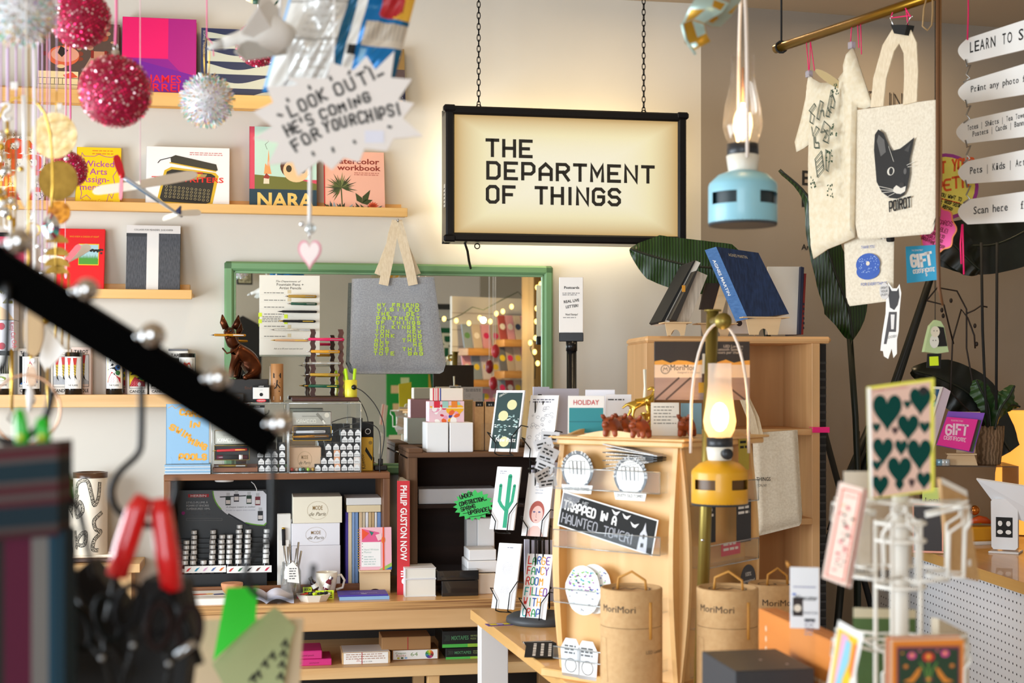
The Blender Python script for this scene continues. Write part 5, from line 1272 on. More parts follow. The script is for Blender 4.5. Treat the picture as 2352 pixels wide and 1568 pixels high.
pen_obj('gold pen held crossways in the bronze dog muzzle',f2_,(492,769),(565,770),.0045,mat('#c1861f',.25,.6),0,STEEL)
# pen card board and its clear stand
pl=BW.off(.16)
zb_=pl.uz(660,815)[1]
p,w,h=pl.face(596,632,735,815)
t=thing('pen_board','cream display board listing fountain pens and artist pencils','board',p,YAW)
mb=MB().box(-w/2,w/2,0,.006,0,h,mat('#ebe7da',.7),.001)
y=-.0006;K=C('#55524c');f=PF(665,815,p.y,YAW)
mb.text('The Department of',f(662,648)[0],f(662,648)[1],.0065,K,y,'c',shear=.35,fit=.085);mb.text('Fountain Pens +',f(666,656)[0],f(666,656)[1],.0085,K,y,'c',fit=.092,off=.006);mb.text('Artist Pencils',f(666,664)[0],f(666,664)[1],.0085,K,y,'c',fit=.075,off=.006)
for yy in(673,690,706,722,750,773):x_,z_=f(606,yy);lines(mb,x_,x_+.075,z_,1,.005,.003,C('#8a8880'),y,.1);mb.rect(x_-.012,z_-.005,x_+.1,z_-.0046,C('#c4bfae'),y)
for k in range(4):x_,z_=f(602,728+k*3.6);lines(mb,x_,x_+.066,z_,1,.004,.0026,C('#8a8880'),y,.1)
for yy in(666,684,746,766):mb.rect(*f(660,yy+8),*f(668,yy),C('#d9c9a4'),y)
for(a,b)in((593,718),(593,733),(652,722),(652,735)):mb.rect(*f(a,b+9),*f(a+8,b),C('#d8ee2c'),y-.0002)
mb.text('Ask us to fill your next pen for you!',f(662,802)[0],f(662,802)[1],.005,K,y,'c',shear=.3,fit=.1);mb.build('printed_card',t)
f=PF(690,720,BW.off(.175).hit(690,720).y,YAW)
for lab,a,b,r_,m,tp in(('ochre mechanical pencil mounted highest on the pen board',(662,680),(727,681),.0055,mat('#a8832c',.4),CHROME),('dark green faceted pencil on the pen board',(668,697),(728,698),.005,mat('#124a36',.35),CHROME),('slim black pen without a clip on the pen board',(648,715),(728,716),.0042,INK,INK),('black capped fountain pen with yellow stickers on the pen board',(650,737),(725,738),.0048,INK,GOLD),('clear demonstrator pen on the pen board',(630,757),(726,758),.004,glass('clear_pen','#f2f2ee',.15,.05,.2),STEEL),('bare wood pencil mounted lowest on the pen board',(632,781),(708,782),.004,mat('#d9a878',.5),GOLD)):
 pen_obj(lab,f,a,b,r_,m,0,tp,'pens on the cream board')
t=thing('acrylic_stand','clear acrylic stand under the cream pen board','stand',BW.P(BW.off(.2).uz(655,870)[0],zc,.1),YAW);w_=.155
zz=zb_-zc
for sx in(-1,1):MB().box(sx*w_/2-.0015,sx*w_/2+.0015,-.1,0,0,zz-.001,PLEX).build('side_panel',t)
MB().box(-w_/2,w_/2,-.1,0,zz-.004,zz-.001,PLEX).build('top_panel',t)
# pen rack
f=PF(745,905,BW.off(.3).hit(745,905).y,YAW);RK=wood('rack_wood','#35160d','#55281a',2,10)
t=thing('pen_rack','dark red wooden pen rack with two notched uprights','rack',f.loc+Vector((0,0,zc-f.loc.z)),YAW)
g5=f.px;dz0=f.loc.z-zc
xb0,_=f(669,0);xb1,_=f(822,0);MB().box(xb0,xb1,-.06,.06,.002,.016,RK,.003).build('base',t)
for x_ in(720,784):
 P=[];zt=f(0,750)[1]+dz0;k=g5(5.5)
 zz=.016;P0=[];P1=[];i=0
 while zz<zt:P0 .append((f(x_,0)[0]-k-(.004 if i%2 else 0),zz));P1 .append((f(x_,0)[0]+k-(.004 if i%2 else 0),zz));zz+=.012;i+=1
 MB().prism(P0+P1[::-1],-.012,.004,RK).build('upright',t)
for lab,a,b,m,tp in(('pink and white pen resting highest in the dark pen rack',(708,779),(790,780),mat('#d91a5c',.3),CHROME),('yellow ochre pencil second from the top of the dark rack',(714,807),(780,808),mat('#d99a25',.35),CHROME),('clear pen third from the top of the dark rack',(706,834),(782,834),glass('clear_pen','#f2f2ee',.15,.05,.2),STEEL),('mustard pencil fourth from the top of the dark rack',(712,860),(780,861),mat('#b8902c',.35),CHROME),('dark green pen with a white flag lowest in the dark rack',(708,886),(778,887),mat('#0f5238',.3),GOLD)):
 pen_obj(lab,f,a,b,.0052,m,-.02,tp,'pens in the dark rack')
p=BW.off(.33).hit(806,905);zr=zc+.016;r=.0205
t=thing('pen_cup','small yellow cup on the pen rack base','cup',(p.x,p.y,zr),YAW);MB().lathe([(r*.95,0),(r,.002),(r,.058),(r*.88,.058),(r*.88,.004),(0,.004)],mat('#e3d83c',.4),28).build('cup_body',t)
for i,(a,b)in enumerate(((-.006,-.012),(.006,.008))):
 MB_=MB().tube([(0,0,0),(b,0,.09)],[.005,.0055],mat('#b6e222',.4),8);solo('marker_pen',['lime marker in the yellow cup nearer the pens','lime marker in the yellow cup nearer the tote bag'][i],'pen',MB_,(p.x+a,p.y,zr+.006),YAW,'lime markers in the yellow cup')
def lampcord(lab,P,Y):
 f=PF(P[0][0],P[0][1],Y);t=thing('mini_lamp',lab,'lamp',f.loc,0,'tiny black lamps on cords');Q=[f.p3(*q)for q in P];pts=[]
 for i in range(len(Q)-1):
  p0,p1,p2,p3=Q[max(i-1,0)],Q[i],Q[i+1],Q[min(i+2,len(Q)-1)]
  for k in range(5):s=k/5;pts.append(.5*((2*p1)+(p2-p0)*s+(2*p0-5*p1+4*p2-p3)*s*s+(3*p1-p0-3*p2+p3)*s**3))
 pts.append(Q[-1]);MB().tube(pts,.0018,BLACK,6).build('cord',t);MB().ball((0,0,0),.009,mat('#0c0c0d',.2),14).build('lamp_head',t)
yl=BW.off(.36).hit(815,890).y
lampcord('tiny black ball lamp on a cord clipped to the yellow cup',[(813,889),(835,900),(862,930),(880,970),(882,1010),(874,1060),(872,1082)],yl)
lampcord('tiny black ball lamp on a cord at the yellow lined tin',[(757,1000),(775,988),(805,975),(840,970),(868,985),(874,1020),(872,1070),(873,1085)],yl-.01)
p=BW.off(.3).hit(874,1092);MB_=MB().box(-.022,.022,-.015,.02,0,.018,BLACK,.003).box(-.008,.008,-.006,.006,.018,.04,BLACK,.002);solo('power_plug','black power plug where the lamp cords meet on the hutch','plug',MB_,(p.x,p.y,zh),YAW)
# ---- inside the hutch
p,w,h=BW.off(.14).face(408,1124,613,1312,zd);w=w;hp=h
t=thing('ink_display','black stepped ink display with a white curved photo panel','display',p,YAW)
f=PF(510,1312,p.y,YAW);f.p0 .z=zd;f.p0 .x,f.p0 .y=p.x,p.y
mb=MB().box(-w/2,w/2,0,.006,0,h,mat('#131314',.4),.001);y=-.0006
arc=[f(489,1127)]
for k in range(13):a=R(185+k*6.9);arc.append(f(489+122+122*math.cos(a)*1.0,1127+79*-math.sin(a)))
arc+=[f(612,1200),f(612,1135),f(604,1127)]
mb.flat(arc,mat('#e9e9ef',.5),y);mb.stroke(arc[:6],.004,C('#6fae2e'),y-.0003);mb.stroke(arc[10:15],.004,C('#6fae2e'),y-.0003)
for(x_,y0,y1,c)in((524,1131,1160,'#23302c'),(543,1126,1152,'#2b2632'),(572,1129,1157,'#1d3a2a'),(592,1132,1160,'#7a2430'),(598,1165,1195,'#1d2026')):
 mb.rect(*f(x_-6,y1),*f(x_+6,y0+8),C(c),y-.0003);mb.rect(*f(x_-4,y0+8),*f(x_+4,y0),C('#c9c9cc'),y-.0003);mb.rect(*f(x_-5,y1-3),*f(x_+5,y1-12),C('#e6dcd6'),y-.0005)
mb.stroke([f(524,1180),f(572,1207)],.006,C('#20242a'),y-.0003);mb.stroke([f(505,1141),f(565,1138)],.004,C('#3a3d40'),y-.0002)
mb.text('A chaque instant sa couleur',*f(519,1166),.006,C('#44444c'),y-.0004,'l',shear=.3,fit=.1);mb.text('A color to capture every moment',*f(519,1173),.005,C('#99a'),y-.0004,'l',shear=.3,fit=.1)
mb.rect(*f(432,1142),*f(480,1134),C('#b5202c'),y);mb.text('HERBIN',*f(438,1141),.008,WHITE,y-.0004,'l',fit=.052)
for i,s in enumerate(('STYLO-PLUME À','POMPE ET ENCRES','SUPÉRIEURES 10ML')):mb.text(s,*f(428,1156+i*7.3),.0065,C('#c9c9c9'),y,'l',fit=.072+i*.004)
for i in range(2):mb.text(('FOUNTAIN PEN WITH','CONVERTER AND INKS 10ML')[i],*f(428,1177+i*7),.006,C('#55555a'),y,'l',fit=.085)
mb.stroke([f(428,1190),f(510,1190),f(510,1195),f(428,1195),f(428,1190)],.0008,C('#888'),y);mb.disc(*f(421,1178),.006,C('#a8208a'),y)
mb.build('printed_backboard',t)
hb_=f(0,1290)[1]
mb=MB()
for k in range(8):mb.box(-w/2,w/2,-.17+k*.021,-.17+k*.021+.021,0,.062+k*.0145,mat('#0e0e0f',.4))
mb.build('steps',t)
for i,(a,b)in enumerate(((424,519),(521,624))):
 fs=PF(510,1306,BW.off(.335).hit(510,1306).y,YAW);MBx=MB();x0_,z0_=fs(a,1316);x1_,z1_=fs(b,1298);MBx.box(x0_,x1_,0,.004,z0_,z1_,PAPER,.0005)
 for k,c in enumerate((('#d22f2f','#2a8aa8','#d9a8c8','#5a78b0','#e07020'),('#c83a3a','#1f6a3a','#2a2a2a','#6a3020','#d01a4a'))[i]):cx_=x0_+(x1_-x0_)*(k+.5)/5;zc_=(z0_+z1_)/2;MBx.flat([(cx_-.009,zc_-.006),(cx_-.002,zc_-.006),(cx_+.009,zc_+.007),(cx_-.002,zc_+.003)],C(c),-.0005)
 solo('colour_strip',['white strip of ink colour swatches below the bottles, nearer the side shelf','white strip of ink colour swatches below the bottles, nearer the pen jar'][i],'label strip',MBx,fs.loc,YAW)
cols=[(426,5),(444,7),(468,1),(487,7),(508,6),(526,6),(547,8),(568,7),(610,7)]
bt=thing('ink_bottle','x','ink bottle',(0,0,0),YAW,'ink bottles with silver caps');r=.0105
MB().lathe([(r,0),(r,.024),(r*.7,.03),(r*.7,.032)],mat('#16141c',.1,coat=.5),16).build('bottle_body',bt);MB().lathe([(r*.95,.031),(r*.97,.033),(r*.97,.042),(r*.9,.0435),(0,.0435)],mat('#e8e6e2',.4,.25),18).build('silver_cap',bt)
MB().lathe([(r*1.01,.006),(r*1.01,.018)],mat('#cfc8c2',.6),16,False).build('printed_label',bt)
first=True;on_=['first','second','third','fourth','fifth','sixth','seventh','eighth','ninth']
for ci,(x_,n)in enumerate(cols):
 for k in range(n):
  v=.14+.16-k*.021;pp=BW.off(v).hit(x_+rnd.uniform(-1,1)+(k*.4),1270)
  z=zd+.0625+k*.0145;lab='silver capped ink bottle, %s from the front in the %s column'%(on_[k],on_[ci])
  if first:bt.location=(pp.x,pp.y,z);bt['label']=lab;first=False
  else:dup(bt,(pp.x,pp.y,z),None,lab)
p=BW.off(.3).hit(515,1108);MB_=MB().cyl(.031,-.0105,0,mat('#eceae6',.4),28,.002);solo('puck_light','white puck light under the hutch top above the ink display','lamp',MB_,(p.x,p.y,ztop-.0205),YAW)
f=PF(580,1108,BW.off(.25).hit(580,1108).y,YAW);MB_=MB().tube([f.p3(577,1106),f.p3(584,1112),f.p3(589,1122),f.p3(590,1130)],.0015,WHITE,6);solo('lamp_cable','thin white cable curving down behind the ink display','cable',MB_,f.loc,YAW)
# boxes in the hutch
def mode2(mb,w,h):mode(mb,w,h)
vb=.33;zz=zd
hs=[BW.off(vb).uz(720,q_)[1]for q_ in(1290,1252,1201,1140)]
for i,(lab,a,b,c)in enumerate((('white stationery box lowest of the stack in the hutch',671,782,'#dedbe0'),('white stationery box with gold oval, middle of the hutch stack',670,781,'#e3e2e8'),('cream stationery box with gold oval topping the hutch stack',673,786,'#e6dfcb'))):
 z0_=zd if i==0 else hs[i];z1_=hs[i+1];P_,w,_=BW.off(vb).face(a,1200,b,1240);h=z1_-z0_-.0006
 t=thing('stationery_box',lab,'box',(P_.x,P_.y,z0_),YAW,'stationery boxes in the hutch');mb=MB().box(-w/2,w/2,0,.17,0,h,mat(c,.6),.0012)
 if i:mode(mb,w,h)
 mb.build('carton',t)
t,w,h,v=cbox('pen_gift_box','tall white open box with a black pen beside the stationery stack','box',637,1180,668,1312,mat('#dcd9d2',.6),.03,z=zd,v=.32)
f=PF(652,1240,BW.off(.325).hit(652,1240).y,YAW)
pb=MB().tube([f.p3(652,1252),f.p3(651,1215)],.0062,INK,10).tube([f.p3(651,1215),f.p3(651,1211)],.0055,GOLD,10);o=thing('pen','black pen with a gold end in the tall white box','pen',f.loc,YAW);pb.build('barrel',o);MB().box(*sorted((f(640,0)[0],f(664,0)[0])),-.002,0,f(0,1312)[1],f(0,1252)[1],mat('#e4e0d8',.7)).build('card_sleeve',o)
for i,(a,b,c,n)in enumerate(((794,800,'#3a2a86','violet'),(800,808,'#d8c6a4','cream'),(809,815,'#7e98be','pale blue'),(816,823,'#6d8ab6','blue'),(825,832,'#cbb08c','tan'),(833,839,'#c4b49a','beige'),(840,846,'#d8d5d8','white'),(847,853,'#c8ac80','ochre'),(854,860,'#bf9f72','brown paper'),(861,866,'#dad6d2','off white'),(867,875,'#6a89b8','steel blue'))):
 cbox('writing_pad','%s writing pad on edge, %s in the upright row'%(n,('first','second','third','fourth','fifth','sixth','seventh','eighth','ninth','tenth','last')[i]),'pad',a,1176,b,1312,mat(c,.7),.14,z=zd,v=.32,group='upright writing pads in the hutch',b=.0008,part='pages')
zp=BW.off(.32).uz(835,1176)[1]+.0008
cbox('paper_box','cream paper box lying on the upright writing pads','box',797,1160,875,1175,mat('#d9c7a2',.7),.16,z=zp,v=.325,b=.001);zp2=BW.off(.325).uz(835,1160)[1]+.001
cbox('paper_box','grey white paper box on top of the cream one over the pads','box',796,1143,876,1159,mat('#d8d6d2',.6),.16,z=zp2,v=.327,b=.001)
# spiral notebook on its wooden easel
f=PF(860,1311,BW.off(.42).hit(860,1311).y,YAW)
t=thing('wood_easel','small pale wood easel with an arched cut under the pink planner','easel',f.loc+Vector((0,0,zd-f.loc.z)),YAW);hz=f.loc.z-zd
P=[f(826,0)[0],f(896,0)[0]];arch=[((P[0]+P[1])/2+.022*math.cos(a*PI/10),.016*math.sin(a*PI/10))for a in range(10,-1,-1)]
BIR=wood('birch','#dcb888','#ecd0a6',0,9)
MB().prism([(P[0],0)]+arch+[(P[1],0),(P[1],hz-.002),(P[0],hz-.002)],-.006,0,BIR).build('front_panel',t);MB().box(P[0]-.002,P[1]+.002,-.016,.03,hz-.002,hz+.004,BIR,.001).build('ledge',t)
MB().prism([(P[0]+.01,hz+.004),(P[1]-.01,hz+.004),(P[1]-.01,hz+.12),(P[0]+.01,hz+.12)],.031,.036,BIR).build('back_rest',t)
def a_planner(mb,w,h):
 y=-.0005;mb.flat([(-w*.42,h*.97),(-w*.42,h*.66),(w*.25,h*.66),(w*.1,h*.88)],C('#e05a8a'),y);mb.flat([(-w*.42,h*.97),(-w*.42,h*.7),(-w*.2,h*.86)],C('#e8502a'),y-.0002);mb.flat([(-w*.2,h*.92),(-w*.05,h*.88),(-w*.12,h*.8)],C('#1f7a6a'),y-.0002)
 mb.flat([(w*.0,h*.82),(w*.18,h*.86),(w*.2,h*.72),(w*.08,h*.68)],C('#f2c8cc'),y-.0003);mb.disc(w*.24,h*.7,w*.06,C('#e8862a'),y-.0003,14,1.8);mb.rect(-w*.44,h*.08,w*.16,h*.65,C('#f3f1ee'),y-.0004)
 mb.text('Hand Written',-w*.36,h*.46,.006,C('#9ab8b0'),y-.0006,'l');mb.text('Planner',-w*.36,h*.4,.006,C('#9ab8b0'),y-.0006,'l')
 for k in range(7):mb.disc(-w*.41,h*(.62-k*.07),.0014,INK,y-.0006,6)
 lines(mb,-w*.36,w*.05,h*.3,4,.008,.003,C('#b9c9c4'),y-.0006);mb.flat([(w*.1,.001),(w*.5,h*.17),(w*.5,.001)],C('#9cc25a'),y-.0003);mb.flat([(w*.3,.001),(w*.5,h*.08),(w*.5,.001)],C('#2560b0'),y-.0005)
 mb.rect(w*.22,0,w*.27,h,C('#e8542c'),y-.0007)
t,w,h=book('planner','pink spiral planner with an orange elastic band on the wood easel',826,1211,900,1311,zd+hz+.0045,.42+.008,.012,'#efb9c4',a_planner,lean=-.1,cat='notebook')
mb=MB()
for k in range(16):z_=.008+k*(h-.016)/15;mb.tube([(-w/2+.004*math.cos(a*PI/4)-.002,.006+.008*math.sin(a*PI/4),z_)for a in range(8)],.0011,GOLD,5,closed=True)
mb.build('spiral_binding',t)
# pen jar, cup and labels
p=BW.off(.46).hit(668,1320);JG=glass('jar_glass','#f4f6f5',.18,.03,.1)
t=thing('pen_jar','clear glass jar of steel pens with a white handwritten tag','jar',(p.x,p.y,zd),YAW);r=.033
MB().lathe([(r*.9,.001),(r,.006),(r,.085),(r*.85,.098),(r*.85,.115),(r*.8,.115),(r*.8,.099),(r*.94,.084),(r*.94,.008),(0,.006)],JG,28).build('glass',t);MB().prism([(-.012,.055),(.026,.05),(.022,.1),(.005,.12),(-.014,.104)],-r-.004,-r-.003,PAPER).build('paper_tag',t)
mb=MB();lines(mb,-.006,.018,.096,5,.008,.003,C('#555'),-r-.0045);mb.build('handwriting',t)
for i in range(6):a=i*1.1;MB_=MB().tube([(0,0,0),(.02*math.cos(a)+.006,.015*math.sin(a),.14+.006*i)],.0033,STEEL,8);solo('steel_pen','steel pen standing in the glass jar','pen',MB_,(p.x+.008*math.cos(a),p.y+.008*math.sin(a),zd+.01),YAW,'steel pens in the glass jar')
p=BW.off(.45).hit(750,1310);r=.036
t=thing('tea_cup','cream mug holding tiny ink bottles on the desk','cup',(p.x,p.y,zd+.0),YAW);MB().lathe([(r*.6,0),(r*.65,.004),(r*.9,.04),(r,.078),(r*.93,.078),(r*.84,.04),(r*.5,.008),(0,.007)],mat('#efe9dc',.25,coat=.4),32).build('cup_body',t)
MB().tube([(r*.9,0,.066),(r*1.3,0,.068),(r*1.62,0,.05),(r*1.45,0,.026),(r*.85,0,.02)],.004,mat('#efe9dc',.25,coat=.4),8).build('handle',t)
for i,(dx,c,lab)in enumerate(((-.026,'#2c1420','tiny dark ink bottle leaning out of the cream mug'),(.002,'#6a1428','tiny red ink bottle with white label leaning on the cream mug'))):
 t=thing('ink_bottle',lab,'ink bottle',(p.x+dx,p.y-.045,zd+.028),YAW,'tiny bottles at the mug',ry=.45 if i else-.5);MB().lathe([(.009,0),(.0095,.002),(.0095,.026),(.006,.032),(.006,.036)],mat(c,.1,coat=.5),14).build('bottle_body',t);MB().cyl(.0068,.036,.045,STEEL,14).build('silver_cap',t);MB().lathe([(.0098,.006),(.0098,.02)],PAPER,14,False).build('printed_label',t)
NEON=mat('#d6f01c',.6)
for lab,px_,py0,py1,tx in(('neon yellow price card between the pen jar and the mug',706,1300,1324,'BOCA'),('neon yellow price card half behind the black hook',735,1316,1336,'INK'),('neon yellow price card with a white sticker by the mug',757,1312,1334,'$12')):
 pp=BW.off(.52).hit(px_,py1);mb=MB().box(-.014,.014,0,.0012,0,.028,NEON,.0004);mb.pen(tx,0,.017,.006,INK,-.0006,'c',w=.0012,jit=.06);lines(mb,-.01,.01,.01,2,.006,.0025,INK,-.0006);solo('price_card',lab,'price card',mb,(pp.x,pp.y,zd+(.012 if px_==706 else 0.0)),YAW,'neon price cards',rx=-.15)
f=PF(720,1358,BW.off(.545).hit(720,1358).y,YAW);p=f.loc;
t=thing('catch_dish','faceted white dish filled with small neon markers on the desk','dish',(p.x,p.y,zd),YAW);r=.058
oc=[(r*math.cos(PI/8+k*PI/4)*1.0,r*math.sin(PI/8+k*PI/4)*.8)for k in range(8)]
vs=[(a*.75,b*.75,.0)for a,b in oc]+[(a,b,.022)for a,b in oc]+[(a*.9,b*.9,.022)for a,b in oc]+[(a*.65,b*.65,.006)for a,b in oc]
MB().add(vs,[(k+s*8,(k+1)%8+s*8,(k+1)%8+s*8+8,k+s*8+8)for s in range(3)for k in range(8)]+[tuple(range(7,-1,-1)),tuple(range(24,32))],mat('#ece8dc',.35)).build('dish_body',t)
for i,(c,n)in enumerate((('#d81a5a','pink'),('#d93a24','red'),('#c8e01c','lime'),('#161616','black'),('#b01a8a','magenta'),('#b9bcc0','silver'),('#c8e01c','lime capped'),('#2a2c30','charcoal'),('#e8e8e4','white'))):
 a=-.7+.35*(i%4);x_=-.032+i*.0078;y_=(-.012,.012,0)[i%3];dd=Vector((math.cos(a)*.022,math.sin(a)*.012,.002+.003*(i%2)))
 MB_=MB().tube([-dd,dd*.3],.0055,mat(c,.35),8).tube([dd*.3,dd],.0048,mat('#c8e01c' if i%3==0 else '#202020',.35),8);solo('mini_marker','%s stubby marker lying in the faceted dish'%n,'marker',MB_,(p.x+x_,p.y+y_,zd+.0145+.004*(i%2)),YAW,'stubby markers in the dish')
def verge(mb,w,h):pass
p,w,_=BW.off(.53).face(779,1350,893,1369,zd)
t=thing('writing_pad','violet covered writing pad lying on blue sheets on the desk','pad',p,YAW);D_=.11
MB().box(-w/2,w/2,-.03,D_-.03,0,.011,mat('#8db4dc',.7),.0008).build('blue_sheets',t);mb=MB().box(-w/2-.003,w/2-.004,-.024,D_-.03,.0112,.016,mat('#45309c',.5),.0008);mb.M=Matrix.Translation((0,0,.0164))@Matrix.Rotation(R(-90),4,'X')
mb.at(0,0,.0164,rx=R(-90));mb.text('VERGÉ DE FRANCE',0,.045-.03,.008,mat('#cfc6ea',.5),0,'c',fit=w*.55);mb.disc(0,.0,.01,mat('#d6dff0',.5),0,24,.45);mb.build('violet_cover',t)
# open book, papers and bowl at the near end of the desk
p,w,_=BW.off(.5).face(432,1340,560,1360,zd)
mb=MB().box(-w/2,w/2+.03,-.085,.1,0,.02,mat('#efece6',.7),.001);mb.at(0,0,.0204,rx=R(-90));mb.disc(-.02,.02,.012,C('#e8b23a'),0);mb.flat([(-.07,.0),(-.02,.01),(-.03,.03),(-.08,.03)],C('#d2562a'),.0001);mb.flat([(-.005,-.005),(.03,.0),(.02,.03),(-.01,.02)],C('#3a4478'),.0001);mb.stroke([(-.085,-.02),(.03,-.045)],.003,INK,-.0002);mb.stroke([(-.07,-.055),(.06,-.055)],.003,INK,-.0002);mb.at();solo('print_stack','white stack of art prints at the end of the desk behind the green tag','prints',mb,p,YAW)
p2=BW.off(.5).hit(533,1345);t=thing('clay_bowl','small terracotta bowl with a white glazed rim on the prints','bowl',(p2 .x,p2 .y,zd+.0212),YAW);r=.035
MB().lathe([(r*.55,0),(r*.85,.012),(r,.03),(r*.97,.036)],textured('terracotta','#b9784e','#cf9468','noise',30),28).build('outer_body',t);MB().lathe([(r*.97,.036),(r*.9,.035),(r*.7,.014),(0,.009)],mat('#efe9df',.3),28,False).build('white_glaze',t)
p3_=BW.off(.535).hit(612,1362);t=thing('open_book','open white paged book lying on the desk behind the hook','book',(p3_.x,p3_.y,zd),YAW)
for sx,nm in((-1,'page_leaf'),(1,'page_block')):
 vs=[];fs=[];n=10
 for k in range(n+1):
  s=k/n;x_=sx*.085*s;z_=.012+.02*math.sin(PI*min(1,s*1.1))*(1-.6*s)
  vs+=[(x_,-.06,z_),(x_,.07,z_+.006)]
 mb=MB();mb.add(vs,[(2*k,2*k+2,2*k+3,2*k+1)for k in range(n)],mat('#e4e3f2',.7),True);mb.add([Vector(q_)+Vector((0,0,-.011))for q_ in vs],[(2*k,2*k+1,2*k+3,2*k+2)for k in range(n)],PAPER,True)
 mb.add([q_ for k in range(n+1)for q_ in(vs[2*k],Vector(vs[2*k])+Vector((0,0,-.011)))],[(2*k,2*k+2,2*k+3,2*k+1)for k in range(n)],mat('#cfcfe0',.8));mb.build(nm,t)
def bookpile(lab,x0,x1,ys,v,dep,m,grp,art=None):
 zs_=[zd]+[BW.off(v).uz((x0+x1)/2,y_)[1]for y_ in ys]
 for i in range(len(ys)):
  p,w,_=BW.off(v).face(x0,1320,x1,1340,zs_[i]);h=zs_[i+1]-zs_[i]-.0005
  t=thing('book',lab[i],'book',p,YAW,grp);b=.0022
  MB().box(-w/2,w/2,0,dep,0,b,m,.0005).box(-w/2,w/2,0,dep,h-b,h,m,.0005).box(-w/2,-w/2+.003,0,dep,b,h-b,m).build('cover',t);MB().box(-w/2+.003,w/2-.002,.003,dep-.004,b,h-b,PAGES).build('page_block',t)
bookpile(['thick white book at the bottom of the pair beside the red spine','thick white book lying on its twin beside the red spine'],930,1002,(1329,1304),.52,.12,mat('#e6e6ea',.6),'thick white books')
def blackbox(lab,x0,y0,x1,y1,z):
 return cbox('game_box',lab,'box',x0,y0,x1,y1,mat('#1d1d1f',.15,coat=.6),.16,z=z,v=.53,group='shrink wrapped black boxes',b=.0012)
zq=BW.off(.53).uz(1055,1332)[1];blackbox('shrink wrapped black box, lower of the pair on the desk',1015,1333,1099,1357,zd);blackbox('shrink wrapped black box, upper of the pair on the desk',1005,1310,1100,1332,zq)
WB=mat('#eceaea',.55)
cbox('paper_box','cream box at the base of the white box pile by the card spinner','box',1092,1318,1140,1342,mat('#ead9c6',.6),.14,z=zd,v=.5);zq=BW.off(.48).uz(1110,1314)[1]
cbox('paper_box','white box second from the base of the pile by the card spinner','box',1074,1288,1142,1314,WB,.14,z=zq,v=.48);zq2=BW.off(.48).uz(1110,1287)[1]
cbox('paper_box','white box topping the pile by the card spinner','box',1077,1262,1140,1287,WB,.12,z=zq2,v=.47)
cbox('paper_box','pale grey upright box standing in the crate behind the card spinner','box',1072,1192,1096,1290,mat('#c9c8ca',.5),.06,z=zd+.02,v=.34);cbox('paper_box','white upright box next to the grey one behind the card spinner','box',1097,1190,1136,1290,WB,.06,z=zd+.02,v=.345)
# red spined book
def a_gus(mb,w,h):
 mb.rect(-w/2,h*.0,w/2,h,C('#c6202b'),-.0004);mb.text('PHILIP GUSTON NOW',-w*.22,h*.96,w*.5,WHITE,-.0008,'l',rot=-PI/2,off=.02,fit=h*.66);lines(mb,-w*.2,w*.2,h*.2,3,.008,.004,WHITE,-.0008);mb.disc(0,h*.12,.006,WHITE,-.0008,12,1.5)
p,w,h=BW.off(.47).face(912,1104,941,1309,zd)
t=thing('book','tall book with a red spine lettered in white beside the crate','book',p,YAW-.12);mb=MB().box(-w/2,w/2,0,.003,0,h,C('#c6202b'),.0005).box(-w/2,-w/2+.003,.003,.24,0,h,textured('painting_cover','#6b4a3c','#8d8078','noise',9),.0005).box(w/2-.003,w/2,.003,.24,0,h,C('#5d5350'),.0005);a_gus(mb,w,h);mb.build('cover',t);MB().box(-w/2+.003,w/2-.003,.003,.236,.002,h-.003,PAGES).build('page_block',t)
# ---- rustic crate
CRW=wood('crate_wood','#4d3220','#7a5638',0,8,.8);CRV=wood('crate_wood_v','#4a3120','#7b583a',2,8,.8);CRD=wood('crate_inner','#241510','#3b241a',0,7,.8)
vk=.42;u0,zt=BW.off(vk).uz(937,1040);u1,_=BW.off(vk).uz(1290,1045)
q=BW.P((u0+u1)/2,zd,0);w=(u1-u0)/2;hk=zt-zd
t=thing('wooden_crate','rustic open fronted wooden crate standing on the desk','crate',q,YAW)
MB().box(-w,w,-vk,-.09,hk-.016,hk,CRW,.002).build('top_slats',t);MB().box(-w+.02,w-.02,-vk+.02,-.09,0,.018,wood('crate_floor','#6a4526','#8d6238',0,8)).build('floor_slats',t)
for sx in(-1,1):
 for k in range(3):MB().box(sx*w-(.018 if sx>0 else 0),sx*w+(.018 if sx<0 else 0),-vk+.02,-.09,.004+k*(hk-.02)/3,.004+(k+1)*(hk-.02)/3-.006,CRW,.002).build('side_slat',t)
 MB().box(sx*w-(.032 if sx>0 else 0),sx*w+(.032 if sx<0 else 0),-vk,-vk+.02,0,hk-.016,CRV,.002).build('corner_post',t)
 MB().box(sx*w-(.05 if sx>0 else 0),sx*w+(.05 if sx<0 else 0),-vk-.002,-.08,hk,hk+.014,CRW,.003).build('top_rail',t)
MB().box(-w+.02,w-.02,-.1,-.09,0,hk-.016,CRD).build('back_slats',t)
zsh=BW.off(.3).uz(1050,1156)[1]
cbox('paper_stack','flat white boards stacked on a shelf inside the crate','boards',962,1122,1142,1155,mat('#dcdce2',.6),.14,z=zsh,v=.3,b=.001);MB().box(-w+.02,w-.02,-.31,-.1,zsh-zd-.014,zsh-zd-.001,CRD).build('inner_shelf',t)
zk=zt+.0005
cbox('gift_box','plain white cube box on the crate, nearer the hutch','box',980,970,1030,1040,mat('#eef0f1',.5),.13,z=zk,v=.40);cbox('gift_box','plain white cube box on the crate, nearer the card spinner','box',1033,970,1087,1040,mat('#ebe9e9',.5),.13,z=zk,v=.40)
zq=BW.off(.37).uz(1020,970)[1]+.001
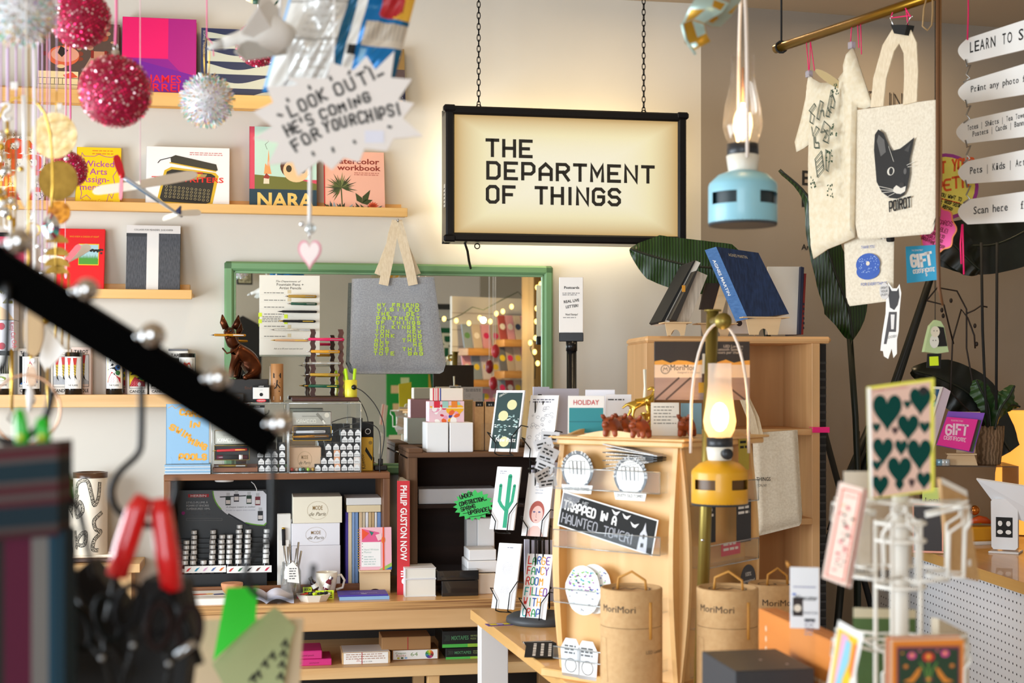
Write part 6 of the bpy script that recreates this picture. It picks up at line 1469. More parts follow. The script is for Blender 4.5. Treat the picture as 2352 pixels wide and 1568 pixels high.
def a_wrap(mb,w,h):
 y=-.0005;cs=['#d8243c','#f2b21c','#2c3a9a','#e89ab8','#9cc8bc','#e8642a','#f4f1ee','#c8303a']
 mb.rect(-w/2,0,w/2,h,C('#e8c2cc'),y)
 for k in range(22):mb.disc(rnd.uniform(-w*.45,w*.45),rnd.uniform(h*.05,h*.9),rnd.uniform(.006,.014),C(rnd.choice(cs)),y-.0001-k*.00002,10,rnd.uniform(.5,1.2),rot=rnd.random()*3)
 for x_,c in((-w*.3,'#d8243c'),(-w*.06,'#9cc8bc'),(w*.2,'#e8842a')):mb.rect(x_-.008,h*.68,x_+.012,h,C(c),y-.0008)
 mb.rect(-w/2,h*.66,w/2,h*.69,WHITE,y-.001)
cbox('gift_box','box wrapped in bright abstract painted paper on the white cubes','box',986,921,1066,970,mat('#e4a8b8',.4),.1,z=zq,v=.37,art=a_wrap);zq2=BW.off(.37).uz(1020,921)[1]+.001
def a_str(mb,w,h):
 for k in range(4):mb.rect(-w/2+k*.008,0,-w/2+k*.008+.004,h,C(('#d8304a','#e8a0b0','#d8304a','#3a4a9a')[k]),-.0005)
cbox('gift_box','cream box with red striped edge topping the painted box','box',994,891,1064,921,mat('#ece0d2',.6),.09,z=zq2,v=.36,art=a_str)
# kraft packets and acrylic strip by the crate
cbox('kraft_box','brown kraft packet with black tag standing on the crate','packet',1090,922,1112,1034,KRAFT,.05,z=zk,v=.3,art=lambda mb,w,h:(mb.rect(-w*.4,h*.9,w*.4,h,INK,-.0005),mb.text('III S',0,h*.92,.006,WHITE,-.0007,'c')));cbox('kraft_box','second kraft packet with black tag behind the moon postcard','packet',1114,922,1138,1034,KRAFT,.05,z=zk,v=.3,art=lambda mb,w,h:(mb.rect(-w*.4,h*.9,w*.4,h,INK,-.0005),mb.text('III S',0,h*.92,.006,WHITE,-.0007,'c')))
cbox('acrylic_block','clear acrylic holder with grey strips beside the kraft packets','holder',1110,972,1132,1034,PLEX,.04,z=zk,v=.36)
# ---- things on the low shelf
z5=zs2
def a_mix(mb,w,h):
 mb.rect(-w/2,0,w/2,h*.2,C('#4db848'),-.0004);mb.rect(0,0,w/2,h*.2,C('#9bc83c'),-.0005);mb.text('MIXTAPES',-w*.32,h*.45,h*.24,C('#4d8a5c'),-.0006,'l',off=.02,fit=w*.34);mb.text('1000 PIECE',w*.06,h*.62,h*.1,C('#a8b86a'),-.0006,'l',fit=w*.13);mb.text('PUZZLE',w*.06,h*.45,h*.1,C('#a8b86a'),-.0006,'l',fit=w*.11)
 for k in range(5):mb.stroke([(-w*.46+k*.004,h*.4),(-w*.42+k*.003,h*.6),(-w*.46+k*.004,h*.75)],.0012,C('#39463a'),-.0006)
 mb.text('X',w*.4,h*.5,h*.2,C('#8ab84a'),-.0006,'l')
t,w,h,v=cbox('puzzle_box','black and green puzzle box, lower of the two on the low shelf','box',1024,1486,1136,1521,mat('#0f1210',.4),.2,z=z5,v=.47,art=a_mix);cbox('puzzle_box','black and green puzzle box, upper of the two on the low shelf','box',1016,1447,1132,1484,mat('#0f1210',.4),.2,z=BW.off(.47).uz(1075,1486)[1]+.001,v=.47,art=a_mix)
def a_cray(mb,w,h):
 mb.rect(-w*.47,h*.08,w*.47,h*.95,PAPER,-.0004);mb.text('Crayon',-w*.42,h*.6,h*.2,C('#5a8a4a'),-.0006,'l',fit=w*.22);mb.text('Rocks',-w*.4,h*.36,h*.2,C('#b0503a'),-.0006,'l',fit=w*.2);mb.text('64',-w*.1,h*.38,h*.36,C('#7a9a5a'),-.0006,'l',fit=w*.15)
 for k,c in enumerate(('#c8b82a','#3a5a2a','#8ab0d8')):mb.disc(-w*.36+k*w*.08,h*.22,.005,C(c),-.0006,10,.6)
 for k in range(10):mb.flat([(w*.3,h*.52)]+[(w*.3+h*.4*math.cos(a*PI/15+k*PI/5),h*.52+h*.4*math.sin(a*PI/15+k*PI/5))for a in range(4)],C(('#b83a2a','#e07a2a','#e8c83a','#8ab83a','#3a8a4a','#3a8aa8','#3a4a9a','#7a3a8a','#b83a6a','#6a3a2a')[k]),-.0006)
 mb.disc(w*.3,h*.52,h*.12,C('#8ab83a'),-.0008)
cbox('crayon_box','white crayon box with a colour wheel on the low shelf','box',900,1491,1008,1523,mat('#9a6b40',.7),.12,z=z5,v=.46,art=a_cray)
RS=mat('#b3202a',.6)
def a_kr(mb,w,h):mb.rect(w*.02,0,w*.035,h,RS,-.0008)
def a_kr2(mb,w,h):
 mb.rect(-w*.47,.001,w*.45,h*.96,PAPER,-.0004);lines(mb,-w*.42,w*.4,h*.78,3,.007,.003,C('#b98'),-.0006,.1);mb.stroke([(-w*.2,h*.25),(-w*.14,h*.25),(-w*.17,h*.42),(-w*.2,h*.25)],.001,C('#b33'),-.0006);mb.text('Made in USA',0,h*.15,.005,C('#777'),-.0006,'c');mb.rect(-w*.1,0,-w*.085,h,RS,-.0008)
t,w,h,v=cbox('kraft_box','wide kraft box with a white label and red string on the low shelf','box',786,1497,897,1531,KRAFT,.13,z=z5,v=.5,art=a_kr2);MB().box(-w/2+.004,w/2-.004,.004,.126,h,h+.0008,PAPER).build('white_top',t)
cbox('kraft_box','kraft box tied with red string resting on the crayon box','box',877,1462,990,1490,mat('#a87c4e',.75),.12,z=BW.off(.46).uz(940,1491)[1]+.001,v=.47,art=a_kr)
PK=mat('#d42a80',.5);a_pk=lambda mb,w,h:(mb.text('RAGE',-w*.2,h*.3,h*.3,INK,-.0006,'l'),mb.text('pencil pouch',w*.08,h*.35,h*.2,C('#7a1040'),-.0006,'l'))
cbox('pink_box','hot pink box, lower of the pair on the low shelf','box',640,1514,762,1533,PK,.13,z=z5,v=.5,art=a_pk);cbox('pink_box','hot pink box with black round print, upper of the pair','box',630,1495,740,1513,PK,.14,z=BW.off(.5).uz(700,1514)[1]+.001,v=.5,art=a_pk)
# under construction starburst stuck to the crate
f=PF(1088,1160,BW.off(.435).hit(1088,1160).y,YAW);n=18;P=[]
for k in range(2*n):a=PI*k/n+.1;s=1 if k%2==0 else.8;P.append((f.px(48)*s*math.cos(a),f.px(36)*s*math.sin(a)))
t=thing('star_card','neon green starburst note with black handwriting on the crate','note',f.loc,YAW);MB().prism(P,0,.002,mat('#46d16a',.6)).build('card',t);mb=MB()
for i,(s,a,b,fx)in enumerate((('UNDER',(1057,1146),(1085,1138),0),('CONSTRUCTION...',(1056,1162),(1118,1148),0),('SPRING',(1060,1174),(1092,1166),0),('UPGRADE!',(1076,1182),(1124,1172),0))):x0_,z0_=f(*a);x1_,z1_=f(*b);mb.pen(s,x0_,z0_,.013,INK,-.0006,w=.0026,fit=math.hypot(x1_-x0_,z1_-z0_),rot=math.atan2(z1_-z0_,x1_-x0_),jit=.05)
for(a,b)in(((1063,1179),(1092,1171)),((1078,1187),(1124,1177))):mb.stroke([f(*a),f((a[0]+b[0])/2,(a[1]+b[1])/2+2),f(*b)],.0018,INK,-.0006)
mb.build('marker_writing',t)
# ---- tote bags hanging in front of the mirror
LIN=textured('grey_canvas','#8f9297','#a5a8ad','noise',220,(1,1,1),.95);LING=textured('sage_canvas','#6f8a80','#82998f','noise',220,(1,1,1),.95);STR=textured('natural_strap','#d9c6a6','#e6d6ba','noise',200,(1,1,.3),.9)
def tote(lab,f,outline,thick,m,straps,sm,art=None,n=14,y0=0.0,lw=.006,group=None,cat='bag',wr=.003):
 """Bag from a pixel outline (TL, TR, BR, BL) with soft folds; straps: list of pixel polylines."""
 t=thing('tote_bag',lab,cat,f.loc,f.yaw,group);A,B,C_,D=[f.p3(*q)for q in outline];N_=26;vs=[]
 for side in(0,1):
  for j in range(N_+1):
   for i in range(N_+1):
    u,v=i/N_,j/N_;p=A.lerp(B,u).lerp(D.lerp(C_,u),v);e=min(1,10*u,10*(1-u),10*(1-v)+.05)
    fold=noise.noise(Vector((u*3+5*len(lab),v*2.2,side*7.1)))*wr
    y=(-thick/2*(.35+.65*v)*e+fold*e)if side==0 else(thick/2*(.35+.65*v)*e-fold*e*.5)
    if v>.9:
     k=(v-.9)/.1;cu=min(u,1-u);p=p+(Vector((0,0,1))*max(0,.045-cu)*1.1*k)
    vs.append(p+Vector((0,y+y0,0)))
 fs=[];n1=(N_+1)**2
 for s in(0,1):
  for j in range(N_):
   for i in range(N_):
    q=[s*n1+j*(N_+1)+i,s*n1+j*(N_+1)+i+1,s*n1+(j+1)*(N_+1)+i+1,s*n1+(j+1)*(N_+1)+i];fs.append(tuple(q[::-1]if s==0 else q))
 ring=[j*(N_+1)for j in range(N_+1)]+[N_*(N_+1)+i for i in range(1,N_+1)]+[j*(N_+1)+N_ for j in range(N_-1,-1,-1)]
 for a,b in zip(ring,ring[1:]):fs.append((a,b,b+n1,a+n1))
 mb=MB().add(vs,fs,m,True);body=mb.build('bag_body',t)
 for P in straps:
  Q=[f.p3(*q[:2],q[2]if len(q)>2 else-thick*.4)for q in P];mb=MB();vs=[];wv=f.px(P[0][3]if len(P[0])>3 else 14)
  for i,p in enumerate(Q):
   d=(Q[min(i+1,len(Q)-1)]-Q[max(i-1,0)]);nrm=Vector((d.z,0,-d.x)).normalized()*wv;vs+=[p-nrm,p+nrm,p+nrm+Vector((0,.003,0)),p-nrm+Vector((0,.003,0))]
  fs=[(4*i+k,4*i+(k+1)%4,4*i+4+(k+1)%4,4*i+4+k)for i in range(len(Q)-1)for k in range(4)];fs+=[(3,2,1,0),tuple(4*(len(Q)-1)+k for k in range(4))]
  mb.add(vs,fs,sm).build('strap',t)
 if art:
  mb=MB();art(mb,f,-thick/2-wr*.55+y0-.0008)
  mb.build('printed_design',t)
 return t
f=PF(910,640,BW.off(.12).hit(910,640).y,YAW)
def a_tote(mb,f,y):
 rows=['MY FRIEND','VISITED','THE DE-','PARTMENT','OF THINGS','IN KINGS-','TON NEW','YORK AND','ALL THEY','GOT ME','WAS THIS','TOTE BAG'];m=mat('#c9ef24',.6)
 gaps=[None,'V I S I T E D','THE   DE-',0,'OF  THINGS','IN  KINGS-','TON    NEW','YORK   AND','ALL   THEY','GOT      ME','WAS   THIS','TOTE   BAG']
 for i,s in enumerate(rows):
  a,b=867-i*.8,960+i*.9;yb=704+i*10.1;parts=s.split(' ');x0,z0=f(a,yb);x1,_=f(b,yb);ch=(x1-x0)/8.7
  if len(parts)==1:mb.pen(s,x0,z0,f.px(7),m,y,w=f.px(1.7),fit=x1-x0,sp=.9,track=1)
  else:
   mb.pen(parts[0],x0,z0,f.px(7),m,y,w=f.px(1.7),fit=max(ch*.55,ch*(len(parts[0])-.45)),sp=.9,track=1);wd=ch*(len(parts[1])-.45);mb.pen(parts[1],x1-wd,z0,f.px(7),m,y,w=f.px(1.7),fit=wd,sp=.9,track=1)
tote('grey canvas tote bag with lime lettering hanging before the mirror',f,[(808,640),(997,636),(1027,858),(802,858)],.02,LIN,[[(880,655,-.014,11),(890,606,-.01),(902,540,0),(912,506,.01)],[(948,655,-.014,11),(938,606,-.01),(922,540,0),(913,506,.01)],[(868,630,.012,8),(896,560,.012),(911,506,.014)],[(960,630,.012,8),(930,560,.012),(914,506,.014)]],STR,a_tote)
p=f.loc+Matrix.Rotation(YAW,3,'Z')@f.p3(913,506,.0);MB_=MB().tube([(0,.12-.003,.012),(0,.0,.006),(0,-.02,.0),(0,-.024,.008)],.003,STEEL,8);solo('wall_hook','small steel hook above the mirror carrying the grey tote','hook',MB_,p+Vector((0,0,-.006)),YAW)
# postcards sign on black post
f=PF(1313,760,5.0);t=thing('sign_post','black post carrying the white postcards sign','sign',f.loc)
x0,z0=f(1284,764);x1,z1=f(1340,636);mb=MB().box(x0,x1,0,.004,z0,z1,mat('#f3f2f0',.5),.002);y=-.0006;K=C('#222')
mb.text('Postcards',0+.0,f(0,663)[1],.009,K,y,'c',off=.02,fit=.053);lines(mb,x0+.012,x1-.012,f(0,674)[1],2,.006,.003,C('#999'),y);mb.text('REAL LIVE',.0,f(0,694)[1],.0095,K,y,'c',rot=.13,fit=.054,off=.02);mb.text('LETTER!',.002,f(0,706)[1],.0095,K,y,'c',rot=.13,fit=.044,off=.02);mb.text('Need Stamps?',0,f(0,724)[1],.007,K,y,'c',fit=.043,off=.01);lines(mb,x0+.014,x1-.014,f(0,730)[1],1,.006,.003,C('#999'),y);mb.build('printed_card',t)
MB().box(x0,x1,-.004,.008,*sorted((f(0,784)[1],f(0,764)[1])),mat('#2c2d30',.3,.5),.002).build('clamp',t);MB().tube([(0,.004,.01-f.loc.z),(0,.004,f(0,800)[1])],f.px(11.5),mat('#17181b',.3,.4),20).build('post',t);MB().at(0,.004,-f.loc.z).lathe([(.07,0),(.07,.008),(.02,.012)],BLACK,28).build('foot_plate',t);MB().tube([(0,.004,f(0,806)[1]),(0,.004,f(0,784)[1])],f.px(13),mat('#17181b',.3,.4),20).build('collar',t)
# --- front table with card spinner, sticker tower and lanterns
ZT=.85;A=Vector((-.129,4.40));e1=Vector((.23,-.97)).normalized();e2=Vector((-e1 .y,e1 .x))
t=thing('side_table','light wood topped table with white legs standing before the desk','table',(A.x,A.y,0),math.atan2(e2 .y,e2 .x))
TT=wood('table_top','#d9a45c','#eabf7e',1,5,.4,.2)
MB().box(0,.74,-2.3,0,ZT-.03,ZT,TT,.002).build('table_top',t)
for x_ in(.05,.69):
 for y_ in(-.09,-1.1,-2.2):MB().box(x_-.04,x_+.045,y_-.02,y_+.03,0,ZT-.0305,mat('#e6e4e2',.5),.002).build('leg',t)
MB().box(.09,.65,-1.1,-.09,.42,.44,mat('#e6e4e2',.5),.001).build('lower_shelf',t)
MB().box(.1,.64,-.8,-.2,.4405,.6,mat('#a9734a',.7),.002).build('drawer',t)
def onz(px,py,z):d=Vector(((px-CX)/F,1,-(py-CY)/F));k=(z-EYE)/d.z;return Vector((0,0,EYE))+d*k
# ---- black wire postcard spinner
SY=3.95;c=onz(1240,1428,ZT);t=thing('card_spinner','black wire postcard spinner on a round grey base','card rack',(c.x,c.y,ZT));sp=c
MB().lathe([(.095,0),(.1,.004),(.098,.016),(.085,.024),(.02,.028),(0,.028)],mat('#3f4348',.5),40).build('round_base',t)
WR=mat('#0c0c0d',.35,.4);f=PF(1230,1200,c.y,0);f.p0=Vector((c.x,c.y,ZT));f.loc=f.p0
zt_=f(0,905)[1]
MB().tube([(0,0,.028),(0,0,zt_)],.006,WR,10).build('centre_pole',t)
for a in range(8):x_,y_=.03*math.cos(a*PI/4+.3),.03*math.sin(a*PI/4+.3);MB().tube([(x_,y_,.04),(x_,y_,zt_-.02)],.0021,WR,6).build('upright_wire',t)
for z_ in(.1,.28,.45,.6):MB().tube([(.034*math.cos(a*PI/8),.034*math.sin(a*PI/8),z_)for a in range(16)],.002,WR,6,closed=True).build('ring_wire',t)
def vine(mb,w,h,y):
 mb.rect(-w*.44,h*.05,w*.44,h*.96,C('#203c3c'),y)
 for k in range(60):mb.disc(rnd.uniform(-w*.4,w*.4),h*rnd.choice((.25,.42,.55))+rnd.gauss(0,h*.03),rnd.uniform(.002,.005),C(rnd.choice(('#bcd0cc','#8fb0ae','#dfe8e6'))),y-.0002,7,.5)
 for x_,z_ in((.12,.76),(-.14,.58),(0,.16)):mb.disc(w*x_,h*z_,w*.17,C('#d6d2a0'),y-.0004,24)
 mb.text('OBVIOUS',-w*.36,h*.88,.006,C('#e8e8da'),y-.0006,'l',rot=.5,fit=.03);mb.text('New Paltz',-w*.3,h*.16,.012,WHITE,y-.0006,'l',fit=w*.7,off=.02)
def doodle(mb,w,h,y):
 lines(mb,-w*.4,w*.4,h*.92,2,.007,.003,C('#667'),y,.2)
 for k in range(26):
  x_,z_,r_=rnd.uniform(-w*.38,w*.38),rnd.uniform(h*.08,h*.82),rnd.uniform(.003,.007);mb.stroke([(x_+r_*math.cos(a*1.1),z_+r_*.8*math.sin(a*1.1))for a in range(6)],.0007,C('#777785'),y)
def cactus(mb,w,h,y):
 G=C('#129a72');mb.stroke([(w*.12,h*.03),(w*.1,h*.85)],w*.17,G,y);mb.disc(w*.1,h*.85,w*.085,G,y);mb.stroke([(w*.1,h*.3),(-w*.12,h*.38),(-w*.24,h*.45),(-w*.25,h*.7)],w*.13,G,y-.0001);mb.disc(-w*.25,h*.7,w*.065,G,y-.0001);mb.stroke([(w*.1,h*.3),(w*.3,h*.45),(w*.33,h*.7)],w*.12,G,y-.0001);mb.disc(w*.33,h*.7,w*.06,G,y-.0001);lines(mb,-w*.35,-w*.05,h*.92,2,.006,.0025,C('#99a'),y)
def woman(mb,w,h,y):
 for i,s in enumerate(('I HAVE','GROWN','WEARY OF','LISTENING','TO THE','NETWORK')):mb.text(s,0,h*(.91-i*.048),.0035,C('#8a98b0'),y,'c',fit=w*.3)
 mb.disc(0,h*.38,w*.29,C('#b0554a'),y,24,1.4);mb.disc(.002,h*.34,w*.22,C('#efc4bc'),y-.0002,24,1.45);mb.flat([(-w*.34,0),(-w*.2,h*.12),(-w*.08,h*.16),(w*.1,h*.16),(w*.24,h*.1),(w*.34,0)],C('#efc4bc'),y-.0003)
 for s in(-1,1):mb.disc(s*w*.1,h*.38,w*.05,C('#5a5a8a'),y-.0004,12,.6)
 mb.stroke([(0,h*.38),(-.001,h*.3),(.002,h*.29)],.0008,C('#8a4a5a'),y-.0004);mb.disc(0,h*.25,w*.05,C('#a04a5a'),y-.0004,12,.35)
def rings(mb,w,h,y):
 for zc_,n_ in((.62,6),(.28,5)):
  for k in range(n_):r_=.004+k*.0032;mb.stroke([(r_*math.cos(a*PI/10)*.8,h*zc_+r_*math.sin(a*PI/10))for a in range(21)],.0005,C('#99a'),y)
 lines(mb,-w*.1,w*.3,h*.93,1,.005,.0025,C('#889'),y)
def fancy(mb,w,h,y):
 cs=('#d8342c','#2a9a5a','#2a5ab0','#e8a82c','#7a3a9a','#2aa8a8');k=0
 for i,s in enumerate(('LARGE','FANCY','ROOM','FILLED','WITH','CRAP')):
  for j,ch in enumerate(s):mb.pen(ch,-w*.42+j*w*(.86/max(5,len(s))),h*(.84-i*.16),h*.115,C(cs[(k+i)%6]),y,w=.0032,fit=w*.125,jit=.03);k+=1
YS=R(-24)
def card(lab,tl,tr,bl,art,n=3,sh=.0022,name='postcard'):
 """Postcard pile in a pocket: pixel corners tl, tr, bl; leans back over a depth chosen from the slant."""
 f=PF((tl[0]+tr[0])/2,bl[1],c.y-.085,YS);bx=(bl[0]+bl[0]+tr[0]-tl[0])/2;o=f.hit(bx,bl[1]+(tr[1]-tl[1])/2)
 w=f.px(tr[0]-tl[0])/math.cos(YS)*1.0;h=f.px(bl[1]-tl[1]);lean=math.atan2(f.px(tl[0]-bl[0])/max(.2,abs(math.sin(YS))),h)if tl[0]>bl[0]else.05
 h=h/math.cos(min(lean,.45));
 for k in range(n):
  t=thing(name,lab if k==0 else '%s card in the pile behind the %s'%(('second','third','fourth')[k-1],lab.split(' on the ')[0]),'card',o+Vector((.3,.9,0))*(k*.004),YS,'postcards on the black spinner',rx=-min(lean,.3));mb=MB().box(-w/2,w/2,0,sh,0,h,mat('#f0f0f2',.6),.0003)
  if k==0:art(mb,w,h,-.0004)
  mb.build('card',t)
 P=MB();q=lambda x_,z_,y_=-.006:Vector((x_,y_,z_))
 P.tube([q(-w*.62,h*.32,.03),q(-w*.6,h*.3),q(-w*.25,h*.12),q(-w*.25,-.006)],.0018,WR,6).tube([q(w*.72,h*.42,.01),q(w*.55,h*.42),q(w*.28,h*.24),q(w*.28,-.006)],.0018,WR,6).tube([q(-w*.25,-.006),q(-w*.25,-.006,.02),q(w*.28,-.006,.02),q(w*.28,-.006)],.0018,WR,6)
 ob=P.build('pocket_wire',sp_t);ob.location=o-c_;ob.location.z=o.z-ZT;ob.rotation_euler=(-min(lean,.3),0,YS)
sp_t=t;c_=Vector((c.x,c.y,ZT));c_.z=ZT
card('moon postcard on the black spinner, pale discs on dark clouds',(1140,893),(1206,899),(1122,1034),vine);card('postcard of tiny outlined faces on the black spinner',(1222,905),(1287,913),(1202,1046),doodle)
card('green cactus postcard on the black spinner',(1142,1070),(1197,1078),(1124,1212),cactus);card('red haired portrait postcard on the black spinner',(1216,1086),(1275,1092),(1197,1228),woman);card('thin ring drawing postcard on the black spinner',(1146,1246),(1198,1258),(1128,1392),rings);card('multicoloured capital letters postcard on the black spinner',(1213,1270),(1272,1284),(1194,1414),fancy,1)
for i,(x0,y0,x1,y1,lab)in enumerate(((1225,888,1262,1000,'grey backed card high on the far side of the spinner'),(1262,892,1330,1000,'wide grey backed card behind the sign post base'),(1222,1068,1250,1200,'grey card back behind the cactus postcard'),(1250,1062,1282,1190,'grey card back behind the red haired portrait'),(1240,1240,1288,1380,'grey card back near the tower low on the spinner'),(1205,1238,1235,1380,'grey card back behind the ring drawing'))):
 p,w,h=Plane((0,c.y+.036,0),R(15)).face(x0,y0,x1,y1);mb=MB().box(-w/2,w/2,0,.008,0,h,mat('#c6c5d6',.6),.0005);mb.at(0,.0084,0,rz=PI);(vine,doodle,cactus,woman,rings,doodle)[i](mb,w,h,0);solo('postcard',lab,'card',mb,p,R(15),'far side postcards on the spinner')
p=onz(1148,1434,ZT);mb=MB().at(0,0,.0012,rx=R(-90));mb.rect(-.04,-.018,.045,.02,C('#6a4a9a'),0);mb.rect(-.03,-.012,-.008,.014,C('#e8d22a'),-.0003);mb.rect(.01,-.012,.036,.014,C('#e8d22a'),-.0003);mb.disc(.001,.002,.011,C('#c9b8e0'),-.0004);mb.at();mb.box(-.04,.045,-.02,.018,0,.001,C('#6a4a9a'));solo('sticker_card','small purple and yellow card lying on the wood table','card',mb,(p.x,p.y,ZT),.3)
for k in range(6):
 p=onz(1252-2*k,1488+2*k,ZT);mb=MB().box(-.1,.1,-.04,.04,0,.0011,mat('#0c0c0e' if k!=1 else '#d8d8d8',.7,spec=.2));mb.at(0,0,.0013,rx=R(-90))
 for i in range(3 if k==5 else 0):lines(mb,-.09,.09,.02-i*.02,1,.01,.008,C('#d9d9d9'),0,.05)
 solo('flat_sticker','black and white sticker strip, %s in the fanned pile on the table'%('lowest','second','third','fourth','fifth','uppermost')[k],'sticker',mb,(p.x,p.y,ZT+.0012*k),-1.36-.05*k,'fanned sticker strips on the table')
N=Vector((.378,3.2,0));YF=R(-38);S_=.34;d1=Vector((-math.cos(YF),-math.sin(YF),0));d2=Vector((math.cos(YF+PI/2),math.sin(YF+PI/2),0))
ctr=N+d1*S_/2+d2*S_/2;zt2=1.425-ZT
t=thing('sticker_tower','four sided pale wood sticker tower with clear pockets','display stand',(ctr.x,ctr.y,ZT),YF);h_=S_/2;MV=wood('tower_wood','#d9a764','#ebc184',2,5,.45)
mb=MB().box(-h_+.012,h_-.012,-h_+.012,h_-.012,.02,zt2-.02,MV);mb.build('core_panels',t)
MB().box(-h_-.02,h_+.02,-h_-.02,h_+.02,zt2-.02,zt2-.006,MV,.003).box(-h_-.03,h_+.03,-h_-.03,h_+.03,zt2-.006,zt2,MV,.002).build('top_board',t);MB().box(-h_-.03,h_+.03,-h_-.03,h_+.03,0,.02,MV,.003).build('base_board',t)
bow=[(0,.02)]+[(.022*math.sin(PI*k/14)+.012,.02+(zt2-.04)*k/14)for k in range(15)]+[(0,zt2-.02)]
for a in range(4):
 for s in(-1,1):mb=MB();mb.M=Matrix.Rotation(a*PI/2,4,'Z')@Matrix.Translation((s*(h_-.012),-h_+.013,0));mb.M=mb.M@Matrix.Rotation(-PI/2,4,'Z');mb.prism(bow,-.006,.006,MV);mb.build('bowed_rib',t)
for a in(0,1,3):mb=MB();mb.M=Matrix.Rotation(a*PI/2,4,'Z');mb.prism([(-.1,0+zt2)]+[(-.1+.2*k/12,zt2+.016*math.sin(PI*k/12))for k in range(13)]+[(.1,zt2)],-h_-.024,-h_-.014,MV);mb.build('arched_crest',t)
tw=t;zz0=ZT
FP=Plane(N+Vector((0,0,0)),YF);fq=FP.hit(1425,1250);f=PF(1425,1250,fq.y,YF)
def tl_(px,py):h=f.hit(px,py);v=Matrix.Rotation(-YF,3,'Z')@(h-Vector((ctr.x,ctr.y,ZT)));return v.x,v.z
def pocket(x0,y0,x1,y1,side=0,dep=.035):
 if side==0:(a,zt),(b,zb)=tl_(x0,y0),tl_(x1,y1)
 else:a,b,zt,zb=x0,x1,y0,y1
 mb=MB();mb.M=Matrix.Rotation(side*PI/2,4,'Z');y=-h_-.002;mb.box(a,b,y-dep,y-dep+.002,zb,zt,PLEX);mb.box(a,b,y-dep,y,zb,zb+.002,PLEX)
 for q_ in(a,b-.002):mb.box(q_,q_+.002,y-dep,y,zb,zt,PLEX)
 ED=_M['acrylic_edge'];mb.tube([(a,y-dep,zb),(a,y-dep,zt),(b,y-dep,zt),(b,y-dep,zb)],.0014,ED,5,closed=True).build('clear_pocket',tw)
for y0,y1 in((1072,1132),(1212,1272),(1345,1405),(1478,1540)):pocket(1292,y0,1536,y1)
for z0_,z1_ in((.28,.33),(.42,.47),(.14,.19),(.03,.08)):pocket(-.13,z1_,.13,z0_,1)
BK=mat('#1c1c1e',.4)
def sticker(lab,cx,cy,art,dy,rot=0.0,side=0):
 h=f.hit(cx,cy);n=f.n;p=h+n*dy;mb=MB();art(mb);return solo('sticker',lab,'sticker',mb,p,YF,'stickers in the tower pockets',ry=rot)
def tomes(mb):
 P=[(.045*math.cos(a*PI/16),.045*math.sin(a*PI/16))for a in range(33)];mb.prism(P[:-1],0,.001,BK);mb.disc(0,-.002,.038,PAPER,-.0003);mb.prism([(-.04,-.055),(.04,-.055),(.045,-.035),(-.045,-.035)],-.001,0,PAPER,BK)
 for k in range(16):mb.pen('CATCH ME READING'[k],.0405*math.cos(PI*(1.0-k/15)),.0405*math.sin(PI*(1.0-k/15))-.001,.006,WHITE,-.0006,'c',w=.0012,rot=PI*(1.0-k/15)-PI/2)
 for k in range(4):mb.stroke([(-.02+k*.011,-.01),(-.024+k*.012,.02),(-.014+k*.012,.022),(-.011+k*.011,-.01)],.0012,INK,-.0006)
 mb.flat([(-.03,-.012),(0,-.018),(.03,-.012),(.03,-.03),(0,-.034),(-.03,-.03)],C('#d9d9dc'),-.0005);mb.text('DUSTY OLD TOMES',0,-.048,.007,INK,-.0014,'c',fit=.07)
sticker('round book stack sticker in the topmost pocket, nearer the spinner',1337,1078,tomes,.02);sticker('round book stack sticker in the topmost pocket, nearer the yellow lantern',1463,1092,tomes,.028);
def strip(mb):mb.box(-.075,.075,0,.1,0,.0022,BK,.0004);mb.rect(-.065,.0004,.03,.0018,WHITE,-.0004)
for k in range(7):
 h=f.hit(1458+(k%2)*8,1068-k*6);mb=MB();mb.box(-.07,.07,-.01,.03,0,.0022,BK if k<5 else mat('#b9bcc0',.4),.0004);lines(mb,-.06,.06,.0003,1,.01,.0014,WHITE,-.0104,.3);solo('sticker','black sticker strip, %s of the pile sagging over the topmost pocket'%('lowest','second','third','fourth','fifth','sixth','uppermost')[k],'sticker',mb,h+f.n*.02,YF,'sticker strips piled on the topmost pocket',ry=.05*(k-3))
def haunted(mb):
 mb.prism([(-.135,-.042),(.135,-.042),(.135,.042),(-.135,.042)],0,.001,PAPER);mb.rect(-.132,-.039,.132,.039,INK,-.0003);y=-.0006;G=C('#9a9aa0')
 mb.flat([(-.132,.039),(-.08,.039),(-.1,.01),(-.132,.0)],C('#6a6a70'),y);mb.pen('HELP ME',-.12,.024,.008,C('#bbb'),y,w=.0012,fit=.06,slant=.2);mb.pen('TRAPPED IN A',-.125,.002,.02,WHITE,y,w=.0042,fit=.15,jit=.03);mb.pen('HAUNTED TOWER!',-.125,-.03,.022,G,y,w=.0028,fit=.2,jit=.03)
 for x_,z_ in((.05,.028),(.075,.015),(.02,.03)):mb.flat([(x_-.012,z_+.005),(x_,z_),(x_+.012,z_+.006),(x_+.004,z_-.006),(x_-.004,z_-.005)],WHITE,y)
 mb.flat([(.092,-.039),(.094,.0),(.1,.01),(.104,.028),(.108,.01),(.114,.0),(.118,-.039)],C('#c9c9cf'),y);mb.rect(.1,-.03,.108,-.02,INK,y-.0003);mb.rect(.102,-.01,.107,0,INK,y-.0003)
sticker('long black haunted tower bumper sticker tilted across the second pocket',1410,1198,haunted,.03,.2)
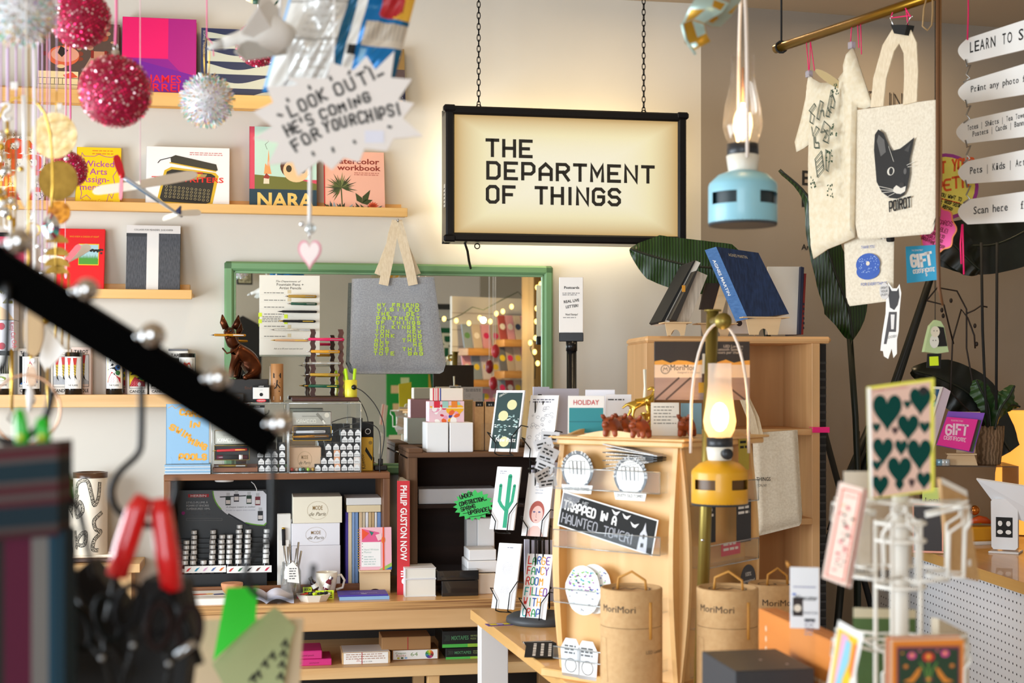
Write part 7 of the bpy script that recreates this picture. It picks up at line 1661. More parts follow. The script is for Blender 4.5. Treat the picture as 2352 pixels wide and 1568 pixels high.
def holo(mb):
 P=[(.05*math.cos(a*PI/14)*(1+.04*math.sin(5*a)),.058*math.sin(a*PI/14))for a in range(28)];mb.prism(P,0,.001,PAPER)
 for k in range(120):z_=rnd.uniform(-.05,.045);x_=rnd.uniform(-1,1)*.045*math.sqrt(max(0,1-(z_/.056)**2));mb.disc(x_,z_,rnd.uniform(.002,.004),C(rnd.choice(('#3aa0a8','#5a6ab8','#8a4a9a','#2a2a3a','#7ab85a')if z_>-.005 else('#e9e9ec','#d9dde0','#f4f4f4','#9a9aa0'))),-.0004-k*.000004,6,.6)
sticker('round rainbow foil sticker in the third pocket',1356,1352,holo,.03);sticker('second round foil sticker half hidden by the kraft tube',1376,1350,holo,.02)
def hexa(mb):mb.prism([(-.025,-.045),(.025,-.045),(.03,.02),(.015,.045),(-.015,.045),(-.03,.02)],0,.001,mat('#e6e6e6',.6));lines(mb,-.018,.02,.025,3,.008,.004,C('#555'),-.0004);mb.stroke([(.016*math.cos(a*PI/8),-.018+.016*math.sin(a*PI/8))for a in range(17)],.0016,C('#444'),-.0004)
sticker('tag shaped white sticker in the lowest pocket by the spinner base',1328,1505,hexa,.03);sticker('tag shaped white sticker in the lowest pocket by the kraft tube',1366,1512,hexa,.03)
s2=Plane(N,YF+PI/2)
for i,(px_,py_,hx,w_,h2,lab)in enumerate(((1612,1200,'#26262a',.05,.09,'dark skate sticker in the side pocket behind the brass pole'),(1660,1258,'#d82a5a',.09,.03,'hot pink sticker edge in the tower side pocket'),(1690,1195,'#2e2e33',.07,.1,'black crowned sticker in the tower side pocket'),(1700,1330,'#3b3b40',.075,.075,'round black slogan sticker low on the tower side'),(1690,1040,'#b8a83c',.05,.08,'olive yellow sticker high on the tower side'))):
 h=s2 .hit(px_,py_)+s2 .n*.022;mb=MB();y=0
 if i==3:mb.prism([(w_/2*math.cos(a*PI/14),w_/2*math.sin(a*PI/14))for a in range(28)],0,.001,C(hx));mb.text('100%',0,.01,.01,WHITE,-.0005,'c');mb.text('committed',0,-.005,.008,WHITE,-.0005,'c',fit=.06)
 else:mb.prism([(-w_/2,-h2/2),(w_/2,-h2/2),(w_/2,h2/2),(-w_/2,h2/2)],0,.001,C(hx));lines(mb,-w_*.4,w_*.4,h2*.3,2,.012,.006,WHITE if i!=4 else INK,-.0005)
 solo('sticker',lab,'sticker',mb,h,YF+PI/2,'stickers in the tower pockets')
h=f.hit(1285,1040);t=thing('sticker_bag','clear bag of crumpled stickers hanging at the tower edge by the spinner','bag',h+f.n*.02+Vector((-.02,0,0)),0)
for k in range(7):mb=MB().at(rnd.uniform(-.01,.015),rnd.uniform(-.01,.01),.04-k*.018,ry=rnd.uniform(-.6,.6),rz=rnd.uniform(-.5,.5));mb.box(-.022,.022,0,.001,-.012,.012,mat('#c9c9cc',.4));lines(mb,-.016,.016,0,2,.008,.004,INK,-.0004);mb.build('sticker',t)
# things on the tower top
ztop2=ZT+zt2+.0005;TC=textured('terracotta_pig','#7d3517','#a04a22','noise',18,(1,1,1),.4)
def pig(lab,px_,py_,Y,rz,sc=1.0):
 p=at(px_,py_,Y);p.z=ztop2;t=thing('clay_pig',lab,'figurine',p,rz,'terracotta pigs on the tower',);k=.001*sc
 V=[(0,20,30),(0,0,34),(0,-18,33),(0,-34,34),(0,-45,31),(-11,-16,18),(-13,-17,0),(11,-16,18),(13,-17,0),(-11,18,16),(-12,20,0),(11,18,16),(12,20,0)];E=[(0,1),(1,2),(2,3),(3,4),(2,5),(5,6),(2,7),(7,8),(0,9),(9,10),(0,11),(11,12)];Rr=[17,19,19,14,8,8,6,8,6,8,6,8,6]
 skin('body',[tuple(k*q_ for q_ in v)for v in V],E,[k*q_ for q_ in Rr],TC,t)
 for s in(-1,1):MB().tube([(s*8*k,-30*k,42*k),(s*13*k,-33*k,50*k),(s*15*k,-38*k,52*k)],[5*k,5*k,k],TC,8).build('ear',t);MB().ball((s*8*k,-44*k,39*k),1.6*k,INK,8).build('eye',t)
 MB().tube([(0,-46*k,30*k),(0,-54*k,29*k)],[7*k,6.5*k],TC,12).build('snout',t);MB().tube([(0,38*k,36*k),(3*k,44*k,40*k),(0,47*k,36*k)],[2.5*k,2*k,k],TC,7).build('tail',t)
pig('terracotta pig figurine nearest the holiday card',1408,985,3.30,-.45);pig('terracotta pig figurine peeking from behind the first pig',1432,980,3.42,-.3);pig('terracotta pig figurine at the tower edge in front of the gold horse',1472,990,3.22,-.5);pig('terracotta pig figurine half hidden by the lantern pole',1578,988,3.3,-.35)
GLD=mat('#d8b450',.22,.9);p=at(1487,955,3.46);p.z=ztop2;t=thing('horse_trophy','shiny gold horse trophy figure standing on a flared base','trophy',p,.1);g=lambda n:n/F*3.46
MB().lathe([(g(30),0),(g(30),.006),(g(12),.02),(g(9),g(40)),(g(16),g(46)),(g(16),g(50))],GLD,24).build('flared_base',t);H=lambda a,b,y=0:(g(a-1487),y,g(950-b))
V=[H(1492,872),H(1470,876),H(1452,878),H(1500,862),H(1506,846),H(1496,842),H(1487,848),H(1440,880),H(1428,890),H(1455,890,-.006),H(1452,905,-.006),H(1456,920,-.006),H(1452,890,.008),H(1444,906,.008),H(1450,918,.008),H(1486,890,-.006),H(1490,908,-.008),H(1488,924,-.008),H(1492,888,.008),H(1500,902,.008),H(1496,914,.008)]
skin('horse_body',V,[(0,1),(1,2),(0,3),(3,4),(4,5),(5,6),(2,7),(7,8),(2,9),(9,10),(10,11),(2,12),(12,13),(13,14),(0,15),(15,16),(16,17),(0,18),(18,19),(19,20)],[g(q_)for q_ in(10,10,10,7,6,5,3,4,2,5,3,2.5,5,3,2.5,5,3,2.5,5,3,2.5)],GLD,t,2,1)
MB().tube([H(1484,900),H(1486,930)],g(4),GLD,8).build('support_post',t);MB().tube([H(1483,870,.01),H(1484,840,.012),H(1483,800,.012)],[g(5),g(3),g(4)],mat('#e6dfcb',.4),8).build('white_rod',t)
def a_hol(mb,w,h):mb.rect(-w/2+.003,.002,w/2-.003,h*.68,C('#2a8a92'),-.0004);mb.text('HOLIDAY',0,h*.76,h*.13,C('#c8343a'),-.0006,'c',fit=w*.7,off=.01);mb.rect(-w/2+.003,h*.3,w/2-.003,h*.33,C('#1f747c'),-.0006)
TP=Plane((0,3.5,0),R(-6))
def tcard(lab,x0,y0,x1,y1,Y,col,art=None,lean=.12,name='card'):
 q=Plane((at((x0+x1)/2,0,Y).x,Y,0),R(-6));p,w,h=q.face(x0,y0,x1,y1,ztop2);mb=MB().box(-w/2,w/2,0,.004,0,h,mat(col,.6),.0005)
 if art:art(mb,w,h)
 solo(name,lab,'card',mb,p,R(-6),'cards standing on the tower',rx=-lean)
tcard('teal and white holiday card standing on the tower',1304,908,1388,990,3.52,'#efece6',a_hol);tcard('white line drawing card behind the gold horse',1390,905,1450,985,3.56,'#eeedf0',lambda mb,w,h:(lines(mb,-w*.4,w*.4,h*.85,1,.01,.003,INK,-.0005),mb.disc(w*.3,h*.2,.012,C('#556'),-.0005)));tcard('pale card at the very back of the tower top',1344,894,1412,985,3.6,'#e6e6ee');tcard('white letter card with typed lines by the pigs',1495,922,1560,990,3.38,'#efe8da',lambda mb,w,h:lines(mb,-w*.4,w*.4,h*.85,6,.008,.0025,C('#8a857a'),-.0005),.25)
tcard('blue dotted card behind the frosted lantern',1564,925,1612,990,3.5,'#7fa8bc')
# ---- lanterns
def lantern(lab,X,Y,zb,s,col,frosted,rz,hoop):
 t=thing('lantern',lab,'lantern',(X,Y,zb),rz);r=.0625*s;Bm=mat(col,.42,coat=.15);hb=.098*s
 pr=[(r*.96,0),(r,.004),(r,hb*.72),(r*.97,hb*.78),(r*.72,hb*.93),(r*.42,hb)]
 mb=MB();n=64;zs_=[0,.004,hb*.36,hb*.58,hb*.72,hb*.78,hb*.93,hb];rs_=[r*.96,r,r,r,r,r*.97,r*.72,r*.42];vs=[];fs=[]
 for z_,q_ in zip(zs_,rs_):vs+=[(q_*math.cos(2*PI*k/n),q_*math.sin(2*PI*k/n),z_)for k in range(n)]
 slot=lambda k:any(abs(((k+.5)/n*360-a+180)%360-180)<25 for a in(227,313,137,43))
 for i in range(len(zs_)-1):
  for k in range(n):
   if i==2 and slot(k):continue
   fs.append((i*n+k,i*n+(k+1)%n,(i+1)*n+(k+1)%n,(i+1)*n+k))
 mb.add(vs,fs,Bm,True);mb.build('body',t)
 MB().lathe([(r*.9,hb*.3),(r*.9,hb*.65)],mat('#10262c' if not frosted else '#5a3a0c',.4),40,False).build('inner_drum',t);MB().lathe([(r*.9,0),(r*.99,-.001),(r*1.0,.006)],mat('#3a4147',.5),48).build('base_rim',t)
 CRM=mat('#e2ddd0',.4);MB().lathe([(r*.4,hb),(r*.42,hb+.002),(r*.48,hb+.028*s),(r*.44,hb+.03*s)],CRM,36).build('collar',t);z1_=hb+.03*s
 MB().lathe([(r*.44,z1_),(r*.46,z1_+.002),(r*.46,z1_+.02*s),(r*.4,z1_+.021*s),(0,z1_+.021*s)],mat('#23262b',.4),36).build('dark_band',t)
 mb=MB();a=-.1 if not frosted else-PI/2+.2;d=Vector((math.cos(a),math.sin(a),0));q0=Vector((0,0,hb+.016*s));mb.tube([q0+d*r*.42,q0+d*r*.7,q0+d*r*.7,q0+d*r*.85],[.006*s,.006*s,.011*s,.011*s]if not frosted else[.008*s,.012*s,.012*s,.012*s],mat('#2b2d31',.4),16);mb.build('dial',t)
 z2_=z1_+.02*s;H_=.165*s
 P=[(r*.40,z2_),(r*.5,z2_+H_*.08),(r*.585,z2_+H_*.2),(r*.52,z2_+H_*.42),(r*.37,z2_+H_*.68),(r*.33,z2_+H_*.85),(r*.345,z2_+H_)]
 if frosted:
  m=bpy.data.materials.new('frosted_glass');m.use_nodes=True;b_=m.node_tree.nodes['Principled BSDF'];b_.inputs['Base Color'].default_value=(.95,.9,.86,1);b_.inputs['Transmission Weight'].default_value=.75;b_.inputs['Roughness'].default_value=.45;b_.inputs['IOR'].default_value=1.05
  P=[(r*.38,z2_),(r*.52,z2_+H_*.1),(r*.58,z2_+H_*.22),(r*.5,z2_+H_*.42),(r*.42,z2_+H_*.7),(r*.41,z2_+H_)]
 else:m=glass('chimney_glass','#fbf8f4',.06,.02,.02)
 MB().lathe(P,m,40,False).build('glass_chimney',t)
 if frosted:MB().ball((0,0,z2_+H_*.28),.019*s,emis('flame_glow','#ffc266',26),16,(1,1,1.7)).build('led_flame',t)
 else:MB().tube([(0,0,z2_),(0,0,z2_+.01)],.006,STEEL,10).build('lamp_socket',t);MB().tube([(0,0,z2_+.012),(0,0,z2_+.075*s)],.0035,emis('filament','#ffd08a',14),8).build('filament',t);MB().tube([(0,0,z2_+.075*s),(0,0,z2_+.14*s)],.002,mat('#c9885a',.4),8).build('inner_wire',t)
 l=bpy.data.lights.new('lantern_light','POINT');l.energy=3 if frosted else 1;l.color=(1,.68,.35);l.shadow_soft_size=.02;lo=bpy.data.objects.new('lantern_light',l);COL.objects.link(lo);lo.parent=t;lo.location=(0,0,z2_+H_*(.28 if frosted else.3))
 w_=r*1.05;zc_=hb+.016*s;zh_=hoop-zb;Q=[]
 for k in range(25):a=PI*k/24;Q.append((-w_*math.cos(a)*(1 if abs(math.cos(a))<.97 else.98),0,zc_+(zh_-zc_)*math.sin(a)**.75))
 MB().tube(Q,.0032*s,mat('#e6d8cc',.4),8).build('wire_handle',t)
 return t
Y1=2.60;p=at(1706,517,Y1);lantern('blue lantern with a clear glass chimney hanging high before the wall',p.x,Y1,p.z,1.0,'#8cc3d4',False,R(88),at(0,-40,Y1).z)
zt_=at(0,-40,Y1).z;MB_=MB().tube([(0,0,0),(0,0,CEIL-zt_)],.003,mat('#d8d2c8',.5),6);solo('ceiling_rope','pale cord holding the blue lantern from the ceiling','cord',MB_,(p.x,Y1,zt_+.004))
Y2=3.03;p=at(1653,1158,Y2);lantern('yellow lantern with a glowing frosted chimney hanging on the brass pole',p.x,Y2,p.z,.96,'#e0a41c',True,0.0,at(0,742,Y2).z)
Y3=3.125;b0,b1=at(1606,1640,Y3),at(1637,715,Y3);b0 .z=ZT+.001
t=thing('lantern_pole','olive brass pole with a round knob holding the yellow lantern','stand',b0);d=b1-b0;BRS=mat('#8c7a3c',.4,.75)
MB().tube([(0,0,.01),d],.0135,BRS,20).build('pole',t);MB().tube([d,d+Vector((0,0,.004))],.019,BRS,20).build('top_cap',t);MB().lathe([(.03,0),(.03,.008),(.015,.012)],BRS,36).build('foot_plate',t)
k0=at(1650,738,Y3)-b0;k1=at(1662,737,Y2-.02)-b0;MB().tube([k0-Vector((.012,0,0)),k0 .lerp(k1,.85)],.011,BRS,16).build('arm',t);MB().tube([k0 .lerp(k1,.8),k1],.0175,BRS,24).build('knob',t);MB().ball(at(1614,1240,Y3-.012)-b0,.004,CHROME,10).build('screw',t)
f=PF(1612,850,Y3+.03,R(3));x0,z0=f(1503,918);x1,z1=f(1722,784);t=thing('photo_poster','landscape lantern poster with dark top and wooden deck behind the pole','poster',f.loc,R(3));mb=MB().box(x0,x1,0,.003,z0,z1,mat('#2a211d',.5),.0005);y=-.0005;hh=z1-z0;ww=x1-x0
DK_=wood('deck_print','#8a7068','#a98f86',0,9);mb.rect(x0,z0,x1,z0+hh*.38,DK_,y);mb.rect(x0,z0+hh*.38,x1,z0+hh*.62,C('#e6cdb4'),y);mb.flat([(x0,z0+hh*.55)]+[(x0+ww*k/12,z0+hh*(.66+.03*math.sin(k*2.3)))for k in range(13)]+[(x1,z0+hh*.55)],C('#e0a040'),y-.0001);mb.rect(x0,z0+hh*.5,x1,z0+hh*.6,C('#e6cdb4'),y-.0002)
for a,b in((.1,0),(.3,.12),(.75,.95),(.55,.56)):mb.stroke([(x0+ww*(a*.6+.2),z0+hh*.38),(x0+ww*b,z0)],.004,C('#4a3a36'),y-.0002)
K=C('#2a2420');mb.text('MoriMori',*f(1540,850),.0125,K,y-.0004,'l',fit=f.px(60));xx,zz=f(1528,848);mb.stroke([(xx+.0095*math.cos(a*PI/12),zz+.0095*math.sin(a*PI/12))for a in range(25)],.0013,K,y-.0004);mb.stroke([(xx-.005,zz-.004),(xx-.003,zz+.004),(xx,zz),(xx+.003,zz+.004),(xx+.005,zz-.004)],.0012,K,y-.0004);mb.text('Designed in Germany',*f(1556,857),.004,C('#8a7a70'),y-.0004,'l')
for i,s in enumerate(('LED Lantern','Bluetooth Speaker','10+ hours per charge')):mb.text(s,*f(1706,798+i*7),.006,C('#c9b9a9'),y-.0004,'r')
mb.rect(*f(1604,902),*f(1627,878),C('#c8921e'),y-.0004);mb.rect(*f(1612,878),*f(1622,858),C('#5a3a2a'),y-.0005);mb.rect(*f(1613,856),*f(1621,812),C('#e8d8c0'),y-.0005);mb.build('printed_board',t)
# ---- kraft lantern tubes
def tube_(lab,px_,py_,Y,r,rz,h=.28):
 p=at(px_,py_,Y);zt_=p.z;t=thing('kraft_tube',lab,'packaging',(p.x,p.y,ZT+.0005),rz,'kraft lantern tubes');H_=zt_-ZT
 MB().lathe([(r,0),(r,H_-.078)],KRAFT,48).build('tube_body',t);MB().lathe([(r,H_-.077),(r,H_-.002),(r-.002,H_),(r-.006,H_),(r-.006,H_-.004),(0,H_-.004)],KRAFT,48,False).build('tube_lid',t)
 LT=mat('#c98f3e',.6);MB().tube([(-r*.45,-r*.1,H_-.004),(-r*.42,-r*.1,H_+.02),(0,-r*.2,H_+.034),(r*.42,-r*.3,H_+.016),(r*.45,-r*.3,H_-.004)],.0028,LT,7).build('top_handle',t);a=.55;q=[(r*math.sin(a)*1.02,-r*math.cos(a)*1.02,H_-z_)for z_ in(.024,.04,.07,.1)];MB().tube(q,.0032,LT,7).build('side_cord',t)
 q=MB();q.text('MoriMori',0,H_-.045,.014,C('#3a2a1a'),0,'c',fit=.078);q.text('LED Lantern',.062,H_-.13,.007,C('#4a3a2a'),0,'l');q.stroke([(-.05,H_-.1),(-.03,H_-.1),(-.028,H_-.13),(-.024,H_-.19),(-.055,H_-.19),(-.052,H_-.13),(-.05,H_-.1)],.0007,C('#a07a4a'),0)
 for i,vv in enumerate(q.v):a=vv.x/r-.55;q.v[i]=Vector(((r+.0006)*math.sin(a),-(r+.0006)*math.cos(a),vv.z))
 q.stroke([(0,0),(0,0.0001)],.0001,C('#3a2a1a'),0);q.build('print',t)
 q=MB().at(0,0,H_-.0035,rx=R(-90));q.stroke([(r*.6*math.cos(k*PI/12),r*.6*math.sin(k*PI/12))for k in range(25)],.003,C('#4a3a2a'),0);q.stroke([(-r*.4,-.01),(-r*.2,.012),(0,-.008),(r*.2,.012),(r*.4,-.01)],.004,C('#4a3a2a'),0);q.build('lid_emblem',t)
tube_('kraft lantern tube standing in front of the sticker tower',1450,1348,2.98,.065,0);tube_('kraft lantern tube standing before the brass pole',1671,1348,2.96,.064,0);tube_('kraft lantern tube half hidden behind the others by the review sign',1777,1338,3.25,.058,.6)
# ---- orange wood box, review sign, dark box
f=PF(1742,1480,2.55,R(-80));MBx=MB();t=thing('wood_box','orange stained wooden box with faint white print below the review sign','box',f.loc,R(-80));zt_=f(1742,1396)[1];zb_=ZT-f.loc.z+.001;OW=wood('orange_wood','#c9702a','#e08e42',0,6,.4)
mb=MB().box(0,.46,0,.012,zb_,zt_,OW,.0015);lines(mb,.26,.4,zt_-.075,1,.01,.006,C('#e8c49a'),-.0005,.1);
for k in range(4):mb.disc(.04,zt_-.03-k*.018,.003,C('#f0d8b8'),-.0005,8,1.8)
mb.build('front_panel',t);MB().box(0,.46,.0125,.035,zb_,zt_,OW,.001).build('box_body',t)
f=PF(1848,1370,2.29,R(-10));t=thing('review_sign','white product review card standing in the orange wooden box','sign',f.loc,R(-10));x0,z0=f(1815,1442);x1,z1=f(1882,1303);mb=MB().box(x0,x1,0,.0025,z0,z1,mat('#eef0f5',.5),.0005);y=-.0005;mb.text('Wirecutter',0+.002,f(0,1330)[1],.008,INK,y,'c',fit=.036,off=.012);mb.rect(*f(1822,1348),*f(1874,1347),C('#88a'),y);mb.text('Our Favorite Essential Candles',.0,f(0,1358)[1],.0045,C('#334'),y,'c',fit=.042);mb.rect(*f(1820,1366),*f(1828,1362),C('#3a6ac8'),y);mb.rect(*f(1821,1414),*f(1844,1372),C('#2a1a16'),y);mb.disc(*f(1832,1396),.006,C('#e8dccb'),y-.0003);lines(mb,f(1848,0)[0],f(1872,0)[0],f(0,1376)[1],5,.005,.0022,C('#99a'),y);mb.rect(*f(1848,1425),*f(1872,1421),INK,y);mb.build('printed_card',t);MB().tube([f.p3(1812,1302,.004),f.p3(1808,1292,.004),f.p3(1815,1300,.006)],.003,mat('#c98a3a',.5),7).build('clip',t)
MB().box(x0,x1,.003,.02,f(0,1560)[1],z0+.02,PLEX).build('stand',t)
f=PF(1790,1540,2.3,R(-25));p=at(1775,1568,2.3);t=thing('dark_box','dark grey box with small white dots at the bottom edge','box',(p.x-.02,p.y,ZT+.0005),R(-80));hh=at(0,1530,2.25).z-ZT;mb=MB().box(-.09,.08,-.07,.06,0,hh,mat('#33353a',.5),.0015);mb.build('carton',t);mb=MB().at(0,0,hh+.0004,rx=R(-90));mb.disc(.0,.0,.004,C('#ccc'),0,12,.6);mb.disc(.04,.03,.004,C('#ccc'),0,12,.6);mb.build('white_dots',t)
# --- cabinet with books on easels
Yc=4.62;CP=Plane((at(1700,780,Yc).x,Yc,0),R(6));p,w,h=CP.face(1487,772,1906,1560,0);CW=wood('cabinet_wood','#cf9d66','#e0b27c',0,8);CWV=wood('cabinet_wood_v','#c39460','#d6a874',2,8)
t=thing('cabinet','tall open oak cabinet behind the yellow lantern','cabinet',p,R(6));Dc=.34;k=.026
MB().box(-w/2-.004,w/2+.008,0,Dc,h-.022,h,CW,.008).build('top_board',t)
MB().box(-w/2,-w/2+k,.004,Dc,0,h-.022,CWV,.001).build('side_board',t);MB().box(w/2-k-.03,w/2-.03,.004,Dc,0,h-.022,CWV,.001).build('side_board',t)
MB().box(-w/2+k,w/2-k-.03,Dc-.012,Dc,0,h-.022,wood('cabinet_back','#b98a58','#cb9c68',2,7)).build('back_panel',t)
for y_ in(985,1191,1396):z_=CP.uz(1800,y_)[1];MB().box(-w/2+k,w/2-k-.03,.004,Dc-.012,z_-.02,z_,CW,.001).build('shelf_board',t)
mb=MB().box(w/2-.03,w/2-.004,.02,Dc-.02,0,h-.024,mat('#151414',.7))
for i in range(60):mb.box(w/2-.029,w/2-.005,.015,.02,.02+i*.027,.028+i*.027,mat('#2b2a2a',.5))
mb.build('ribbed_strip',t);zt=h+.0006
h_=CP.off(.01).hit(1886,987);MB_=MB().box(-.03,.028,-.004,0,-.009,.009,mat('#f0107a',.5),.001).box(-.03,.028,0,.03,.007,.009,mat('#f0107a',.5));solo('tape_flag','hot pink tape flag on the cabinet shelf edge','tape',MB_,h_,R(6))
def lean(name,lab,cat,outline,Y,dep,m,art=None,side=None):
 f=PF(outline[0][0],outline[0][1],Y,R(6));t=thing(name,lab,cat,f.loc,R(6));MB().prism(f.pts(*outline),0,dep,m,side).build('book_body' if cat=='book' else 'board',t)
 if art:mb=MB();art(mb,f);mb.build('print',t)
 return t
lean('book','thin black book with white pages leaning on an easel by the leaf','book',[(1593,600),(1598,597),(1524,741),(1519,737)],4.66,.2,INK);lean('book','white page block leaning against the thin black book','book',[(1598,598),(1609,603),(1535,744),(1525,741)],4.665,.19,PAGES)
lean('book','dark spined book with gold letters leaning beside the thick page block','book',[(1597,622),(1602,622),(1554,737),(1540,733)],4.6,.17,mat('#2a2622',.5),lambda mb,f:(mb.rect(*f(1566,670),*f(1574,655),C('#d9952a'),-.0005),));lean('book','thick book with pale page edges leaning at a slant','book',[(1602,622),(1625,632),(1580,745),(1554,737)],4.61,.17,textured('page_edges','#a99c8c','#cbbfae','noise',120,(1,.1,.1),.9))
def easel(lab,x0,x1,y0,Y=4.58):
 f=PF((x0+x1)/2,768,Y,R(6));t=thing('book_easel',lab,'easel',(f.loc.x,f.loc.y,zt),R(6));z_=at(0,y0,Y).z-zt;a,b=f(x0,0)[0],f(x1,0)[0];m=(a+b)/2
 MB().box(a,b,-.03,.05,z_-.004,z_,BIR,.001).build('ledge',t);MB().prism([(a*.6,0),(m-.016,0)]+[(m+.016*math.cos(q*PI/8),.02*math.sin(q*PI/8))for q in range(7,0,-1)]+[(m+.016,0),(b*.6,0),(b*.75,z_-.004),(a*.75,z_-.004)],.0,.006,BIR).build('front_leg',t);MB().tube([(0,.006,z_-.01),(0,.1,.004)],.005,BIR,6).build('back_leg',t)
easel('pale wood easel under the two slanted books',1520,1585,740);easel('pale wood easel under the blue linen book',1700,1808,728,4.5);easel('pale wood easel between the slanted books and the blue one',1598,1690,742,4.66)
lean('book','dark brown book leaning behind the brass pole top','book',[(1622,650),(1655,650),(1645,712),(1608,710)],4.7,.02,mat('#3a2f2c',.5));lean('easel_board','bare yellow wood easel board leaning behind the blue book','easel',[(1662,635),(1680,642),(1652,745),(1632,742)],4.64,.02,BIR);lean('book','small white book with coloured dots behind the blue book','book',[(1676,680),(1712,690),(1722,766),(1672,766)],4.72,.02,PAPER,lambda mb,f:(mb.disc(*f(1688,716),.008,C('#c2302a'),-.0005),mb.disc(*f(1698,742),.01,C('#3a2a2a'),-.0005)))
f=PF(1730,728,4.5,R(6));t=thing('book','thick blue linen book with white spine lettering leaning on an easel','book',f.loc,R(6));LB=textured('blue_linen','#14233f','#1f3357','noise',160,(1,.2,.2),.85);LS=textured('blue_spine','#3a6296','#4a74a8','noise',200,(.2,.2,1),.8)
a,b,c_,d=f.p3(1654,563,.05),f.p3(1752,577,.05),f.p3(1806,722,-.03),f.p3(1712,733,-.03);o=Vector((-.024,.055,-.006));mb=MB().add([a,b,c_,d],[(3,2,1,0)],LB);mb.add([a+o,b+o,c_+o,d+o],[(0,1,2,3)],LB);mb.add([a,d,d+o,a+o],[(0,1,2,3)],LS);mb.build('cover',t)
mb=MB();mb.add([a,a+o,b+o,b],[(0,1,2,3)],PAGES);mb.add([b,b+o,c_+o,c_],[(0,1,2,3)],PAGES);mb.add([d,c_,c_+o,d+o],[(0,1,2,3)],PAGES);mb.build('page_block',t)
ux=(b-a).normalized();uz_=(a-d).normalized();nn=ux.cross(uz_).normalized();nn=nn if nn.y<0 else-nn
q=MB();q.text('AGNES MARTIN',.03,.0,.011,C('#b9a98a'),0,'l',fit=.062);V2=[a+ux*v.x+uz_*(v.z-.03)+nn*.0008 for v in q.v];q.v=V2
sx_=o.normalized();q2=MB();q2 .text('AGNES MARTIN',0,0,.014,WHITE,0,'l',fit=.13,off=.01);ns=(d-a).cross(o).normalized();ns=ns if ns.x<0 else-ns
q2 .v=[a+o*.72-uz_*(.04+v.x)-o*(v.z/o.length)+ns*.0008 for v in q2 .v];q2 .build('spine_lettering',t);q.build('cover_lettering',t)
lean('book','large white book standing upright behind the blue linen book','book',[(1764,612),(1840,612),(1834,768),(1760,768)],4.76,.012,mat('#e9e5da',.6));lean('book','navy spined book standing against the white one','book',[(1840,612),(1847,614),(1840,768),(1834,768)],4.75,.15,mat('#1a2342',.5));lean('book','narrow red and black spined book at the end of the cabinet top','book',[(1847,628),(1852,628),(1845,768),(1840,768)],4.76,.12,mat('#8a1c1c',.5),lambda mb,f:lines(mb,f(1844,0)[0],f(1848,0)[0],f(0,690)[1],6,.016,.008,C('#20203a'),-.0004))
# natural tote on the cabinet
NAT=textured('natural_canvas','#d8ccb6','#e6dcc8','noise',160,(1,1,1),.95)
f=PF(1785,1100,4.565,R(6));tote('natural canvas tote bag with small black lettering hanging on the cabinet front',f,[(1728,994),(1832,987),(1844,1205),(1736,1232)],.04,NAT,[[(1733,1006,-.02,9),(1724,960,-.01),(1708,915,0),(1692,880,.03)],[(1742,1002,-.02,8),(1735,960,-.005),(1716,915,.01),(1694,880,.034)]],STR,lambda mb,f,y:(mb.text('THINGS',*f(1733,1103),.012,INK,y,'l',fit=f.px(33),off=.01),mb.text('TON, NY',*f(1735,1116),.008,INK,y,'l',fit=f.px(22))))
# lettering on the darker wall
def wtext(lab,s,px,py,hp,outline=False):
 p=RW.off(.002).hit(px,py);hh=hp/F*p.y;mb=MB()
 if outline:mb.pen(s,0,0,hh,mat('#3d352f',.8),0,w=hh*.07,sp=.3);mb.pen(s,hh*.1,-hh*.06,hh,mat('#3d352f',.8),0,w=hh*.05,sp=.3)
 else:mb.text(s,0,0,hh,INK,0,'l',off=.01)
 solo('wall_lettering',lab,'lettering',mb,p,YAWR)
wtext('outlined capital letters high on the dark wall behind the cat tote','S IN-',1992,244,34,True);wtext('black serif capital E on the dark wall beside the shirt','E',1843,424,33);wtext('black serif capital M on the dark wall beside the shirt','M',1842,474,33);wtext('small black word Art on the dark wall by the shirt hem','Art',1841,573,13)
# ---- plants
LF=textured('leaf_green','#12280c','#234414','wave',30,(1,1,1),.35,0,.2,.2,.8,2,dist=1.0);LFD=textured('leaf_dark','#060a06','#0f180d','noise',9,(1,1,1),.35);ST=mat('#131c0e',.5)
def leafblade(t,f,mid,wid,m,y=0.0,curl=.03,nm='leaf'):
 M_=[f.p3(*q,y+(q[2]if len(q)>2 else 0))if len(q)==2 else f.p3(q[0],q[1],q[2])for q in mid];n=24;pts=[];ws=[]
 for i in range(n+1):
  s=i/n*(len(M_)-1);k=min(int(s),len(M_)-2);u=s-k;p0,p1,p2,p3=M_[max(k-1,0)],M_[k],M_[k+1],M_[min(k+2,len(M_)-1)]
  pts.append(.5*((2*p1)+(p2-p0)*u+(2*p0-5*p1+4*p2-p3)*u*u+(3*p1-p0-3*p2+p3)*u**3));ws.append((wid[k]+(wid[k+1]-wid[k])*u)/F*f.p0 .y)
 vs=[];fs=[];c=7
 for i,p in enumerate(pts):
  d=pts[min(i+1,n)]-pts[max(i-1,0)];nr=Vector((d.z,0,-d.x)).normalized()
  for j in range(c):s=j/(c-1)*2-1;vs.append(p+nr*ws[i]*s+Vector((0,-curl*(1-abs(s))*.5+.006*math.sin(i*1.7)*abs(s),0)))
 for i in range(n):
  for j in range(c-1):fs.append((i*c+j,i*c+j+1,(i+1)*c+j+1,(i+1)*c+j))
 mb=MB().add(vs,fs,m,True);mb.add([v+Vector((0,.0015,0))for v in vs],[q[::-1]for q in fs],m,True);mb.build(nm,t);MB().tube([p+Vector((0,-curl*.5-.001,0))for p in pts],[.004]*n+[.001],ST,6).build('midrib',t)
f=PF(1580,620,4.98);t=thing('banana_plant','broad green banana leaf spreading behind the slanted books below the light box','plant',f.loc)
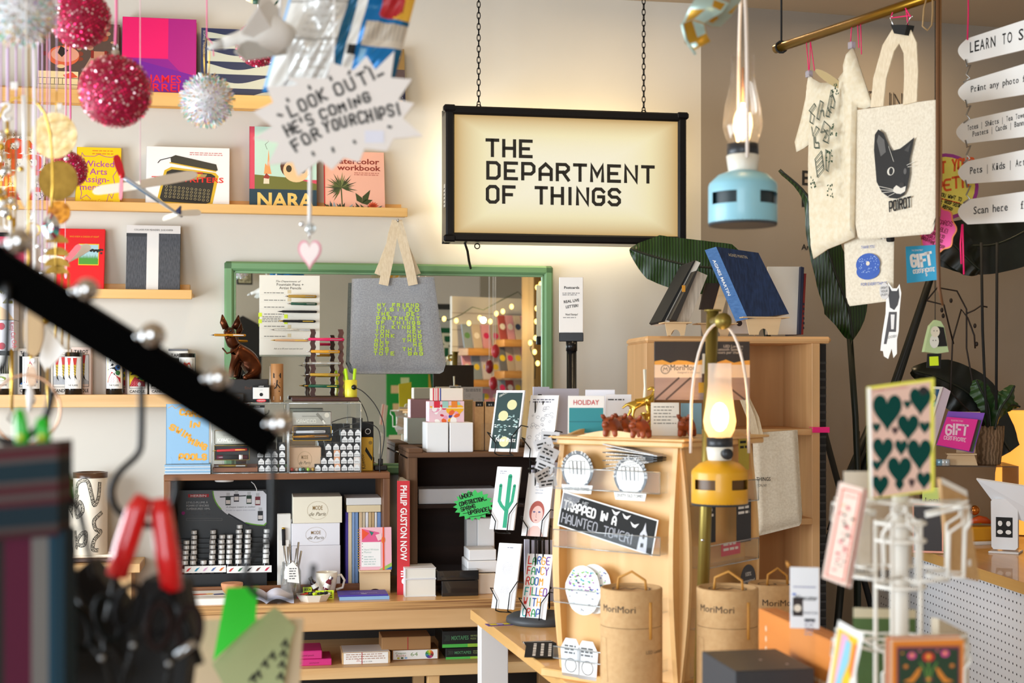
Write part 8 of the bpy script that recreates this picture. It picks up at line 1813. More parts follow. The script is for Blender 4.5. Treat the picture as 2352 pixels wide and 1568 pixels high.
leafblade(t,f,[(1446,572),(1500,590),(1580,610),(1670,620),(1740,640)],[2,52,62,60,10],LF);MB().tube([f.p3(1740,640),f.p3(1770,800,.02),f.p3(1775,1500,.02),Vector((f.p3(1775,1500).x,.02,-f.loc.z))],.012,ST,10).build('stem',t)
f=PF(1930,640,4.95);t=thing('banana_plant','tall narrow banana leaf drooping behind the cream shirt','plant',f.loc)
leafblade(t,f,[(1788,392),(1850,450),(1885,540),(1915,630),(1945,710),(1955,782)],[1,8,34,44,52,4],LF,0,.05);MB().tube([f.p3(1952,778),f.p3(1965,960),f.p3(1972,1140),Vector((f.p3(1975,1140).x,.05,-f.loc.z))],.011,ST,10).build('stem',t)
f=PF(2220,600,5.0);t=thing('banana_plant','almost black banana leaf with thick slanting stems behind the hanging plaques','plant',f.loc)
leafblade(t,f,[(2150,560),(2220,565),(2290,560),(2370,520),(2430,470)],[45,64,66,80,60],LFD);leafblade(t,f,[(2140,520),(2180,560),(2230,610),(2250,625)],[20,45,30,3],LFD,-.02)
for P in([(2150,610),(2120,700),(2075,830),(2030,960),(1950,1180)],[(2140,640),(2095,780),(2050,920),(2010,1000)],[(2000,980),(1940,1120),(1910,1220)]):MB().tube([f.p3(*q,.02)for q in P],.013,mat('#0b0f09',.5),10).build('stem',t)
for P in([(2243,560),(2246,760),(2252,900),(2258,980)],[(2279,560),(2278,760),(2277,940)]):MB().tube([f.p3(*q,-.05)for q in P],.005,INK,8).build('support_cane',t)
leafblade(t,f,[(2110,850),(2180,870),(2260,920),(2340,1040)],[6,50,60,30],LFD,.1);x_,z_=f(1950,1180);MB().tube([Vector((x_,.02,z_)),Vector((x_-.1,.02,-f.loc.z))],.013,mat('#0b0f09',.5),10).build('stem',t)
f=PF(1925,1100,5.05);t=thing('plant_stand','black crossed metal plant stand legs beside the cabinet','stand',f.loc);zf=-f.loc.z
for a,b in((1893,1960),(2010,1900),(1968,1968)):p0=f.p3(a,990);p1=f.p3(b,1240);d=p1-p0;MB().tube([p0,p0+d*((zf-p0 .z)/d.z)],.011,INK,8).build('leg',t)
# orchid in its pot on an acrylic riser
RX=5.0;zr=at(0,1066,RX).z;f=PF(2272,1066,RX);POT=textured('pot_bark','#6b5238','#94775a','wave',26,(1,1,1),.7,0,.3,dist=6);t=thing('orchid','orchid with green leaves in a carved brown pot','plant',(f.loc.x,RX,zr+.0005));r=f.px(32)
MB().lathe([(r*.75,0),(r*.8,.004),(r*1.02,.1),(r*1.05,f.px(88)),(r*.95,f.px(88)),(r*.8,f.px(75)),(0,f.px(72))],POT,32).build('pot',t);f2=PF(2272,1066,RX);f2 .p0 .z=zr
LG=textured('orchid_leaf','#1d3a17','#2e5424','noise',8,(1,1,1),.35)
leafblade(t,f2,[(2268,985),(2262,930),(2245,895),(2235,872)],[5,20,24,4],LG,-.02);leafblade(t,f2,[(2272,985),(2285,940),(2305,910),(2318,885)],[5,16,20,3],LG,-.03,.05);leafblade(t,f2,[(2270,985),(2300,945),(2325,930),(2345,935)],[5,14,14,2],LG,.02)
OS=mat('#24170f',.6)
for P in([(2262,985),(2240,900),(2222,800),(2222,710),(2200,668),(2155,660),(2130,690)],[(2266,985),(2185,900),(2190,780),(2210,710),(2225,730),(2240,770),(2242,800)],[(2222,720),(2240,712),(2255,702),(2270,705)],[(2192,790),(2170,700),(2130,690)]):MB().tube([f2 .p3(*q,.01)for q in P],.003,OS,7).build('flower_stem',t)
for q in((2165,712),(2168,725),(2186,690),(2241,748),(2245,790)):MB().ball(f2 .p3(*q,.008),.006,OS,8,(1,1,1.5)).build('bud',t)
# ---- brass rail with shirt and totes
YR=R(-63);r0=at(1782,113,4.0);r0 .z=2.49;rd=Vector((math.cos(YR),math.sin(YR),0));BR2=mat('#8f6a1c',.3,.85);t=thing('hanging_rail','brass rail hung from the ceiling carrying the shirt and cat tote','rail',r0)
MB().tube([(0,0,0),rd*.95],.0125,BR2,16).build('rail_tube',t)
for s in(.025,.88):q=rd*s;MB().tube([q+Vector((0,0,.0)),q+Vector((0,0,CEIL-2.49))],.003,INK,6).build('black_cord',t);MB().tube([q+Vector((.016*math.cos(a*PI/5),0,.016*math.sin(a*PI/5)))for a in range(10)],.003,INK,6,closed=True).build('cord_loop',t)
rp=Plane(r0+Vector((0,0,0)),YR)
f=PF(1900,350,rp.hit(1900,350).y,YR)
t=thing('shirt','cream printed t-shirt hanging from the brass rail by pink strings','shirt',f.loc,YR);JER=textured('cream_jersey','#e2d3b4','#eadfc6','noise',70,(1,1,1),.95)
out=[(1857,170),(1866,180),(1884,190),(1906,190),(1925,180),(1940,160),(1950,130),(1958,108),(1966,130),(1982,180),(2003,243),(1985,250),(1968,246),(1966,330),(1964,470),(1962,545),(1935,558),(1900,572),(1868,594),(1866,480),(1862,400),(1860,330),(1846,340),(1829,349),(1825,326),(1838,280),(1850,225)]
def cloth(outl,thick,m,wr,name,t,f,seed=0):
 """Solid cloth shape from an outline, inflated and rippled."""
 bm=bmesh.new();P=[f(*q)for q in outl];vs=[bm.verts.new((x,0,z))for x,z in P];fc=bm.faces.new(vs);bmesh.ops.triangulate(bm,faces=[fc])
 for _ in range(4):bmesh.ops.subdivide_edges(bm,edges=[e for e in bm.edges if e.calc_length()>.03],cuts=1);bmesh.ops.triangulate(bm,faces=bm.faces[:])
 bmesh.ops.smooth_vert(bm,verts=[v for v in bm.verts if not v.is_boundary],factor=.5,use_axis_x=True,use_axis_z=True)
 bm.normal_update()
 if sum(x.normal.y for x in bm.faces)>0:bmesh.ops.reverse_faces(bm,faces=bm.faces[:])
 front=[v.co.copy()for v in bm.verts];fs=[tuple(v.index for v in x.verts)for x in bm.faces];bd=[e for e in bm.edges if e.is_boundary];bm.verts.index_update();fs=[tuple(v.index for v in x.verts)for x in bm.faces];be=[(e.verts[0].index,e.verts[1].index)for e in bd];isb=[v.is_boundary for v in bm.verts];n=len(front)
 yy=[0 if b_ else noise.noise(Vector((v.x*14,v.z*3,seed)))*wr for v,b_ in zip(front,isb)]
 A_=[Vector((v.x,y-(0 if b_ else thick/2),v.z))for v,y,b_ in zip(front,yy,isb)];B_=[Vector((v.x,y*.3+(.004 if b_ else thick/2),v.z))for v,y,b_ in zip(front,yy,isb)];bm.free()
 mb=MB().add(A_+B_,fs+[tuple(n+k for k in q[::-1])for q in fs]+[(a,b,b+n,a+n)for a,b in be],m,True);return mb.build(name,t)
cloth(out,.014,JER,.018,'shirt_body',t,f)
mb=MB();x_,z_=f(1908,182);mb.at(x_,-.004,z_);mb.disc(0,0,f.px(60),mat('#b59f72',.95),0,20,.16,rot=-.25-.3);mb.at();mb.build('collar_opening',t)
mb=MB();y=-.034;K2=mat('#4a5244',.8)
for P in(((80,285),(125,225),(135,245),(95,300),(80,285)),((95,300),(125,330),(110,395),(85,380),(95,300)),((145,350),(175,200),(200,215),(165,360),(145,350)),((175,290),(200,280),(205,335)),((225,330),(270,110),(282,125),(250,335),(225,330)),((262,165),(282,150),(300,210),(290,262),(262,250)),((238,250),(250,290),(270,300)),((100,420),(112,500),(140,420),(165,440),(130,500)),((118,500),(125,600),(165,600),(160,555),(135,560),(130,500)),((180,470),(210,375),(258,420),(242,560),(200,540),(240,450),(180,470)),((205,440),(235,490),(215,520)),((130,700),(185,630),(205,780),(150,850),(130,700)),((140,730),(190,670)),((145,770),(196,710)),((150,805),(200,745)),((222,620),(262,640),(240,800),(225,790),(222,620))):
 Q=[(1860+a*.268,180+b*.268)for a,b in P];mb.stroke(f.pts(*Q),.0028,K2,y);mb.stroke(f.pts(*[(a+2,b+2)for a,b in Q]),.002,K2,y)
for q in((1942,205),(1938,300),(1890,420),(1928,360),(1930,440)):
 for k in range(14):x_,z_=f(q[0]+rnd.uniform(-7,7),q[1]+rnd.uniform(-14,14));mb.disc(x_,z_,.004,mat('#2f4a30',.8),y-.0003,6,.5,rot=rnd.random()*3)
mb.build('printed_drawing',t)
PNK=mat('#f0186c',.6)
for P in([(1853,92),(1859,165)],[(1863,96),(1860,160)],[(1863,96),(1872,162)],[(1958,50),(1955,98)],[(1971,52),(1974,110)],[(1978,55),(1980,125)]):MB().tube([f.p3(*q,-.002)for q in P],.0014,PNK,5).build('pink_string',t)
for q in((1859,168),(1957,102)):x_,z_=f(*q);MB().box(x_-.008,x_+.008,-.008,.006,z_-.012,z_+.006,glass('clip_clear','#eef',.3,.1,.3),.001).build('clear_clip',t)
f=PF(2060,390,rp.off(-.0).hit(2060,390).y,YR)
def a_cat(mb,f,y):
 K=C('#161617');G=C('#5c5a58');W_=C('#d9d3c6');P=[(2016,345),(2018,310),(2026,298),(2038,306),(2050,335),(2058,347),(2076,342),(2092,330),(2109,316),(2104,340),(2098,365),(2098,400),(2092,432),(2085,448),(2070,457),(2052,455),(2034,442),(2022,418),(2019,380)]
 mb.flat(f.pts(*P),K,y);mb.flat(f.pts((2023,325),(2027,310),(2040,322),(2044,350),(2032,360)),G,y-.0005);mb.flat(f.pts((2086,346),(2102,328),(2096,350)),C('#3b3a39'),y-.0005)
 mb.disc(*f(2055,394),f.px(12),W_,y-.0006,14,.8);mb.disc(*f(2056,394),f.px(7),K,y-.0009,12,1.2);mb.disc(*f(2088,394),f.px(5),G,y-.0006,10,1.4)
 mb.flat(f.pts((2062,432),(2068,426),(2078,432),(2090,428),(2088,440),(2078,446),(2068,445),(2060,440)),W_,y-.0006);mb.disc(*f(2080,426),f.px(9),C('#2b2726'),y-.0009,10,.7)
 for a,b in(((2062,436),(2026,428)),((2062,440),(2030,444)),((2064,444),(2040,456)),((2062,438),(2024,436)),((2092,380),(2110,372)),((2094,384),(2112,382)),((2050,336),(2062,372))):mb.stroke(f.pts(a,b),.0012,W_,y-.0008)
 x0,z0=f(2052,486);x1,z1=f(2101,475);mb.pen('POIROT',x0,z0,f.px(22),INK,y,w=.0042,fit=math.hypot(x1-x0,z1-z0),rot=math.atan2(z1-z0,x1-x0))
tote('cream tote bag printed with a black and white cat face',f,[(1968,253),(2152,229),(2152,536),(1964,552)],.02,NAT,[[(2022,246,-.012,22),(2026,180,-.008),(2040,110,0),(2064,68,.004)],[(2098,238,-.012,22),(2098,170,-.008),(2090,110,0),(2068,68,.004)]],STR,a_cat,wr=.003)
t=thing('binder_clip','large black binder clip gripping the cat tote straps below the rail','clip',f.loc,YR);MB().prism(f.pts((2054,58),(2092,58),(2086,82),(2062,78)),-.012,.012,INK).build('clip_body',t)
for a,b in((2058,2050),(2088,2096)):MB().tube([f.p3(a,60,-.008),f.p3(b,42,-.008),f.p3(b+6,38,-.008)],.0012,CHROME,6).build('wire_handle',t)
for P in([(2050,42),(2062,8)],[(2096,40),(2076,6)],[(2050,42),(2096,36)],[(2084,12),(2090,60)]):MB().tube([f.p3(*q,-.006)for q in P],.0016,PNK,5).build('pink_string',t)
f=PF(1990,600,3.72,R(-48))
def a_bagel(mb,f,y):
 B=C('#1f4fa8');mb.text('THANK YOU',*f(1982,572),.008,B,y,'l',fit=f.px(24)/math.cos(R(48)));x_,z_=f(1998,607);r_=f.px(32);mb.disc(x_,z_-.018,r_*.98,B,y,24,.62);mb.disc(x_,z_-.008,r_*.9,NAT,y-.0004,24,.6);mb.disc(x_,z_,r_,B,y-.0006,28,.78);mb.disc(x_,z_+.002,r_*.16,NAT,y-.0009,12)
 for k in range(60):a=rnd.uniform(0,6.28);q=rnd.uniform(.3,.92);mb.disc(x_+r_*q*math.cos(a),z_+r_*.75*q*math.sin(a),.0013,C('#9ab4dc'),y-.0008,5)
 mb.text('FOR EVERYTHING',*f(1982,657),.008,B,y,'l',fit=f.px(46)/math.cos(R(48)))
tote('small cream tote with a blue bagel print clipped below the shirt',f,[(1937,520),(2054,502),(2052,690),(1944,704)],.012,NAT,[[(2048,545,-.008,6),(2047,520,-.01),(2040,502,-.01),(2034,520,-.01)]],STR,a_bagel)
for lab,px_,py_ in(('black binder clip joining the bagel tote to the shirt hem',1968,508),('black binder clip at the far top corner of the bagel tote',2050,545)):
 p=f.hit(px_,py_);t=thing('binder_clip',lab,'clip',p+f.n*.01,R(-48),'small black binder clips');MB().box(-.009,.009,-.008,.008,-.012,.012,INK,.003).build('clip_body',t);MB().tube([(-.006,-.008,.0),(-.02,-.012,.004),(-.02,-.012,-.004),(-.006,-.008,-.002)],.001,CHROME,5).build('wire_handle',t)
MB_=MB().tube([(0,0,0),(0,0,at(0,250,3.74).z-at(0,505,3.74).z)],.001,STEEL,5);solo('hanging_wire','thin wire holding the bagel tote up to the shirt','wire',MB_,f.hit(2040,505)+f.n*-.004)
def flatsign(name,lab,cat,outl,Y,yaw,m,art=None,th=.002,org=None):
 f=PF(*(org or outl[0]),Y,yaw);t=thing(name,lab,cat,f.loc,yaw);MB().prism(f.pts(*outl),0,th,m).build('card',t);mb=MB()
 if art:art(mb,f);mb.build('print',t)
 return t,f
def run(mb,f,s,a,b,hp,m,y=-.0006,**k):x0,z0=f(*a);x1,z1=f(*b);mb.text(s,x0,z0,f.px(hp),m,y,'l',rot=math.atan2(z1-z0,x1-x0),fit=math.hypot(x1-x0,z1-z0),**k)
def hrun(mb,f,s,a,b,hp,m,w,y=-.0006):x0,z0=f(*a);x1,z1=f(*b);mb.pen(s,x0,z0,f.px(hp),m,y,w=w,fit=math.hypot(x1-x0,z1-z0),rot=math.atan2(z1-z0,x1-x0),jit=.06)
def mono(mb,f,s,a,b,hp,m,y=-.0006):
 """Typewriter lettering: every character in a cell of the same width."""
 x0,z0=f(*a);x1,z1=f(*b);n=len(s)
 for i,ch in enumerate(s):
  if ch!=' ':
   k=(i+.5)/n;cell=(x1-x0)/n;mb.text(ch,x0+(x1-x0)*k,z0+(z1-z0)*k,f.px(hp),m,y-(0 if i%2 else.0001),'c',off=.008,fit=cell*(.86 if ch.lower()not in "il|jtfr" else(.62 if ch!='|' else.12)))
   if ch in 'ilfr':mb.rect(x0+(x1-x0)*k-cell*.32,z0+(z1-z0)*k,x0+(x1-x0)*k+cell*.32,z0+(z1-z0)*k+f.px(hp)*.09,m,y-.0002)
el=lambda cx,cy,rx,ry,n=28:[(cx+rx*math.cos(2*PI*k/n),cy-ry*math.sin(2*PI*k/n))for k in range(n)]
def a_dog(mb,f):
 for P,c in((((2040,670),(2042,656),(2048,668),(2060,668),(2064,660),(2066,682),(2062,700),(2054,712),(2044,706)),'#3a393b'),(((2042,716),(2060,716),(2058,762),(2042,762),(2036,790),(2030,790)),'#4a4749'),(((2046,722),(2055,722),(2053,756),(2047,756)),'#e4e2e0')):mb.flat(f.pts(*P),C(c),-.0005-(.0003 if c[1]=='e' else 0))
 run(mb,f,'ROOSEV',(2038,778),(2060,774),6,C('#555'))
flatsign('paper_dog','black and white cut-out paper dog hanging below the bagel tote','cutout',[(2036,668),(2040,648),(2050,662),(2060,662),(2066,652),(2070,672),(2066,715),(2064,760),(2060,780),(2060,812),(2052,822),(2048,800),(2040,824),(2030,818),(2028,806),(2022,805),(2026,770),(2034,720)],3.66,R(-30),PAPER,a_dog);flatsign('speech_bubble','small white paper bubble beside the cut-out dog','note',el(2031,668,11,19),3.655,R(-30),mat('#d9d6d3',.7),lambda mb,f:[hrun(mb,f,s,(2024,664+i*8),(2039,662+i*8),5,C('#888'),.001)for i,s in enumerate(('PRINT','YOUR','PUP!'))])
def a_bub(mb,f):
 O=C('#e8602a');mb.flat(f.pts(*(el(2172,428,68,68)[:17]+[(2112,440),(2098,446),(2108,430)]+el(2172,428,68,68)[19:])),C('#f0e56a'),-.0005);hrun(mb,f,'PRINT YOUR',(2118,402),(2236,386),24,O,.006,-.0009);hrun(mb,f,'PET!!',(2150,440),(2226,428),24,O,.006,-.0009)
 for i,(s,a,b)in enumerate((('YOU KNOW YOU WANT TO',(2118,440),(2208,462)),('TWO HOUR FULL GROUP SESSION',(2124,452),(2210,478)),('STARTING @$95PP',(2134,464),(2186,486)))):hrun(mb,f,s,a,b,8,INK,.0018,-.0009)
 mb.stroke(f.pts((2120,445),(2206,467)),.003,O,-.0008)
flatsign('speech_bubble','yellow and purple speech bubble note behind the brown cord','note',el(2172,428,75,76)[:17]+[(2108,446),(2090,448),(2100,428)]+el(2172,428,75,76)[19:],3.75,R(-50),mat('#a03a98',.6),a_bub,.002,(2172,428))
def a_gift(mb,f):
 for s,a,b,hp in(('GIFT CARDS',(2127,508),(2186,520),10),('AVAILABLE!',(2130,522),(2176,536),9),('INDIVIDUAL $150',(2120,530),(2168,548),7),('2 PEOPLE $150',(2120,540),(2164,558),7),('GROUP/FAMILY $95PP',(2116,548),(2168,572),7)):hrun(mb,f,s,a,b,hp,C('#8a1440'),.0018,-.0009)
cl=lambda k_:[(2152+(43*k_+3*math.cos(8*a))*math.cos(a),526-(54*k_+3*math.cos(8*a))*math.sin(a))for a in[2*PI*q/64 for q in range(64)]]
flatsign('cloud_note','scalloped pink gift card note with an orange edge','note',cl(1.0),3.68,R(-45),mat('#f2915a',.6),lambda mb,f:(mb.flat(f.pts(*cl(.93)),C('#f45aa6'),-.0005),a_gift(mb,f)),.002,(2152,526))
flatsign('gift_certificate','bright blue gift certificate card hanging beside the pink note','card',[(2080,566),(2150,562),(2157,642),(2083,650)],3.72,R(-30),mat('#1fa6d8',.5),lambda mb,f:(run(mb,f,'THE DEPARTMENT',(2094,577),(2120,576),4,WHITE),hrun(mb,f,'GIFT',(2096,614),(2142,606),26,WHITE,.007),hrun(mb,f,'CERTIFICATE',(2098,628),(2146,622),8,WHITE,.0022),run(mb,f,'$',(2126,634),(2131,633),8,WHITE),lines(mb,*f(2093,640)[:1],f(2122,640)[0],f(0,641)[1],2,.004,.0025,WHITE)))
for i,(s,hp,a,b,q)in enumerate((('LEARN TO S',34,(2226,122),(2352,90),[(2222,88),(2420,24),(2420,98),(2222,145)]),('Print any photo f',20,(2230,212),(2356,187),[(2222,186),(2420,126),(2420,206),(2222,238)]),('',14,(0,0),(0,0),[(2218,276),(2420,232),(2420,306),(2218,330)]),('Pets | Kids | Art',22,(2228,400),(2356,379),[(2222,370),(2420,330),(2420,408),(2222,422)]),('Scan here   fo',24,(2236,492),(2362,478),[(2222,458),(2420,430),(2420,506),(2222,515)]))):
 (ax_,ay),(bx_,by),(cx_,cy_),(dx_,dy)=q;r_=(dy-ay)/2;rnd_=[(ax_-22*math.sin(PI*k/10),ay+(dy-ay)*k/10)for k in range(1,10)]
 def art(mb,f,s=s,a=a,b=b,hp=hp,i=i):
  if i==2:mono(mb,f,'Totes | Shirts | Tea Towel',(2222,300),(2360,268),12,INK);mono(mb,f,'Posters | Cards | Banne',(2234,314),(2358,286),12,INK)
  elif s:mono(mb,f,s,a,b,hp*.72,INK)
 t,f=flatsign('hanging_plaque',('white plaque with large lettering, topmost of the hanging column','white plaque about printing photos, second in the hanging column','white plaque with two lines of products, middle of the hanging column','white plaque listing pets and kids, fourth in the hanging column','white plaque with a scan line, lowest of the hanging column')[i],'sign',[(ax_,ay),(bx_,by),(cx_,cy_),(dx_,dy)]+rnd_[::-1],3.6,R(-61),mat('#eceae6',.5),art,.005,(2220,(ay+dy)/2));t['group']='white plaques linked by hooks'
 if i<4:P=[(2220,dy-8),(2224,dy+8),(2232,dy+4),(2222,dy+26),(2230,dy+34),(2216,dy+44)];MB().tube([f.p3(*q_,-.004)for q_ in P],.0022,STEEL,6).build('wire_hook',t)
 if i==0:MB().tube([f.p3(2224,92,-.003),f.p3(2226,30,-.003),Vector((f.p3(2226,30).x,-.003,CEIL-f.loc.z))],.002,PNK,6).build('pink_string',t)
 if i==4:MB().tube([f.p3(2213,515,-.003),f.p3(2214,560,-.003),f.p3(2216,630,-.003)],.0022,PNK,6).build('pink_string',t);MB().tube([f.p3(2212,515,-.003),f.p3(2208,560,-.003),f.p3(2210,606,-.003)],.0022,PNK,6).build('pink_string',t)
p=at(2154,690,3.4);t=thing('brown_cord','brown leather cord hanging from the ceiling past the speech bubble','cord',p);CRD_=mat('#6a4526',.6);dz=CEIL-p.z
MB().tube([(.012,0,-.012),(.003,0,.03),(.0,0,.12),(.001,0,dz)],[.003,.0045,.0055,.0055],CRD_,8).build('cord',t);MB().tube([(.003,-.002,.2),(.008,0,.3),(.006,0,.5),(.006,0,dz)],.003,mat('#8a6238',.6),7).build('cord_strand',t)
f=PF(2132,60,3.4);t=thing('string_loop','loose tan string loop beside the brown cord at the ceiling','string',f.loc);MB().tube([Vector((f.p3(2142,-10).x,0,CEIL-f.loc.z)),f.p3(2142,30),f.p3(2140,58),f.p3(2130,70),f.p3(2119,60),f.p3(2122,20),f.p3(2130,-10)],.002,mat('#a8885a',.7),6).build('string',t)
p=at(2147,808,3.7);t=thing('bell_ornament','green and black bell shaped paper doll ornament with neon tag','ornament',p);f=PF(2147,808,3.7)
MB().prism(f.pts((2120,808),(2126,780),(2134,748),(2146,735),(2158,738),(2166,752),(2172,790),(2176,808),(2150,812)),-.012,.012,mat('#b9d09a',.6)).build('doll_body',t);MB().prism(f.pts((2150,750),(2164,752),(2172,795),(2150,796)),-.014,-.012,INK).build('black_hair',t);mb=MB();mb.disc(*f(2144,762),.012,C('#e4dcc8'),-.0155,14,1.2);mb.disc(*f(2142,784),.012,C('#e4e4da'),-.015,14,1.5)
for a,b in((2141,760),(2148,760),(2139,782),(2145,782)):mb.disc(*f(a,b),.0014,INK,-.016,6)
mb.build('printed_faces',t);MB().prism(f.pts((2130,812),(2162,812),(2160,846),(2128,844)),-.002,.002,INK).build('black_tag',t);MB().prism(f.pts((2134,819),(2154,818),(2155,839),(2135,840)),-.004,-.002,NEON).build('neon_label',t)
MB().tube([f.p3(2148,735),f.p3(2148,700),Vector((f.p3(2148,0).x,0,CEIL-f.loc.z))],.0012,INK,5).build('hanging_string',t)
# --- counter with a pegboard front
ZC=1.0;c0=onz(2099,1257,ZC);c1=onz(2352,1338,ZC);cd=(c1-c0);cd.z=0;cd.normalize();ya=math.atan2(cd.y,cd.x);a0=c0-cd*.45
PEG=bpy.data.materials.new('pegboard');PEG.use_nodes=True;nt,N_n,L,b=nodes(PEG);tc=N_n.new('ShaderNodeTexCoord');vm=N_n.new('ShaderNodeVectorMath');vm.operation='SCALE';vm.inputs['Scale'].default_value=1/.0254;L.new(tc.outputs['Object'],vm.inputs[0]);vf=N_n.new('ShaderNodeVectorMath');vf.operation='FRACTION';L.new(vm.outputs[0],vf.inputs[0]);vs_=N_n.new('ShaderNodeVectorMath');vs_.operation='SUBTRACT';vs_.inputs[1].default_value=(.5,.5,.5);L.new(vf.outputs[0],vs_.inputs[0]);vm2=N_n.new('ShaderNodeVectorMath');vm2 .operation='MULTIPLY';vm2 .inputs[1].default_value=(1,0,1);L.new(vs_.outputs[0],vm2 .inputs[0]);vl=N_n.new('ShaderNodeVectorMath');vl.operation='LENGTH';L.new(vm2 .outputs[0],vl.inputs[0]);gt=N_n.new('ShaderNodeMath');gt.operation='GREATER_THAN';gt.inputs[1].default_value=.13;L.new(vl.outputs['Value'],gt.inputs[0]);mx=N_n.new('ShaderNodeMix');mx.data_type='RGBA';L.new(gt.outputs[0],mx.inputs[0]);mx.inputs[6].default_value=(.012,.012,.012,1);mx.inputs[7].default_value=(*srgb('#f2f2f4'),1);L.new(mx.outputs[2],b.inputs['Base Color']);b.inputs['Roughness'].default_value=.4
t=thing('shop_counter','white pegboard fronted counter with a butcher block top','counter',(a0 .x,a0 .y,0),ya)
CT=wood('counter_top','#b98a55','#d2a56d',0,6,.35,.3);CE=wood('counter_edge','#cf9d56','#e2b56f',0,6,.4)
mb=MB().box(0,3.0,0,.75,ZC-.033,ZC-.001,CE,.001).box(.001,2.999,.001,.749,ZC-.001,ZC,CT);mb.build('counter_top',t)
MB().box(.02,2.98,.03,.05,.02,ZC-.034,PEG).build('pegboard_front',t);MB().box(.02,.04,.051,.7,.02,ZC-.034,mat('#dcdcdf',.4)).build('end_panel',t)
def onc(px,py):return onz(px,py,ZC)
# acrylic riser with the gift certificates and orchid
f=PF(2250,1066,5.0,R(-8));t=thing('acrylic_riser','smoky acrylic riser carrying the orchid and gift certificates','riser',(f.loc.x,5.0,ZC),R(-8));SM=glass('smoke_acrylic','#b9aea6',.08,.04,.12);hz=zr-ZC;w=f.px(2312-2120)
MB().box(-w*.62,w*.38,-.1,.16,hz-.004,hz,SM).build('top_panel',t)
for x_ in(-w*.62,w*.38-.004):MB().box(x_,x_+.004,-.1,.16,0,hz-.0041,SM).build('side_panel',t)
zz=zr+.0005
def gstack(lab,outl,Y,col,art=None,dep=.004):
 f=PF(outl[0][0],outl[0][1],Y,R(-12));t=thing('gift_certificate',lab,'card',f.loc,R(-12),'gift certificates on the wooden stand');MB().prism(f.pts(*outl),0,dep,C(col)).build('card',t)
 if art:mb=MB();art(mb,f);mb.build('print',t)
G_=[(2175,957),(2246,963),(2226,1036),(2152,1021)]
gstack('hot pink gift certificate in front on the wooden stand',G_,4.9,'#f0249a',lambda mb,f:(hrun(mb,f,'GIFT',(2173,996),(2222,1000),22,C('#fbd0e4'),.007),hrun(mb,f,'CERTIFICATE',(2168,1008),(2218,1014),8,C('#fbd0e4'),.0022),run(mb,f,'THE DEPARTMENT OF THINGS',(2184,967),(2212,969),4,C('#fbd0e4'))))
sh=lambda dx,dy:[(x+dx,y+dy)for x,y in G_]
gstack('maroon gift certificate directly behind the pink one',sh(4,1),4.907,'#5a1030');gstack('green gift certificate behind the maroon one',sh(8,2),4.914,'#3a6a3a');gstack('violet gift certificate sheet at the back of the stand',[(2178,944),(2262,948),(2236,1040),(2150,1022)],4.922,'#8a50c8')
t=thing('wood_easel','small bamboo stand holding the gift certificates','stand',(at(2210,0,4.95).x,4.95,zz),R(-12));w=.062;MB().prism([(-w,0),(w*.8,0),(w*.6,.04),(-w*.8,.036)],-.02,-.012,BIR).build('front_foot',t);MB().box(-w*.9,w*.7,-.05,.02,.038,.042,BIR).build('ledge',t);MB().prism([(-w*.3,.042),(w*.7,.042),(w*1.0,.185),(-w*.1,.185)],.012,.018,BIR).build('back_rest',t)
f=PF(2130,960,4.93,R(-12));t=thing('book','white edged picture book leaning behind the heart card','book',f.loc,R(-12));MB().prism(f.pts((2122,886),(2166,888),(2118,1040),(2090,1040)),0,.006,PAPER).build('cover',t);mb=MB();mb.flat(f.pts((2130,892),(2158,894),(2146,934),(2120,934)),C('#1f5a86'),-.0006);mb.disc(*f(2142,912),.012,C('#d8c8a0'),-.0009);mb.flat(f.pts((2124,934),(2150,922),(2146,934)),C('#3ab0d0'),-.0011);mb.build('print',t);MB().prism(f.pts((2167,888),(2184,898),(2142,1040),(2119,1040)),.006,.03,mat('#d9c6d2',.6)).build('page_block',t)
for i,(x_,c)in enumerate(((2158,'#8ab0c8'),(2166,'#d8dde0'),(2174,'#c2ccd4'))):p=at(x_,1062,4.92);MB_=MB().cyl(.012,0,.022,mat(c,.2,.3),20,.001);solo('tape_roll',('blue','white','silver')[i]+' small tape roll on the acrylic riser','tape',MB_,(p.x,4.92,zz),0,'small tape rolls on the riser')
# glowing lamp, card reader, sculpture, flyers
p=onc(2335,1185);GLW=bpy.data.materials.new('glowing_shade');GLW.use_nodes=True;b=GLW.node_tree.nodes['Principled BSDF'];b.inputs['Base Color'].default_value=(.75,.38,.1,1);b.inputs['Emission Color'].default_value=(1,.42,.06,1);b.inputs['Emission Strength'].default_value=.75
t=thing('salt_lamp','glowing amber lamp with a rough rim beside the card reader','lamp',(at(2354,0,5.2).x,5.2,ZC));s=.105;MB().lathe([(s*.8,0),(s*1.02,.06),(s*.98,.22),(s*.8,.33),(s*.84,.44),(s*.78,.45),(s*.7,.33)],GLW,32,False).build('amber_shade',t);MB().lathe([(s*.86,.0),(s*.84,.004),(0,.004)],mat('#4a2a10',.6),24).build('base',t)
p=onc(2308,1268);t=thing('card_reader','white tablet card reader on a stand at the counter','card reader',p,R(-28));WP=mat('#e6e7ea',.25,coat=.4);k=.001
MB().box(-.045,.05,-.045,.05,0,.006,WP,.002).build('base',t);mb=MB();mb.M=Matrix.Translation((0,.0,.006));mb.prism([(-.04,.012),(-.034,.004),(.034,.004),(.042,.012),(.042,.16),(.034,.168),(-.034,.168),(-.042,.16)],-.012,.012,WP);mb.build('stand',t)
mb=MB();mb.rect(-.026,.05,.026,.115,INK,-.0126)
for x_ in(-.013,.013):mb.disc(x_,.095,.007,C('#e4e2de'),-.013,16,1.3);mb.disc(x_,.067,.009,C('#e4e2de'),-.013,16,.8);mb.disc(x_,.107,.006,INK,-.0133,12,.7)
